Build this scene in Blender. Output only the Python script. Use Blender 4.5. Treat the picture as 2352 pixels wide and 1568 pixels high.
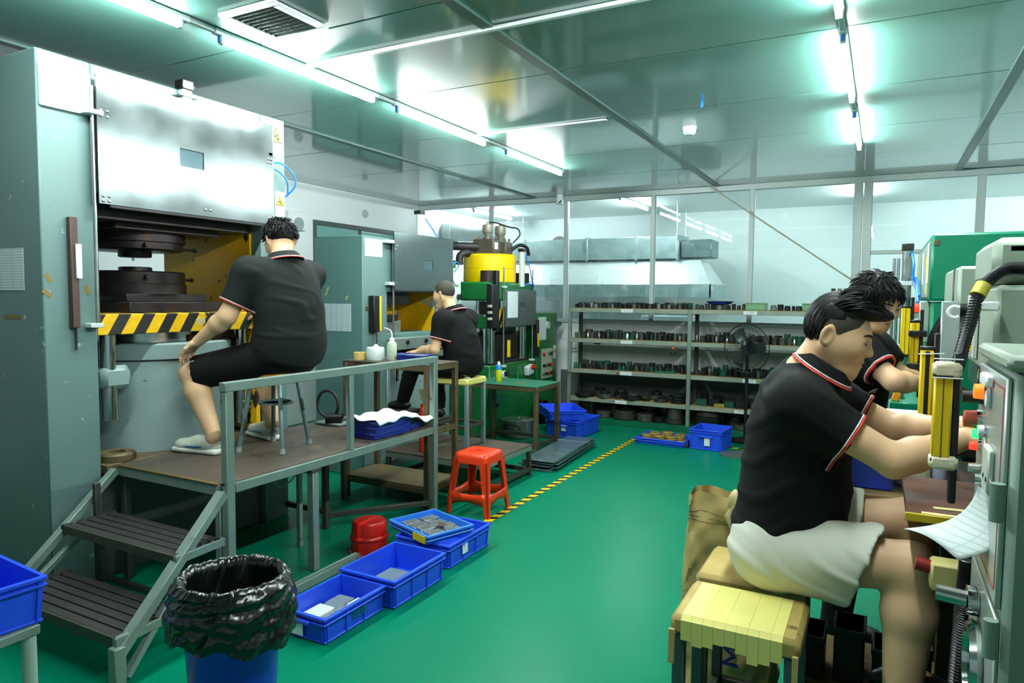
import bpy, bmesh, math, random
import numpy as np
from mathutils import Vector, Matrix

random.seed(7)
sc = bpy.context.scene
for _o in list(bpy.data.objects):
    bpy.data.objects.remove(_o)
C = sc.collection
PI = math.pi

# ------------------------------------------------------------------ camera, world, exposure
_f = 1592.0
_R = Matrix(((0.8817, 0.0371, -0.4704), (0.4713, -0.0521, 0.8804), (0.0082, -0.9979, -0.0635)))
def _cam_basis():
    cx, cy = 1176.0, 784.0
    a = Vector((2027 - cx, 690 - cy, _f)).normalized()
    b = -Vector((-1830 - cx, 657 - cy, _f)); b = (b - a * a.dot(b)).normalized()
    c = b.cross(a)
    if c.y > 0: c = -c
    return Matrix((b, a, c))           # rows: world X, Y, Z in camera axes (right, down, forward)
_B = _cam_basis()
_right, _down, _fwd = _B.col[0], _B.col[1], _B.col[2]
cam_data = bpy.data.cameras.new('camera'); cam = bpy.data.objects.new('camera', cam_data); C.objects.link(cam)
cam_data.sensor_width = 36.0; cam_data.lens = _f / 2352 * 36.0
cam_data.clip_start = 0.05; cam_data.clip_end = 100
cam.matrix_world = Matrix(((_right.x, -_down.x, -_fwd.x, 0), (_right.y, -_down.y, -_fwd.y, 0), (_right.z, -_down.z, -_fwd.z, 1.6), (0, 0, 0, 1)))
sc.camera = cam
w = bpy.data.worlds.new('world'); sc.world = w; w.use_nodes = True
w.node_tree.nodes['Background'].inputs[0].default_value = (0.55, 0.75, 0.75, 1)
w.node_tree.nodes['Background'].inputs[1].default_value = 0.02
vs = sc.view_settings
vs.view_transform = 'Standard'; vs.look = 'None'; vs.exposure = 0.0; vs.gamma = 1.0; vs.use_curve_mapping = False
cy = sc.cycles
cy.max_bounces = 5; cy.diffuse_bounces = 3; cy.glossy_bounces = 2; cy.transmission_bounces = 4; cy.transparent_max_bounces = 8
cy.caustics_reflective = False; cy.caustics_refractive = False; cy.use_light_tree = False; cy.use_adaptive_sampling = True; cy.adaptive_threshold = 0.03
LAMP_STRENGTH = 270.0
LAMP_COLOR = (0.92, 1.0, 0.985)

# ------------------------------------------------------------------ materials
def lin(c):
    return tuple(((v / 255) / 12.92 if v / 255 <= 0.04045 else ((v / 255 + 0.055) / 1.055) ** 2.4) for v in c)
_M = {}
def mat(name, col, rough=.5, metal=0., var=.0, vscale=5., bump=0., bscale=40., spots=(), coat=0., spec=.5,
        emit=None, stretch=(1, 1, 1), rvar=0., alpha=1., trans=0., ior=1.5, crough=.05):
    if name in _M: return _M[name]
    m = bpy.data.materials.new(name); m.use_nodes = True
    nt = m.node_tree; N = nt.nodes; L = nt.links; b = N['Principled BSDF']
    col = lin(col)
    b.inputs['Base Color'].default_value = (*col, 1)
    b.inputs['Roughness'].default_value = rough; b.inputs['Metallic'].default_value = metal
    b.inputs['Specular IOR Level'].default_value = spec; b.inputs['IOR'].default_value = ior
    b.inputs['Coat Weight'].default_value = coat; b.inputs['Coat Roughness'].default_value = crough
    b.inputs['Transmission Weight'].default_value = trans
    b.inputs['Alpha'].default_value = alpha
    if emit:
        b.inputs['Emission Color'].default_value = (*emit[0], 1); b.inputs['Emission Strength'].default_value = emit[1]
        if emit[1] < 10: m.cycles.emission_sampling = 'NONE'
    if var or bump or spots or rvar:
        tc = N.new('ShaderNodeTexCoord'); mp = N.new('ShaderNodeMapping'); mp.inputs['Scale'].default_value = stretch
        L.new(tc.outputs['Object'], mp.inputs['Vector'])
        cur = None
        def noise(scale, detail=2, off=0.):
            n = N.new('ShaderNodeTexNoise'); n.inputs['Scale'].default_value = scale; n.inputs['Detail'].default_value = detail
            if off:
                a = N.new('ShaderNodeVectorMath'); a.inputs[1].default_value = (off, off * .7, off * 1.3)
                L.new(mp.outputs[0], a.inputs[0]); L.new(a.outputs[0], n.inputs['Vector'])
            else:
                L.new(mp.outputs[0], n.inputs['Vector'])
            return n
        if var:
            n = noise(vscale)
            mr = N.new('ShaderNodeMapRange'); mr.inputs[1].default_value = .25; mr.inputs[2].default_value = .75
            mr.inputs[3].default_value = 1 - var; mr.inputs[4].default_value = 1 + var
            L.new(n.outputs[0], mr.inputs[0])
            vm = N.new('ShaderNodeVectorMath'); vm.operation = 'SCALE'; vm.inputs[0].default_value = col
            L.new(mr.outputs[0], vm.inputs['Scale']); cur = vm.outputs[0]
        for i, (scol, th, ss) in enumerate(spots):
            n = noise(ss, 4, 3.1 * (i + 1))
            mr = N.new('ShaderNodeMapRange'); mr.inputs[1].default_value = th; mr.inputs[2].default_value = th + .04
            L.new(n.outputs[0], mr.inputs[0])
            mx = N.new('ShaderNodeMix'); mx.data_type = 'RGBA'
            L.new(mr.outputs[0], mx.inputs[0])
            if cur: L.new(cur, mx.inputs[6])
            else: mx.inputs[6].default_value = (*col, 1)
            mx.inputs[7].default_value = (*lin(scol), 1); cur = mx.outputs[2]
        if cur: L.new(cur, b.inputs['Base Color'])
        if rvar:
            n = noise(vscale * 1.7, 2, 9.)
            mr = N.new('ShaderNodeMapRange'); mr.inputs[1].default_value = .3; mr.inputs[2].default_value = .7
            mr.inputs[3].default_value = max(.02, rough - rvar); mr.inputs[4].default_value = rough + rvar
            L.new(n.outputs[0], mr.inputs[0]); L.new(mr.outputs[0], b.inputs['Roughness'])
        if bump:
            n = noise(bscale, 2, 5.)
            bp = N.new('ShaderNodeBump'); bp.inputs['Strength'].default_value = min(1, bump * 10); bp.inputs['Distance'].default_value = bump * .1
            L.new(n.outputs[0], bp.inputs['Height']); L.new(bp.outputs[0], b.inputs['Normal'])
    _M[name] = m
    return m

def stripes(name, c1, c2, dirv, period, duty=.5, rough=.5, spots=()):
    """diagonal warning paint: c1/c2 bands across the object-space direction dirv"""
    if name in _M: return _M[name]
    m = mat(name, c1, rough, var=.12, vscale=20, spots=spots)
    nt = m.node_tree; N = nt.nodes; L = nt.links; b = N['Principled BSDF']
    tc = N.new('ShaderNodeTexCoord'); d = N.new('ShaderNodeVectorMath'); d.operation = 'DOT_PRODUCT'
    d.inputs[1].default_value = tuple(v / period for v in dirv); L.new(tc.outputs['Object'], d.inputs[0])
    fr = N.new('ShaderNodeMath'); fr.operation = 'FRACT'; L.new(d.outputs['Value'], fr.inputs[0])
    gt = N.new('ShaderNodeMath'); gt.operation = 'GREATER_THAN'; gt.inputs[1].default_value = duty; L.new(fr.outputs[0], gt.inputs[0])
    mx = N.new('ShaderNodeMix'); mx.data_type = 'RGBA'; L.new(gt.outputs[0], mx.inputs[0])
    src = b.inputs['Base Color'].links[0].from_socket
    L.new(src, mx.inputs[6]); mx.inputs[7].default_value = (*lin(c2), 1)
    L.new(mx.outputs[2], b.inputs['Base Color'])
    return m

def printed(name, paper=(205, 220, 220), ink=(150, 165, 170), rows=60., cols=6., plane='xz'):
    """paper printed with a ruled form"""
    if name in _M: return _M[name]
    m = mat(name, paper, .7); nt = m.node_tree; N = nt.nodes; L = nt.links; b = N['Principled BSDF']
    tc = N.new('ShaderNodeTexCoord'); sp = N.new('ShaderNodeSeparateXYZ'); L.new(tc.outputs['Object'], sp.inputs[0])
    cb = N.new('ShaderNodeCombineXYZ'); L.new(sp.outputs[{'x': 0, 'y': 1, 'z': 2}[plane[0]]], cb.inputs[0]); L.new(sp.outputs[{'x': 0, 'y': 1, 'z': 2}[plane[1]]], cb.inputs[1])
    br = N.new('ShaderNodeTexBrick'); br.offset = 0; br.inputs['Scale'].default_value = 1
    br.inputs['Brick Width'].default_value = 1 / cols; br.inputs['Row Height'].default_value = 1 / rows
    br.inputs['Mortar Size'].default_value = .0018; br.inputs['Mortar Smooth'].default_value = .3
    br.inputs['Color1'].default_value = (*lin(paper), 1); br.inputs['Color2'].default_value = (*lin(tuple(v * .985 for v in paper)), 1)
    br.inputs['Mortar'].default_value = (*lin(ink), 1)
    L.new(cb.outputs[0], br.inputs['Vector']); L.new(br.outputs[0], b.inputs['Base Color'])
    return m

def glassmat(name, tint=(.90, .97, .96), refl=1.0, rough=.0):
    if name in _M: return _M[name]
    m = bpy.data.materials.new(name); m.use_nodes = True; nt = m.node_tree; N = nt.nodes; L = nt.links
    N.remove(N['Principled BSDF']); out = N['Material Output']
    tr = N.new('ShaderNodeBsdfTransparent'); tr.inputs[0].default_value = (*tint, 1)
    gl = N.new('ShaderNodeBsdfGlossy'); gl.inputs['Roughness'].default_value = rough; gl.inputs['Color'].default_value = (.95, 1, 1, 1)
    fr = N.new('ShaderNodeFresnel'); fr.inputs[0].default_value = 1.5
    mu = N.new('ShaderNodeMath'); mu.operation = 'MULTIPLY'; mu.inputs[1].default_value = refl; L.new(fr.outputs[0], mu.inputs[0])
    mx = N.new('ShaderNodeMixShader'); L.new(mu.outputs[0], mx.inputs[0]); L.new(tr.outputs[0], mx.inputs[1]); L.new(gl.outputs[0], mx.inputs[2])
    L.new(mx.outputs[0], out.inputs[0]); _M[name] = m
    return m

# ------------------------------------------------------------------ mesh helpers
INV = {}
def tag(o, label=None, cat=None, group=None, kind=None):
    if label: o['label'] = label
    if cat: o['category'] = cat
    if group: o['group'] = group
    if kind: o['kind'] = kind
    return o
def thing(name, label, cat, loc=(0, 0, 0), rz=0., group=None):
    o = bpy.data.objects.new(name, None); C.objects.link(o); o.empty_display_size = .05
    o.location = loc; o.rotation_euler = (0, 0, rz)
    INV[o] = (Matrix.Translation(loc) @ Matrix.Rotation(rz, 4, 'Z')).inverted()
    return tag(o, label, cat, group)
def link(name, me, m, parent=None, inv=None):
    o = bpy.data.objects.new(name, me); C.objects.link(o)
    if m is not None:
        me.materials.clear(); me.materials.append(m)
    if parent is not None:
        o.parent = parent; INV[o] = INV[parent]
    else:
        INV[o] = inv if inv is not None else Matrix()
    return o
def copy_tree(o, loc=None, rz=None, parent=None):
    c = o.copy(); C.objects.link(c); c.parent = parent
    if loc is not None: c.location = loc
    if rz is not None: c.rotation_euler = (0, 0, rz)
    for ch in list(o.children): copy_tree(ch, parent=c)
    return c

def smooth_path(pts, n):
    pts = [Vector(p) for p in pts]; P = [pts[0] * 2 - pts[1]] + pts + [pts[-1] * 2 - pts[-2]]; out = []
    m = len(pts) - 1
    for i in range(n + 1):
        s = i / n * m; k = min(int(s), m - 1); t = s - k; a, b, c_, d = P[k], P[k + 1], P[k + 2], P[k + 3]
        out.append(.5 * ((2 * b) + (c_ - a) * t + (2 * a - 5 * b + 4 * c_ - d) * t * t + (3 * b - a - 3 * c_ + d) * t ** 3))
    return out
class MB:
    """collects shapes given in world coordinates; build() turns them into one mesh object"""
    def __init__(s, local=False): s.v = []; s.f = []; s.local = local
    def add(s, vs, fs):
        n = len(s.v); s.v += [tuple(p) for p in vs]; s.f += [tuple(i + n for i in f) for f in fs]; return s
    def box(s, x0, x1, y0, y1, z0, z1, b=.003, M=None):
        if x1 < x0: x0, x1 = x1, x0
        if y1 < y0: y0, y1 = y1, y0
        if z1 < z0: z0, z1 = z1, z0
        b = min(b, (x1 - x0) * .3, (y1 - y0) * .3, (z1 - z0) * .3)
        X = (x0, x1); Y = (y0, y1); Z = (z0, z1); vs = []; idx = {}
        for i in (0, 1):
            for j in (0, 1):
                for k in (0, 1):
                    c = (X[i], Y[j], Z[k]); sg = (1 - 2 * i, 1 - 2 * j, 1 - 2 * k)
                    for a in range(3):
                        p = [c[q] + (0 if q == a else sg[q] * b) for q in range(3)]
                        idx[i, j, k, a] = len(vs); vs.append(p)
        fs = []
        for a in range(3):
            u, w_ = [(1, 2), (2, 0), (0, 1)][a]
            for e in (0, 1):
                def g(p, q):
                    t = [0, 0, 0]; t[a] = e; t[u] = p; t[w_] = q; return idx[t[0], t[1], t[2], a]
                q = [g(0, 0), g(1, 0), g(1, 1), g(0, 1)]
                fs.append(q if e else q[::-1])
        for a in range(3):
            u, w_ = [(1, 2), (2, 0), (0, 1)][a]
            for p in (0, 1):
                for q in (0, 1):
                    def g(e, ax):
                        t = [0, 0, 0]; t[a] = e; t[u] = p; t[w_] = q; return idx[t[0], t[1], t[2], ax]
                    f = [g(0, u), g(1, u), g(1, w_), g(0, w_)]
                    fs.append(f if (p == q) else f[::-1])
        for i in (0, 1):
            for j in (0, 1):
                for k in (0, 1):
                    f = [idx[i, j, k, 0], idx[i, j, k, 1], idx[i, j, k, 2]]
                    fs.append(f if (i + j + k) % 2 else f[::-1])
        if M is not None: vs = [M @ Vector(p) for p in vs]
        return s.add(vs, fs)
    def cbox(s, c, sz, b=.003, R=None):
        M = Matrix.Translation(c) @ (R.to_4x4() if R is not None else Matrix())
        return s.box(-sz[0] / 2, sz[0] / 2, -sz[1] / 2, sz[1] / 2, -sz[2] / 2, sz[2] / 2, b, M)
    def bar(s, p, q, w_, h=None, up=(0, 0, 1), b=.003):
        p = Vector(p); q = Vector(q); h = h or w_; d = q - p; L = d.length; d.normalize(); up = Vector(up)
        if abs(d.dot(up)) > .99: up = Vector((0, 1, 0)) if abs(d.y) < .9 else Vector((1, 0, 0))
        sx = d.cross(up).normalized(); uz = sx.cross(d)
        M = Matrix(((sx.x, d.x, uz.x, 0), (sx.y, d.y, uz.y, 0), (sx.z, d.z, uz.z, 0), (0, 0, 0, 1)))
        M = Matrix.Translation((p + q) / 2) @ M
        return s.box(-w_ / 2, w_ / 2, -L / 2, L / 2, -h / 2, h / 2, b, M)
    def cyl(s, p, q, r0, r1=None, n=24, cap=True):
        p = Vector(p); q = Vector(q); r1 = r0 if r1 is None else r1; d = (q - p).normalized()
        a = Vector((0, 0, 1)) if abs(d.z) < .9 else Vector((1, 0, 0)); u = d.cross(a).normalized(); w_ = d.cross(u)
        vs = []; fs = []
        for c, r in ((p, r0), (q, r1)):
            for i in range(n):
                t = 2 * PI * i / n; vs.append(c + (u * math.cos(t) + w_ * math.sin(t)) * r)
        for i in range(n):
            j = (i + 1) % n; fs.append((i, j, n + j, n + i))
        if cap: fs.append(tuple(range(n))[::-1]); fs.append(tuple(range(n, 2 * n)))
        return s.add(vs, fs)
    def tube(s, pts, r, n=8, cap=True):
        pts = [Vector(p) for p in pts]; m = len(pts); rs = r if isinstance(r, (list, tuple)) else [r] * m
        vs = []; fs = []; u = None
        for i, p in enumerate(pts):
            d = (pts[min(i + 1, m - 1)] - pts[max(i - 1, 0)]).normalized()
            if u is None:
                a = Vector((0, 0, 1)) if abs(d.z) < .9 else Vector((1, 0, 0)); u = d.cross(a).normalized()
            else:
                u = (u - d * u.dot(d)); u = u.normalized() if u.length > 1e-6 else d.orthogonal().normalized()
            w_ = d.cross(u)
            for k in range(n):
                t = 2 * PI * k / n; vs.append(p + (u * math.cos(t) + w_ * math.sin(t)) * rs[i])
        for i in range(m - 1):
            for k in range(n):
                j = (k + 1) % n; fs.append((i * n + k, i * n + j, (i + 1) * n + j, (i + 1) * n + k))
        if cap: fs.append(tuple(range(n))[::-1]); fs.append(tuple(range((m - 1) * n, m * n)))
        return s.add(vs, fs)
    def stube(s, pts, r, n=8): return s.tube(smooth_path(pts, 5 * len(pts)), r, n)
    def lathe(s, prof, c=(0, 0, 0), n=32, M=None):
        vs = []; fs = []; m = len(prof)
        for r, z in prof:
            for i in range(n):
                t = 2 * PI * i / n; p = Vector((r * math.cos(t), r * math.sin(t), z))
                if M is not None: p = M @ p
                vs.append(p + Vector(c))
        for k in range(m - 1):
            for i in range(n):
                j = (i + 1) % n; fs.append((k * n + i, k * n + j, (k + 1) * n + j, (k + 1) * n + i))
        if prof[0][0] > 1e-6: fs.append(tuple(range(n))[::-1])
        if prof[-1][0] > 1e-6: fs.append(tuple(range((m - 1) * n, m * n)))
        return s.add(vs, fs)
    def prism(s, poly, off):
        """poly: 3D outline, extruded by vector off"""
        n = len(poly); off = Vector(off); P = [Vector(p) for p in poly]; vs = P + [p + off for p in P]
        fs = [tuple(range(n))[::-1], tuple(range(n, 2 * n))] + [(i, (i + 1) % n, n + (i + 1) % n, n + i) for i in range(n)]
        return s.add(vs, fs)
    def holed(s, x0, x1, y0, y1, z0, z1, hy0, hy1, hz0, hz1):
        """upright sheet facing X with one rectangular hole"""
        vs = []
        for x in (x0, x1): vs += [(x, y0, z0), (x, y1, z0), (x, y1, z1), (x, y0, z1), (x, hy0, hz0), (x, hy1, hz0), (x, hy1, hz1), (x, hy0, hz1)]
        fs = []
        for i in range(4):
            j = (i + 1) % 4
            fs += [(i, j, 4 + j, 4 + i), (8 + i, 12 + i, 12 + j, 8 + j), (i, 8 + i, 8 + j, j), (4 + i, 4 + j, 12 + j, 12 + i)]
        return s.add(vs, fs)
    def grid(s, fn, nu, nv, wrap=False):
        vs = [fn(i / nu, j / nv) for i in range(nu + (0 if wrap else 1)) for j in range(nv + 1)]; fs = []
        m = nu if wrap else nu
        for i in range(m):
            i2 = (i + 1) % nu if wrap else i + 1
            for j in range(nv):
                fs.append((i * (nv + 1) + j, i2 * (nv + 1) + j, i2 * (nv + 1) + j + 1, i * (nv + 1) + j + 1))
        return s.add(vs, fs)
    def mesh(s, name, inv=None, smooth=38, fix=True):
        vs = s.v if inv is None else [tuple(inv @ Vector(p)) for p in s.v]
        me = bpy.data.meshes.new(name); me.from_pydata(vs, [], s.f)
        if fix:
            bm = bmesh.new(); bm.from_mesh(me); bmesh.ops.recalc_face_normals(bm, faces=bm.faces); bm.to_mesh(me); bm.free()
        if smooth:
            me.shade_smooth(); me.set_sharp_from_angle(angle=math.radians(smooth))
        return me
    def build(s, name, m, parent=None, smooth=38, loc=None, fix=True):
        """loc: for a one-mesh thing, the origin of the object in world coordinates"""
        if parent is not None:
            return link(name, s.mesh(name, None if s.local else INV[parent], smooth, fix), m, parent)
        if loc is not None:
            o = link(name, s.mesh(name, Matrix.Translation(loc).inverted(), smooth, fix), m, None, Matrix.Translation(loc).inverted())
            o.location = loc; return o
        return link(name, s.mesh(name, None, smooth, fix), m)
def nth(k):
    return '%d%s' % (k, 'th' if 10 < k % 100 < 14 else {1: 'st', 2: 'nd', 3: 'rd'}.get(k % 10, 'th'))
def struct(o): o['kind'] = 'structure'; return o
def rotm(d, up=(0, 0, 1)):
    """matrix with columns x=d, y=left, z=up"""
    d = Vector(d).normalized(); up = Vector(up); l = up.cross(d).normalized(); u = d.cross(l)
    return Matrix(((d.x, l.x, u.x), (d.y, l.y, u.y), (d.z, l.z, u.z)))
def lettering(name, s, size, origin, xdir, ydir, m, parent, thick=.0006):
    cu = bpy.data.curves.new(name, 'FONT'); cu.body = s; cu.size = size; cu.align_x = 'CENTER'; cu.align_y = 'CENTER'
    cu.extrude = thick / 2; cu.resolution_u = 3
    ob = bpy.data.objects.new(name, cu); C.objects.link(ob)
    dg = bpy.context.evaluated_depsgraph_get(); me = bpy.data.meshes.new_from_object(ob.evaluated_get(dg))
    bpy.data.objects.remove(ob); bpy.data.curves.remove(cu)
    x = Vector(xdir).normalized(); y = Vector(ydir).normalized(); z = x.cross(y)
    M = Matrix(((x.x, y.x, z.x, origin[0]), (x.y, y.y, z.y, origin[1]), (x.z, y.z, z.z, origin[2]), (0, 0, 0, 1)))
    me.transform((INV[parent] if parent is not None else Matrix()) @ M)
    me.name = name
    return link(name, me, m, parent)
def scribble(name, origin, xdir, ydir, n, h, m, parent, seed=1):
    """handwritten marks: n little characters made of short pen strokes"""
    rng = random.Random(seed); x = Vector(xdir).normalized(); y = Vector(ydir).normalized(); z = x.cross(y); o = Vector(origin); mb = MB()
    for i in range(n):
        cx = (i - (n - 1) / 2) * h * .95
        for k in range(4):
            a = (cx + rng.uniform(-.35, .35) * h, rng.uniform(-.45, .45) * h)
            ang = rng.choice((0, 0, PI / 2, PI / 3, -PI / 4)); l = rng.uniform(.3, .7) * h
            b = (a[0] + math.cos(ang) * l * .7, a[1] + math.sin(ang) * l)
            mb.bar(o + x * a[0] + y * a[1], o + x * b[0] + y * b[1], h * .07, .0006, up=z, b=.0001)
    return mb.build(name, m, parent, smooth=0)
# ------------------------------------------------------------------ organic surfaces (signed distance fields -> surface nets)
def V3(p): return np.array(p, np.float32)
def rc(a, b, ra, rb):
    a = V3(a); b = V3(b); ba = b - a; L2 = float(ba @ ba) + 1e-9
    def f(P):
        q = P - a; qb = q @ ba; h = np.clip(qb / L2, 0, 1)
        return np.sqrt(np.maximum(np.einsum('ij,ij->i', q, q) - h * (2 * qb - h * L2), 0)) - (ra + (rb - ra) * h)
    return f
def el(c, r, A=None):
    c = V3(c); r = V3(r); A = None if A is None else np.array(A, np.float32); i2 = 1 / r ** 2; i4 = 1 / r ** 4
    def f(P):
        q = P - c
        if A is not None: q = q @ A.T
        q = q * q; k0 = np.sqrt(q @ i2); k1 = np.sqrt(q @ i4) + 1e-9
        return k0 * (k0 - 1) / k1
    return f
def rbox(c, h, r, A=None):
    c = V3(c); h = V3(h) - r; A = None if A is None else np.array(A, np.float32)
    def f(P):
        q = P - c
        if A is not None: q = q @ A.T
        q = np.abs(q) - h
        return np.linalg.norm(np.maximum(q, 0), axis=1) + np.minimum(q.max(1), 0) - r
    return f
def half(p, n):
    """negative on the side the normal points away from"""
    p = V3(p); n = V3(n); n = n / np.linalg.norm(n)
    return lambda P: (P - p) @ n
def smin(a, b, k):
    h = np.maximum(k - np.abs(a - b), 0) / k
    return np.minimum(a, b) - h * h * k * .25
def uni(fs, k):
    def f(P):
        d = fs[0](P)
        for g in fs[1:]: d = smin(d, g(P), k)
        return d
    return f
def inter(*fs):
    def f(P):
        d = fs[0](P)
        for g in fs[1:]: d = np.maximum(d, g(P))
        return d
    return f
def sinter(f1, f2, k): return lambda P: -smin(-f1(P), -f2(P), k)
def minus(f1, *fs):
    def f(P):
        d = f1(P)
        for g in fs: d = np.maximum(d, -g(P))
        return d
    return f
def ssub(f1, f2, k): return lambda P: -smin(-f1(P), f2(P), k)
def grow(f1, t): return lambda P: f1(P) - t
def fold(f1, amp, fr, d, seed=0, mask=None):
    d = V3(d); d = d / np.linalg.norm(d); rg = np.random.RandomState(seed); e = rg.normal(size=(3, 3)).astype(np.float32)
    def f(P):
        s = P @ d * fr + 2.6 * np.sin(P @ e[0] * 6) + 1.3 * np.sin(P @ e[1] * 13)
        k = np.clip(.5 + .9 * np.sin(P @ e[2] * 8 + 1) + .5 * np.sin(P @ e[1] * 11), 0, 1)
        w_ = -amp * (np.maximum(np.sin(s), 0) ** 1.6 * 2 - .6) * k
        if mask is not None: w_ = w_ * mask(P)
        return f1(P) + w_
    return f
def _axis(lo, hi, st, fine):
    xs = [lo]
    while xs[-1] < hi:
        s = st
        for a, b, fs in fine:
            if a <= xs[-1] <= b: s = min(s, fs)
        xs.append(xs[-1] + s)
    return np.array(xs, np.float32)
def sdfmesh(name, fn, lo, hi, step, fine=((), (), ()), inv=None):
    ax = [_axis(lo[i], hi[i], step, fine[i]) for i in range(3)]; n = [len(a) for a in ax]; B = 6
    cb = []; hb = []; ib = []
    for a in ax:
        m = len(a); st = np.arange(0, m, B); en = np.minimum(st + B, m - 1)
        cb.append((a[st] + a[en]) / 2); hb.append((a[en] - a[st]) / 2); ib.append(np.arange(m) // B)
    G = np.stack(np.meshgrid(*cb, indexing='ij'), -1).reshape(-1, 3)
    H = np.stack(np.meshgrid(*hb, indexing='ij'), -1).reshape(-1, 3); rad = np.linalg.norm(H, axis=1)
    dc = fn(G); sh = [len(c) for c in cb]
    act = (np.abs(dc) < rad * 1.35 + .012).reshape(sh); dc = dc.reshape(sh)
    ix = np.ix_(*ib); D = dc[ix].astype(np.float32); A = act[ix]
    I = np.nonzero(A); out = np.empty(len(I[0]), np.float32)
    for s in range(0, len(out), 200000):
        P = np.stack([ax[k][I[k][s:s + 200000]] for k in range(3)], -1); out[s:s + 200000] = fn(P)
    D[I] = out
    S = D < 0
    cnt = np.zeros([k - 1 for k in n], np.uint8)
    for i in (0, 1):
        for j in (0, 1):
            for k in (0, 1): cnt += S[i:n[0] - 1 + i, j:n[1] - 1 + j, k:n[2] - 1 + k]
    mix = (cnt > 0) & (cnt < 8); ids = np.full(mix.shape, -1, np.int32); M = np.nonzero(mix); nv = len(M[0]); ids[M] = np.arange(nv)
    acc = np.zeros((nv, 3), np.float64); num = np.zeros(nv)
    for a in range(3):
        o1, o2 = [q for q in range(3) if q != a]
        for p in (0, 1):
            for q in (0, 1):
                o = [0, 0, 0]; o[o1] = p; o[o2] = q
                I0 = tuple(M[k] + o[k] for k in range(3)); o[a] = 1; I1 = tuple(M[k] + o[k] for k in range(3))
                d0 = D[I0]; d1 = D[I1]; ch = (d0 < 0) != (d1 < 0); t = np.where(ch, d0 / np.where(ch, d0 - d1, 1), 0)
                for k in range(3):
                    c0 = ax[k][I0[k]]; c1 = ax[k][I1[k]]; acc[:, k] += np.where(ch, c0 + (c1 - c0) * t, 0)
                num += ch
    V = acc / num[:, None]
    Fs = []
    for a in range(3):
        o1, o2 = (a + 1) % 3, (a + 2) % 3
        sl0 = [slice(None)] * 3; sl1 = [slice(None)] * 3; sl0[a] = slice(0, n[a] - 1); sl1[a] = slice(1, n[a])
        s0 = S[tuple(sl0)]; s1 = S[tuple(sl1)]; ch = s0 != s1
        E_ = np.nonzero(ch); ok = (E_[o1] > 0) & (E_[o2] > 0) & (E_[o1] < n[o1] - 1) & (E_[o2] < n[o2] - 1)
        E_ = [e[ok] for e in E_]; q = []
        for p1, p2 in ((1, 1), (0, 1), (0, 0), (1, 0)):
            J = [E_[0].copy(), E_[1].copy(), E_[2].copy()]; J[o1] -= p1; J[o2] -= p2; q.append(ids[tuple(J)])
        Q = np.stack(q, -1); flip = ~s0[tuple(E_)]; Q[flip] = Q[flip][:, ::-1]; Fs.append(Q)
    F = np.concatenate(Fs); F = F[(F >= 0).all(1)]
    if inv is not None:
        m4 = np.array(inv); V = V @ m4[:3, :3].T + m4[:3, 3]
    me = bpy.data.meshes.new(name)
    me.vertices.add(len(V)); me.vertices.foreach_set('co', V.astype(np.float32).ravel())
    me.loops.add(F.size); me.loops.foreach_set('vertex_index', F.astype(np.int32).ravel())
    me.polygons.add(len(F)); me.polygons.foreach_set('loop_start', np.arange(0, F.size, 4, dtype=np.int32))
    me.update(calc_edges=True); me.shade_smooth()
    return me
# ------------------------------------------------------------------ palette
m_floor = mat('green_epoxy', (0, 118, 86), .34, var=.06, vscale=1.1, spots=(((60, 150, 125), .74, 11.),), spec=.10)
m_ceil = mat('ceiling_sheet', (88, 138, 126), .32, var=.05, vscale=.7, bump=.035, bscale=1.6, spec=.9, coat=.9, crough=.07, ior=1.6, stretch=(.7, 1.6, 1))
m_seam = mat('ceiling_seam', (150, 165, 160), .4)
m_tbar = mat('tbar_grey', (70, 96, 90), .35)
m_wall = mat('white_wall', (226, 236, 238), .55, var=.03, vscale=.8)
m_lowwall = mat('scuffed_white_wall', (236, 242, 242), .6, var=.04, vscale=2, spots=(((170, 182, 180), .70, 1.6),))
m_alu = mat('white_aluminium', (200, 214, 212), .38, .15, var=.04)
m_glass = glassmat('pane_glass', (.93, .985, .98), 1.6)
m_gal = mat('galvanised', (170, 190, 192), .38, .75, var=.18, vscale=7, rvar=.08)
m_white = mat('white_plastic', (232, 238, 238), .4)
m_paper = mat('paper_white', (226, 236, 236), .7)
m_black = mat('black_plastic', (14, 15, 16), .42)
m_rubber = mat('black_rubber', (22, 24, 24), .6)
m_steel = mat('bright_steel', (190, 196, 196), .22, .95, rvar=.06, vscale=9)
m_chrome = mat('chrome_post', (205, 210, 210), .12, 1.)
m_dsteel = mat('dark_steel', (46, 42, 42), .42, .55, var=.3, vscale=8, spots=(((64, 44, 36), .62, 7.),))
m_greypaint = mat('press_grey', (98, 124, 122), .42, var=.06, vscale=2.2, spots=(((96, 100, 80), .70, 5.), ((170, 186, 184), .70, 16.)), bump=.01, bscale=30)
m_greyside = mat('press_grey_side', (88, 124, 121), .45, var=.05, vscale=1.8, spots=(((110, 104, 62), .72, 7.),))
m_base = mat('press_base_grey', (132, 154, 152), .40, var=.08, vscale=3, spots=(((70, 68, 50), .68, 13.), ((108, 104, 74), .66, 3.)))
m_yellow = mat('worn_yellow', (240, 182, 8), .40, var=.10, vscale=3, spots=(((44, 32, 12), .62, 9.),))
m_brightyellow = mat('tank_yellow', (244, 204, 4), .3, var=.08, vscale=6, spots=(((190, 130, 10), .72, 9.),), stretch=(1, 1, .25))
m_green = mat('machine_green', (18, 104, 48), .34, var=.12, vscale=3, spots=(((8, 60, 30), .70, 5.),), coat=.3)
m_teal = mat('cabinet_green', (0, 122, 88), .38, var=.03)
m_brushed = mat('brushed_sheet', (116, 126, 126), .18, .95, var=.08, vscale=3.5, rvar=.025)
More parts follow.
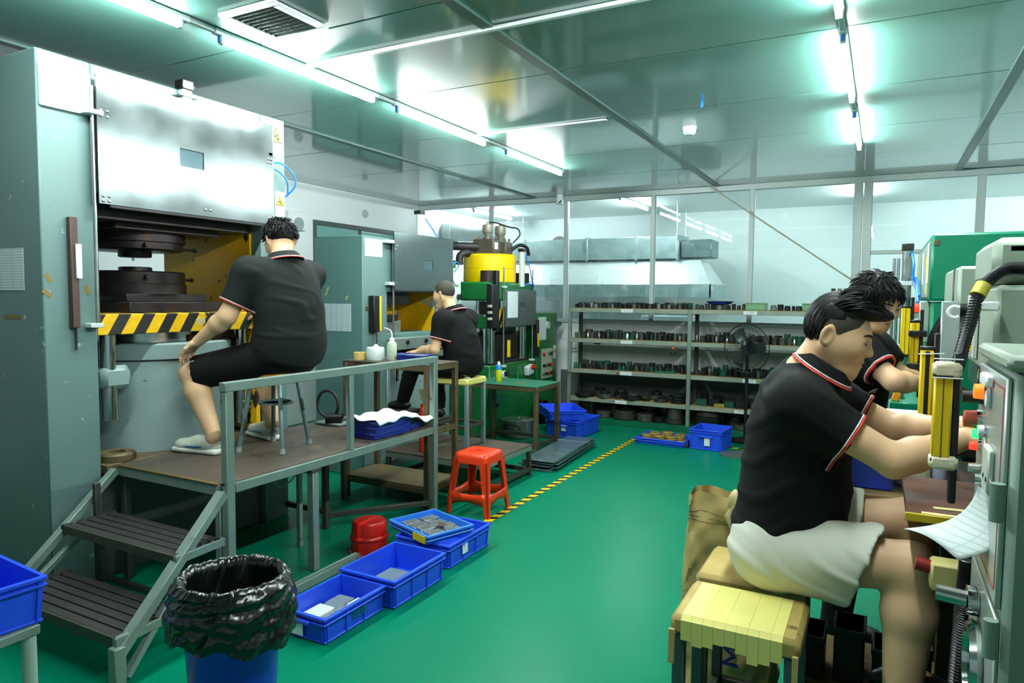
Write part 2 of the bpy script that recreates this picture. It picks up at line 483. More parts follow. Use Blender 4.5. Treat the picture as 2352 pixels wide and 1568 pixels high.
m_haz = stripes('hazard_bed', (226, 176, 4), (26, 26, 26), (0, 1, -.6), .150, .5, .5, spots=(((44, 34, 26), .62, 9.),))
m_tape = stripes('hazard_tape', (226, 196, 10), (18, 20, 18), (-.5, 1, 0), .118, .55, .45)
m_tapex = stripes('hazard_tape_cross', (226, 196, 10), (18, 20, 18), (1, -.5, 0), .118, .55, .45)
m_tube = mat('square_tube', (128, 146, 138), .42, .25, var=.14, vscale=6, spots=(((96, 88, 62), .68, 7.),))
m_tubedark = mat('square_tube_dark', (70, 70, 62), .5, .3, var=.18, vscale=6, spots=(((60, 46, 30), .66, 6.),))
m_rusty = mat('rust_brown_steel', (98, 84, 56), .5, .25, var=.2, vscale=7, spots=(((66, 50, 34), .62, 8.),))
m_plate = mat('worn_deck_plate', (92, 80, 70), .5, .35, var=.18, vscale=2.5, spots=(((124, 112, 84), .64, 2.), ((52, 44, 40), .68, 6.)), rvar=.1)
m_tread = mat('worn_tread', (62, 60, 58), .5, .35, var=.22, vscale=5)
m_wood = mat('worn_wood', (150, 124, 80), .6, var=.2, vscale=3, stretch=(1, 8, 1), spots=(((96, 74, 44), .64, 5.),))
m_brownboard = mat('brown_laminate', (104, 68, 56), .45, var=.1, vscale=4, spots=(((190, 180, 170), .80, 40.),))
m_blue = mat('crate_blue', (38, 84, 232), .36, var=.06, vscale=3, spec=.45)
m_bluedk = mat('tray_navy', (22, 44, 138), .38, var=.05)
m_bluemid = mat('bin_blue', (20, 62, 190), .36, var=.04)
m_redplastic = mat('stool_orange_red', (232, 60, 20), .28, spec=.5, var=.04)
m_red = mat('plastic_red', (200, 24, 14), .28)
m_bag = mat('black_bag', (12, 15, 16), .24, spec=.7)
m_kraft = mat('kraft_paper', (190, 164, 104), .7, var=.12, vscale=6, bump=.03, bscale=30)
m_tapey = mat('masking_tape', (236, 224, 130), .6, var=.05, vscale=9)
m_foam = mat('taped_cardboard', (176, 150, 84), .65, var=.2, vscale=9, spots=(((110, 92, 52), .66, 9.),))
m_ink = mat('dark_ink', (30, 36, 44), .6)
m_signyellow = mat('sign_yellow', (240, 214, 20), .4)
m_airblue = mat('air_hose_blue', (30, 130, 230), .35)
m_lcyellow = mat('light_curtain_yellow', (236, 198, 8), .4, var=.04)
m_machgrey = mat('press_greygreen', (140, 154, 138), .42, var=.05, vscale=3, spots=(((150, 136, 90), .78, 9.),))
m_cabgrey = mat('cabinet_greygreen', (112, 136, 122), .45, var=.04, vscale=3)
m_panel = mat('control_panel_silver', (176, 186, 180), .32, .4)
m_lamp = mat('tube_glow', (255, 255, 255), .5, emit=(LAMP_COLOR, LAMP_STRENGTH))
m_redglow = mat('red_pilot', (255, 40, 20), .4, emit=((1, .04, .015), 1.6))
m_orangeglow = mat('orange_pilot', (255, 120, 10), .4, emit=((1, .13, .01), 1.6))
m_greenglow = mat('green_pilot', (20, 230, 90), .4, emit=((.02, .9, .2), 1.6))

# ------------------------------------------------------------------ the room
X0, X1, Y0, YB, ZC = -6.40, 3.00, -2.60, 8.90, 3.00
YR, XR = 11.40, 3.0                      # the room behind the glass
floor = struct(MB().box(X0 - .1, X1 + .1, Y0 - .1, YR + .1, -.12, 0, .001).build('floor', m_floor))
ceil = thing('ceiling', None, None, (0, 0, ZC)); ceil['kind'] = 'structure'
xb = [X0, -4.38, -1.86, .665, X1]; yb = [Y0, -1.88, -.70, .48, 1.66, 2.84, 4.02, 5.20, 6.38, 7.56, YB]
_pan = {}
for i in range(4):
    for j in range(len(yb) - 1):
        x0, x1, y0, y1 = xb[i] + .016, xb[i + 1] - .016, yb[j] + .004, yb[j + 1] - .004
        key = (round(x1 - x0, 3), round(y1 - y0, 3))
        if key not in _pan:
            h, k = key[0] / 2, key[1] / 2
            _pan[key] = MB().box(-h, h, -k, k, 0, .05, .003).mesh('ceiling_panel')
        o = link('ceiling_panel', _pan[key], m_ceil, ceil); o.location = ((x0 + x1) / 2, (y0 + y1) / 2, random.uniform(0, .0015))
        o.rotation_euler = (random.uniform(-.0012, .0012), random.uniform(-.0008, .0008), 0)
MB().box(X0 - .1, X1 + .1, Y0 - .1, YB, ZC + .045, ZC + .12, .001).build('panel_backing', m_seam, ceil)
for x in xb[1:-1]:
    MB().box(x - .035, x + .035, Y0, YB - .07, ZC - .012, ZC + .02, .003).build('ceiling_bar', m_tbar, ceil)
struct(MB().box(X0 - .12, X0, Y0 - .1, YR + .1, 0, ZC + .1, .001).build('wall_left', m_wall))
struct(MB().box(X1, X1 + .12, Y0 - .1, YR + .1, 0, ZC + .1, .001).build('wall_right', m_wall))
struct(MB().box(X0 - .1, X1 + .1, Y0 - .12, Y0, 0, ZC + .1, .001).build('wall_behind', m_wall))
struct(MB().box(X0 - .1, X1 + .1, YR, YR + .12, 0, ZC + .1, .001).build('wall_far', m_wall))
struct(MB().box(X0 - .1, X1 + .1, YB + .05, YR + .1, ZC, ZC + .1, .001).build('ceiling_far', mat('far_ceiling', (206, 220, 220), .4, coat=.5)))
# partition: low wall, sill, frame, panes
part_ = thing('wall_back', None, None, (0, YB, 0)); part_['kind'] = 'structure'
MB().box(X0, -.22, YB - .02, YB + .06, 0, 1.28, .003).build('low_wall', m_lowwall, part_)
MB().box(-3.95, -.25, YB - .026, YB - .0195, .07, .60, .002).build('grey_dado', mat('peeling_dado', (92, 100, 98), .6, var=.2, vscale=3, spots=(((170, 180, 178), .64, 3.),)), part_)
MB().box(X0, -.25, YB - .05, YB - .02, 0, .07, .002).build('green_plinth', m_floor, part_)
mull = [-5.10, -3.90, -2.67, -1.44]
tops = X0
MB().box(X0, X1, YB - .04, YB + .04, 2.93, ZC, .003).build('top_rail', m_alu, part_)
MB().box(X0, -.22, YB - .04, YB + .04, 1.26, 1.315, .003).build('sill_rail', m_alu, part_)
for x in mull: MB().box(x - .028, x + .028, YB - .035, YB + .035, 1.31, 2.935, .003).build('mullion', m_alu, part_)
for x in (-.285, -.185): MB().box(x - .045, x + .045, YB - .04, YB + .04, 0, 2.935, .003).build('mullion', m_alu, part_)
for x in (.88, 1.95): MB().box(x - .04, x + .04, YB - .035, YB + .035, 0, 2.935, .003).build('mullion', m_alu, part_)
for a, b in ((-.14, .84), (.92, 1.91), (1.99, X1)):
    MB().box(a, b, YB - .03, YB + .03, 2.12, 2.165, .003).build('transom', m_alu, part_)
    MB().box(a, b, YB - .004, YB + .004, 2.165, 2.93, .001).build('pane', m_glass, part_)
    MB().box(a, b, YB - .004, YB + .004, .95, 2.12, .001).build('pane', m_glass, part_)
    MB().box(a, b, YB - .02, YB + .02, 0, .95, .003).build('door_panel', m_alu, part_)
ed = [X0] + mull + [-.33]
for i in range(5):
    a = ed[i] + (.028 if i else 0); b = ed[i + 1] - (.028 if i < 4 else 0)
    MB().box(a, b, YB - .004, YB + .004, 1.315, 2.93, .001).build('pane', m_glass, part_)
# window in the left wall, above the second press
wn = thing('window_1', None, None, (X0, 7.2, 2.3)); wn['kind'] = 'structure'
MB().box(X0 - .01, X0 + .03, 6.62, 8.45, 2.50, 2.56, .003).build('window_frame', mat('dark_frame', (70, 84, 84), .4), wn)
MB().box(X0 - .01, X0 + .03, 6.62, 8.45, 1.40, 1.46, .003).build('window_frame', _M['dark_frame'], wn)
for y in (6.64, 7.5, 8.43): MB().box(X0 - .01, X0 + .03, y - .02, y + .02, 1.46, 2.50, .003).build('window_frame', _M['dark_frame'], wn)
for a, b in ((6.66, 7.48), (7.52, 8.41)): MB().box(X0 + .004, X0 + .01, a, b, 1.46, 2.50, .001).build('pane', mat('frosted_teal', (120, 170, 166), .18, coat=.6), wn)

# floor tape
tp = MB().box(-2.465, -2.405, 1.2, 7.72, 0, .0012, .0003).build('floor_tape', m_tape); tag(tp, 'yellow and black hazard tape running up the green floor beside the crates', 'tape')
tp = MB().box(-2.40, -1.0, 7.62, 7.68, 0, .0012, .0003).build('floor_tape', m_tapex); tag(tp, 'yellow and black hazard tape across the floor in front of the rack', 'tape')

# ------------------------------------------------------------------ ceiling lamps
def tube_lamp(x, y0, label):
    t = thing('tube_lamp', label, 'lamp', (x, y0 + .61, ZC), 0, 'ceiling tube lamps')
    MB().box(x - .02, x + .02, y0 - .06, y0 + 1.28, ZC - .032, ZC - .001, .004).build('batten', m_white, t)
    for yy in (y0 - .01, y0 + 1.23):
        e = MB().box(x - .016, x + .016, yy - .012, yy + .012, ZC - .072, ZC - .03, .004).build('end_holder', m_white, t)
        MB().box(x - .009, x + .009, yy - .02, yy + .02, ZC - .066, ZC - .034, .002).build('blue_clip', m_airblue, e)
    MB().cyl((x, y0, ZC - .055), (x, y0 + 1.22, ZC - .055), .0155, n=12).build('glowing_tube', m_lamp, t)
    return t
for k, (y0, lb) in enumerate(((1.12, 'glowing ceiling tube cut by the upper left frame edge above the big press'), (2.61, 'long glowing ceiling tube under the air vent'),
                  (4.13, 'glowing ceiling tube of the left row, above the second press'), (5.78, 'glowing ceiling tube of the left row, nearest the dome camera'))):
    tube_lamp(-3.15, y0, lb)
for y0, lb in ((.95, 'glowing ceiling tube of the right row, out of the frame overhead'), (2.47, 'glowing ceiling tube cut by the top frame edge, right row'), (4.06, 'middle glowing ceiling tube of the right row'), (5.74, 'last glowing ceiling tube of the right row, nearest the glass')):
    tube_lamp(-.232, y0, lb)
for x, y0, lb in ((-3.20, 9.10, 'glowing ceiling tube seen through the glass, left of the diagonal rod'), (-.30, 9.20, 'glowing ceiling tube seen through the glass, right of the diagonal rod'), (2.2, 9.6, 'added glowing ceiling tube behind the glass at the far right, brightening the far room'), (-5.7, 9.4, 'added glowing ceiling tube behind the glass above the fat white pipe, brightening that room')): tube_lamp(x, y0, lb)  # last two tubes are added, only to brighten the room behind the glass
# conduit across the ceiling
cd_ = MB().box(-3.13, X1, 3.185, 3.215, ZC - .022, ZC - .001, .003).build('cable_conduit', m_white); tag(cd_, 'white cable conduit running across the ceiling from the left lamp row', 'conduit')
cd_ = MB().box(-3.14, -1.95, 5.185, 5.215, ZC - .016, ZC - .001, .003).build('cable_conduit', m_white); tag(cd_, 'thin white cable conduit on the ceiling behind the second press', 'conduit')
# rods between the lamp battens
for x, ys in ((-3.15, ((.85, 1.06), (2.40, 2.55), (3.89, 4.07), (5.41, 5.72))), (-.232, ((3.75, 4.0), (5.34, 5.68)))):
    for a, b in ys:
        o = MB().box(x - .014, x + .014, a, b, ZC - .026, ZC - .001, .003).build('lamp_rail', m_alu)
        tag(o, 'grey cable rail between ceiling tubes of the %s row, %s' % ('left' if x < -1 else 'right', {.85: 'out of frame behind', 2.40: 'nearest the air vent', 3.89: 'above the big press end', 5.41: 'above the second press', 3.75: 'nearest the camera', 5.34: 'nearest the glass'}[a]), 'rail')
# air vent
v = thing('air_vent', 'white square ceiling air vent with dark slats', 'vent', (-2.78, 2.62, ZC))
for a, b, c_, d in ((-2.97, -2.59, 2.43, 2.47), (-2.97, -2.59, 2.77, 2.81), (-2.97, -2.925, 2.47, 2.77), (-2.635, -2.59, 2.47, 2.77)):
    MB().box(a, b, c_, d, ZC - .02, ZC - .001, .004).build('frame', m_white, v)
MB().box(-2.925, -2.635, 2.47, 2.77, ZC - .004, ZC - .001, .001).build('backing', mat('vent_dark', (14, 22, 22), .7), v)
for k in range(9):
    y = 2.487 + k * .0335
    MB().bar((-2.925, y, ZC - .012), (-2.635, y, ZC - .012), .024, .002, up=(0, .6, 1), b=.0004).build('slat', mat('vent_slat', (96, 112, 112), .35, .5), v)
# smoke detector and dome camera
t = thing('smoke_detector', 'round white smoke detector on the ceiling', 'detector', (-1.44, 5.75, ZC))
MB().lathe([(.055, 0), (.055, -.02), (.045, -.028)], (-1.44, 5.75, ZC - .0005), 24).build('base', m_white, t)
MB().lathe([(.045, -.026), (.05, -.032), (.05, -.05), (.03, -.068), (.0, -.07)], (-1.44, 5.75, ZC), 24).build('cap', m_white, t)
t = thing('dome_camera', 'white dome security camera hanging above the glass partition', 'camera', (-3.93, 8.72, ZC))
MB().lathe([(.05, 0), (.05, -.03), (.04, -.04)], (-3.93, 8.72, ZC - .0005), 20).build('mount', m_white, t)
MB().lathe([(.042, -.03), (.052, -.05), (.055, -.085), (.045, -.12), (.02, -.135), (0, -.138)], (-3.93, 8.72, ZC), 24).build('shell', m_white, t)
MB().lathe([(.0, -.028), (.018, -.02), (.026, 0)], (-3.91, 8.675, ZC - .09), 16, Matrix.Rotation(math.radians(65), 3, 'X')).build('lens', m_black, t)
# blue clip hanging from the ceiling
o = MB().box(-1.19, -1.175, 5.04, 5.055, ZC - .05, ZC - .001, .003).build('blue_clip', m_airblue); tag(o, 'tiny blue clip hanging from the ceiling near the smoke detector', 'clip')
# diagonal rod in front of the partition
o = MB().cyl((-1.93, 8.80, 2.985), (-.26, 8.80, 1.79), .009, n=8).build('brace_rod', mat('brace_beige', (190, 186, 160), .5)); tag(o, 'thin beige rod running diagonally across the glass partition', 'rod')

# ------------------------------------------------------------------ behind the glass: extractor hood and duct
h = thing('extractor_hood', 'galvanised extractor hood and duct behind the glass partition', 'hood', (-3.6, 10.5, 1.5))
MB().box(-5.9, -2.66, 10.15, 10.75, 2.19, 2.52, .006).build('duct', m_gal, h)
for x in (-5.2, -4.1, -3.3, -2.68): MB().box(x - .015, x + .015, 10.13, 10.77, 2.17, 2.54, .003).build('flange', m_gal, h)
MB().box(-2.64, -2.2, 10.2, 10.7, 2.2, 2.46, .01).build('fan_box', mat('fan_box_dark', (110, 130, 132), .4, .6), h)
P8 = [(-5.8, 9.95, 1.80), (-2.15, 9.95, 1.80), (-2.15, 10.95, 1.80), (-5.8, 10.95, 1.80)]
T8 = [(-5.6, 10.2, 2.16), (-2.35, 10.2, 2.16), (-2.35, 10.7, 2.16), (-5.6, 10.7, 2.16)]
MB().add(P8 + T8, [(0, 1, 5, 4), (1, 2, 6, 5), (2, 3, 7, 6), (3, 0, 4, 7), (4, 5, 6, 7)]).build('canopy', mat('hood_sheet', (216, 228, 230), .35, .3), h, fix=False)
for x in (-5.5, -2.7):
    for y in (10.2, 10.7): MB().cyl((x, y, 2.5), (x, y, ZC), .008, n=8).build('hanger_rod', m_steel, h)
MB().box(-5.82, -2.13, 9.93, 9.96, 1.62, 1.81, .004).box(-2.16, -2.12, 9.93, 10.97, 1.60, 1.81, .004).box(-5.84, -5.8, 9.93, 10.97, 1.62, 1.81, .004).build('skirt', m_gal, h)
o = thing('ventilation_pipe', 'fat white ventilation pipe behind the glass, left of the yellow tank', 'pipe', (-5.6, 9.5, 2.4))
MB().cyl((-6.35, 9.6, 2.66), (-5.2, 9.6, 2.60), .15, n=28).build('pipe', m_white, o)
for x in (-6.2, -5.2): MB().cyl((x - .012, 9.6, 2.63), (x + .012, 9.6, 2.63), .165, n=28).build('pipe_ring', m_white, o)
o = MB().box(-4.9, -3.4, 9.35, 10.0, 0, 1.28, .01).build('bench_cabinet', mat('grey_bench', (150, 170, 170), .5)); tag(o, 'grey bench cabinet under the extractor hood behind the glass', 'cabinet')
o = MB().box(-3.0, -2.3, 9.5, 10.1, 0, 1.36, .01).build('bench_cabinet', mat('grey_bench', (150, 170, 170), .5)); tag(o, 'tall grey cabinet behind the glass at the hood\'s right end', 'cabinet')
t = thing('wall_fan', 'dark wall fan on the far wall behind the glass, above the yellow tank', 'fan', (-5.05, 11.3, 2.5))
MB().box(-5.09, -5.01, 11.3, 11.4, 2.3, 2.62, .005).build('bracket', m_greyside, t)
MB().lathe([(.15, -.03), (.16, 0), (.15, .03)], (-5.05, 11.2, 2.52), 20, Matrix.Rotation(PI / 2, 3, 'X')).build('guard', m_dsteel, t)
# ------------------------------------------------------------------ generic crate
def crate(name, label, loc, size, rz=0., m=None, ribs=(2, 1), cat='crate', group=None, card=None, grip=True, tilt=None):
    m = m or m_blue; w_, l, h = size; t = thing(name, label, cat, loc, rz, group)
    if tilt: t.rotation_euler = (tilt[0], tilt[1], rz)
    tp = .955; th = .005; a, b = w_ / 2, l / 2
    mb = MB(True)
    ob = [(-a * tp, -b * tp, 0), (a * tp, -b * tp, 0), (a * tp, b * tp, 0), (-a * tp, b * tp, 0)]
    ot = [(-a, -b, h), (a, -b, h), (a, b, h), (-a, b, h)]
    it = [(-a + th, -b + th, h), (a - th, -b + th, h), (a - th, b - th, h), (-a + th, b - th, h)]
    ib = [(-a * tp + th, -b * tp + th, th), (a * tp - th, -b * tp + th, th), (a * tp - th, b * tp - th, th), (-a * tp + th, b * tp - th, th)]
    fs = [(3, 2, 1, 0), (12, 13, 14, 15)]
    for i in range(4):
        j = (i + 1) % 4
        fs += [(i, j, 4 + j, 4 + i), (4 + i, 4 + j, 8 + j, 8 + i), (8 + i, 8 + j, 12 + j, 12 + i)]
    mb.add(ob + ot + it + ib, fs)
    d = .007
    def rib(px, py, nx, ny):
        # a vertical moulded rib on the outer wall
        mb.add([(px * tp - ny * .004, py * tp - nx * .004, .004), (px * tp + ny * .004, py * tp + nx * .004, .004), (px + ny * .004, py + nx * .004, h - .02), (px - ny * .004, py - nx * .004, h - .02)] +
               [(px * tp - ny * .004 + nx * d, py * tp - nx * .004 + ny * d, .004), (px * tp + ny * .004 + nx * d, py * tp + nx * .004 + ny * d, .004), (px + ny * .004 + nx * d, py + nx * .004 + ny * d, h - .02), (px - ny * .004 + nx * d, py - nx * .004 + ny * d, h - .02)],
               [(4, 5, 6, 7), (0, 1, 5, 4), (1, 2, 6, 5), (2, 3, 7, 6), (3, 0, 4, 7)])
    for s_ in (-1, 1):
        for k in range(ribs[0] + 2):
            y = -b * .93 + k * 2 * b * .93 / (ribs[0] + 1); rib(s_ * a, y, s_, 0)
        for k in range(ribs[1] + 2):
            x = -a * .9 + k * 2 * a * .9 / (ribs[1] + 1); rib(x, s_ * b, 0, s_)
    sh = mb.build('shell', m, t, smooth=0)
    r = MB(True); e = .011
    for z0, z1 in ((h - .014, h), (h - .036, h - .028)):
        r.box(-a - e, a + e, -b - e, -b + .002, z0, z1, .002).box(-a - e, a + e, b - .002, b + e, z0, z1, .002)
        r.box(-a - e, -a + .002, -b, b, z0, z1, .002).box(a - .002, a + e, -b, b, z0, z1, .002)
    r.build('rim', m, t, smooth=0)
    MB(True).box(-a * tp - .006, a * tp + .006, -b * tp - .006, b * tp + .006, .002, .012, .002).build('foot_flange', m, t, smooth=0)
    if grip:
        for s_ in (-1, 1): MB(True).box(-a * .42, a * .42, s_ * (b + .001), s_ * (b + .02), h * .62, h * .62 + .02, .004).build('grip', m, t)
    if card:
        side, u, z, wd, hg = card
        x = a * (tp + (1 - tp) * z / h) + .009
        if side == 'x': MB(True).box(x, x + .0012, u - wd / 2, u + wd / 2, z, z + hg, .0003).build('card', m_paper, t)
        else: MB(True).box(u - wd / 2, u + wd / 2, -b - .0105, -b - .0093, z, z + hg, .0003).build('card', m_paper, t)
    return t

# ------------------------------------------------------------------ the big grey press (first on the left)
PX = -3.78
p1 = thing('hydraulic_press', 'huge grey hydraulic press with raised aluminium guard and yellow inside', 'press', (-4.3, 2.8, 0))
MB().box(-4.82, PX, 2.00, 2.275, 0, 2.83, .006).build('left_column', m_greypaint, p1)
MB().box(-4.82, PX, 3.42, 3.64, 0, 2.83, .006).build('right_column', m_greypaint, p1)
MB().box(-4.80, PX - .10, 3.405, 3.421, .66, 2.83, .002).build('yellow_lining', m_yellow, p1)
MB().box(-4.82, PX, 2.275, 3.42, 2.16, 2.83, .006).build('crown', m_greypaint, p1)
MB().box(-5.0, -4.83, 2.0, 2.12, 0, 2.83, .006).build('rear_post', m_greyside, p1)
MB().box(-4.7, -3.86, 2.285, 3.40, 2.02, 2.16, .004).build('ram_plate', m_dsteel, p1)
MB().box(-4.78, -3.745, 2.285, 3.415, .60, .654, .004).build('base_flange', m_rusty, p1)
MB().box(-4.75, -3.82, 2.29, 3.41, 0, .60, .006).build('base_plinth', mat('plinth_dark', (74, 84, 80), .55, var=.15), p1)
dx, dy = -4.30, 2.845
MB().box(-4.66, -3.96, 2.50, 3.22, 1.985, 2.022, .004).build('upper_plate', m_dsteel, p1)
MB().lathe([(.30, .985 + 1), (.30, 1.93), (.285, 1.925), (.285, 1.885), (.27, 1.878)], (dx, dy, 0), 48).build('upper_ring', m_dsteel, p1)
MB().lathe([(.098, 1.88), (.098, 1.842), (.09, 1.838)], (dx, dy, 0), 32).build('punch', m_black, p1)
for ax_, ay in ((.02, -.03), (-.05, .02)): MB().cyl((dx + ax_, dy + ay, 1.84), (dx + ax_, dy + ay, 1.818), .006, n=8).build('guide_pin', m_steel, p1)
MB().lathe([(.098, 1.74), (.098, 1.772), (.09, 1.776)], (dx, dy, 0), 32).build('lower_punch', m_black, p1)
MB().lathe([(.30, 1.60), (.30, 1.665), (.293, 1.668), (.293, 1.738), (.285, 1.745)], (dx, dy, 0), 48).build('lower_ring', m_dsteel, p1)
MB().box(-4.62, -4.02, 2.60, 3.16, 1.552, 1.602, .004).build('bolster_plate', m_dsteel, p1)
MB().box(-4.68, -3.93, 2.56, 3.34, 1.487, 1.553, .004).build('bolster_plate', m_dsteel, p1)
for z, y1 in ((1.905, 3.25), (1.70, 3.22)):
    hd = MB().cyl((dx + .05, dy + .29, z), (dx + .05, y1, z), .009, n=10).build('clamp_rod', m_black, p1)
    MB().lathe([(.0, -.012), (.012, -.01), (.015, 0), (.012, .014), (0, .016)], (dx + .05, y1, z), 12, Matrix.Rotation(-PI / 2, 3, 'X')).build('rod_knob', m_black, hd)
for z in (1.905, 1.71): MB().cyl((dx + .27, dy - .11, z), (dx + .33, dy - .135, z), .014, n=12).build('clamp_screw', m_dsteel, p1)
MB().box(-4.72, PX - .03, 2.29, 3.40, 1.37, 1.487, .004).build('striped_bed', m_haz, p1)
MB().lathe([(.30, 1.30), (.30, 1.372)], (dx + .1, dy, 0), 40).build('ram_piston', m_steel, p1)
MB().box(-4.2, -3.9, 2.93, 3.18, 1.30, 1.345, .004).build('rust_block', mat('rust_block', (96, 48, 30), .6), p1)
MB().lathe([(.50, 1.205), (.505, 1.21), (.505, 1.295), (.49, 1.305)], (dx + .03, dy + .06, 0), 64).build('base_collar', m_base, p1)
MB().lathe([(.50, .654), (.495, .70), (.495, 1.198)], (dx + .03, dy + .06, 0), 64).build('base_drum', m_base, p1)
MB().cyl((-3.90, 2.40, 1.372), (-3.90, 2.40, .88), .043, n=24).build('guide_pillar', m_chrome, p1)
MB().box(-4.15, -3.85, 2.34, 2.52, 1.05, 1.19, .03).build('pillar_bracket', m_base, p1)
MB().lathe([(.10, .655), (.10, .69), (.09, .70), (.045, .70), (.045, .66)], (-3.84, 2.40, .0), 24).build('pillar_socket', m_rusty, p1)
MB().cyl((-3.90, 3.34, 1.372), (-3.90, 3.34, .72), .043, n=24).build('guide_pillar', m_chrome, p1)
MB().box(-3.90, -3.79, 3.36, 3.40, .66, 1.36, .004).build('yellow_strip', m_yellow, p1)
for z in (.83, .86): MB().cyl((-3.84, 3.30, z), (-3.84, 3.38, z), .012, n=10).build('hose_fitting', m_steel, p1)
# guard door
gd = MB().holed(-3.735, -3.720, 2.268, 3.475, 2.085, 2.755, 2.76, 2.925, 2.365, 2.470).build('guard_door', m_brushed, p1)
MB().box(-3.732, -3.726, 2.755, 2.93, 2.36, 2.475, .001).build('window', mat('guard_window', (60, 84, 90), .15, .2, coat=.8), gd)
MB().box(-3.742, -3.722, 2.33, 3.46, 2.066, 2.086, .004).build('rubber_edge', m_rubber, gd)
MB().box(-3.735, -3.718, 2.262, 3.48, 2.752, 2.762, .003).build('top_flange', m_steel, gd)
bolt = MB(True).lathe([(.008, 0), (.008, .003), (.004, .006), (0, .0065)], n=10, M=Matrix.Rotation(PI / 2, 3, 'Y')).mesh('bolt')
for y in (2.29, 2.325):
    for z in (2.10, 2.125, 2.55, 2.58):
        o = link('bolt', bolt, m_dsteel, gd); o.location = INV[p1] @ Vector((-3.720, y, z))
for y in (3.435, 3.46):
    for z in (2.10, 2.125, 2.50, 2.525):
        o = link('bolt', bolt, m_dsteel, gd); o.location = INV[p1] @ Vector((-3.720, y, z))
for y in (2.93, 2.965):
    o = link('bolt', bolt, m_steel, gd); o.location = INV[p1] @ Vector((-3.720, y, 2.125))
for y in (2.255, 3.487):
    MB().cyl((-3.742, y, 2.70), (-3.742, y, 1.42), .011, n=12).build('guide_rod', m_steel, p1)
    for z in (1.43, 2.56): MB().box(-3.80, -3.72, y - .05, y + .02, z - .012, z + .012, .003).build('rod_bracket', m_alu, p1)
MB().box(-3.80, -3.71, 2.215, 2.30, 2.55, 2.575, .003).build('slide_bracket', m_alu, p1)
cy_ = MB().box(-3.80, -3.735, 2.80, 2.868, 2.66, 2.83, .006).build('air_cylinder', m_alu, p1)
MB().box(-3.805, -3.73, 2.795, 2.873, 2.83, 2.885, .004).build('cylinder_cap', m_black, cy_)
MB().box(-3.81, -3.725, 2.77, 2.90, 2.785, 2.795, .002).build('cylinder_clamp', m_steel, cy_)
MB().cyl((-3.76, 2.873, 2.862), (-3.76, 2.90, 2.862), .008, n=8).build('air_fitting', m_steel, cy_)
# things fixed on the columns
lc = MB().box(PX, PX + .035, 2.125, 2.165, 1.42, 2.00, .003).build('light_curtain_bar', mat('curtain_brown', (70, 48, 42), .5), p1)
MB().box(PX + .035, PX + .045, 2.147, 2.177, 1.68, 1.86, .002).build('white_tag', m_paper, lc)
MB().tube([(PX + .015, 2.15, 1.42), (PX + .015, 2.15, 1.36), (PX + .02, 2.146, 1.30)], .006, 8).build('cable_end', m_black, lc)
o = MB().box(PX, PX + .02, 2.01, 2.265, 2.545, 2.765, .004).build('name_board', mat('gloss_white', (244, 250, 250), .12, coat=.8), p1)
def warn(y0, y1, z0, z1, zt, parent, x):
    c_ = MB().box(x, x + .0015, y0, y1, z0, z1, .0005).build('warning_card', m_paper, parent)
    ym = (y0 + y1) / 2; hw = (y1 - y0) * .46; hh = hw * 1.75
    MB().prism([(x + .0016, ym - hw, zt), (x + .0016, ym + hw, zt), (x + .0016, ym, zt + hh)], (.0006, 0, 0)).build('triangle_border', m_ink, c_, smooth=0)
    MB().prism([(x + .0022, ym - hw * .82, zt + hh * .07), (x + .0022, ym + hw * .82, zt + hh * .07), (x + .0022, ym, zt + hh * .88)], (.0006, 0, 0)).build('yellow_triangle', m_signyellow, c_, smooth=0)
    g = MB()
    for a, b in ((-.18, .38), (.12, .46), (.22, .24)): g.cyl((x + .0028, ym + a * hw, zt + b * hh), (x + .0034, ym + a * hw, zt + b * hh), hw * .16, n=12)
    g.bar((x + .0031, ym - hw * .1, zt + hh * .3), (x + .0031, ym + hw * .35, zt + hh * .16), .004, .0006, up=(1, 0, 0), b=.0001)
    g.build('pictogram', m_ink, c_, smooth=0)
    for k in range(3): MB().box(x + .0016, x + .002, ym - hw * .8, ym + hw * .7, z0 + (zt - z0) * (.25 + .22 * k), z0 + (zt - z0) * (.25 + .22 * k) + .003, .0001).build('print_line', mat('grey_print', (150, 165, 165), .6), c_, smooth=0)
warn(3.495, 3.628, 2.585, 2.80, 2.665, p1, PX + .001)
warn(3.545, 3.632, 2.15, 2.33, 2.23, p1, PX + .001)
MB().stube([(PX + .03, 3.47, 2.50), (PX + .06, 3.54, 2.515), (PX + .09, 3.62, 2.46), (PX + .08, 3.66, 2.38), (PX, 3.645, 2.30)], .006, 8).build('air_hose', m_airblue, p1)
MB().stube([(PX + .03, 3.47, 2.475), (PX + .05, 3.53, 2.46), (PX + .06, 3.60, 2.40), (PX + .02, 3.645, 2.31)], .006, 8).build('air_hose', m_airblue, p1)
MB().box(-4.19, -3.945, 1.997, 1.9995, 1.615, 1.835, .0004).build('form_sheet', printed('form_p1', rows=70, cols=8), p1, smooth=0)
MB().box(-4.15, -3.99, 1.998, 1.9995, 1.465, 1.485, .0004).build('tape_scrap', mat('old_tape', (128, 108, 50), .6), p1, smooth=0)
for y, z, a in ((2.03, 1.68, .5), (2.02, 1.60, .9), (2.225, 1.62, .4)):
    MB().cbox((PX + .0006, y, z), (.001, .022, .05), .0003, Matrix.Rotation(a, 3, 'X')).build('tape_scrap', _M['old_tape'], p1, smooth=0)
MB().cbox((-3.748, 2.90, 1.435), (.003, .06, .04), .001, Matrix.Rotation(.2, 3, 'X')).build('paper_scrap', mat('old_paper', (190, 176, 120), .7), p1, smooth=0)

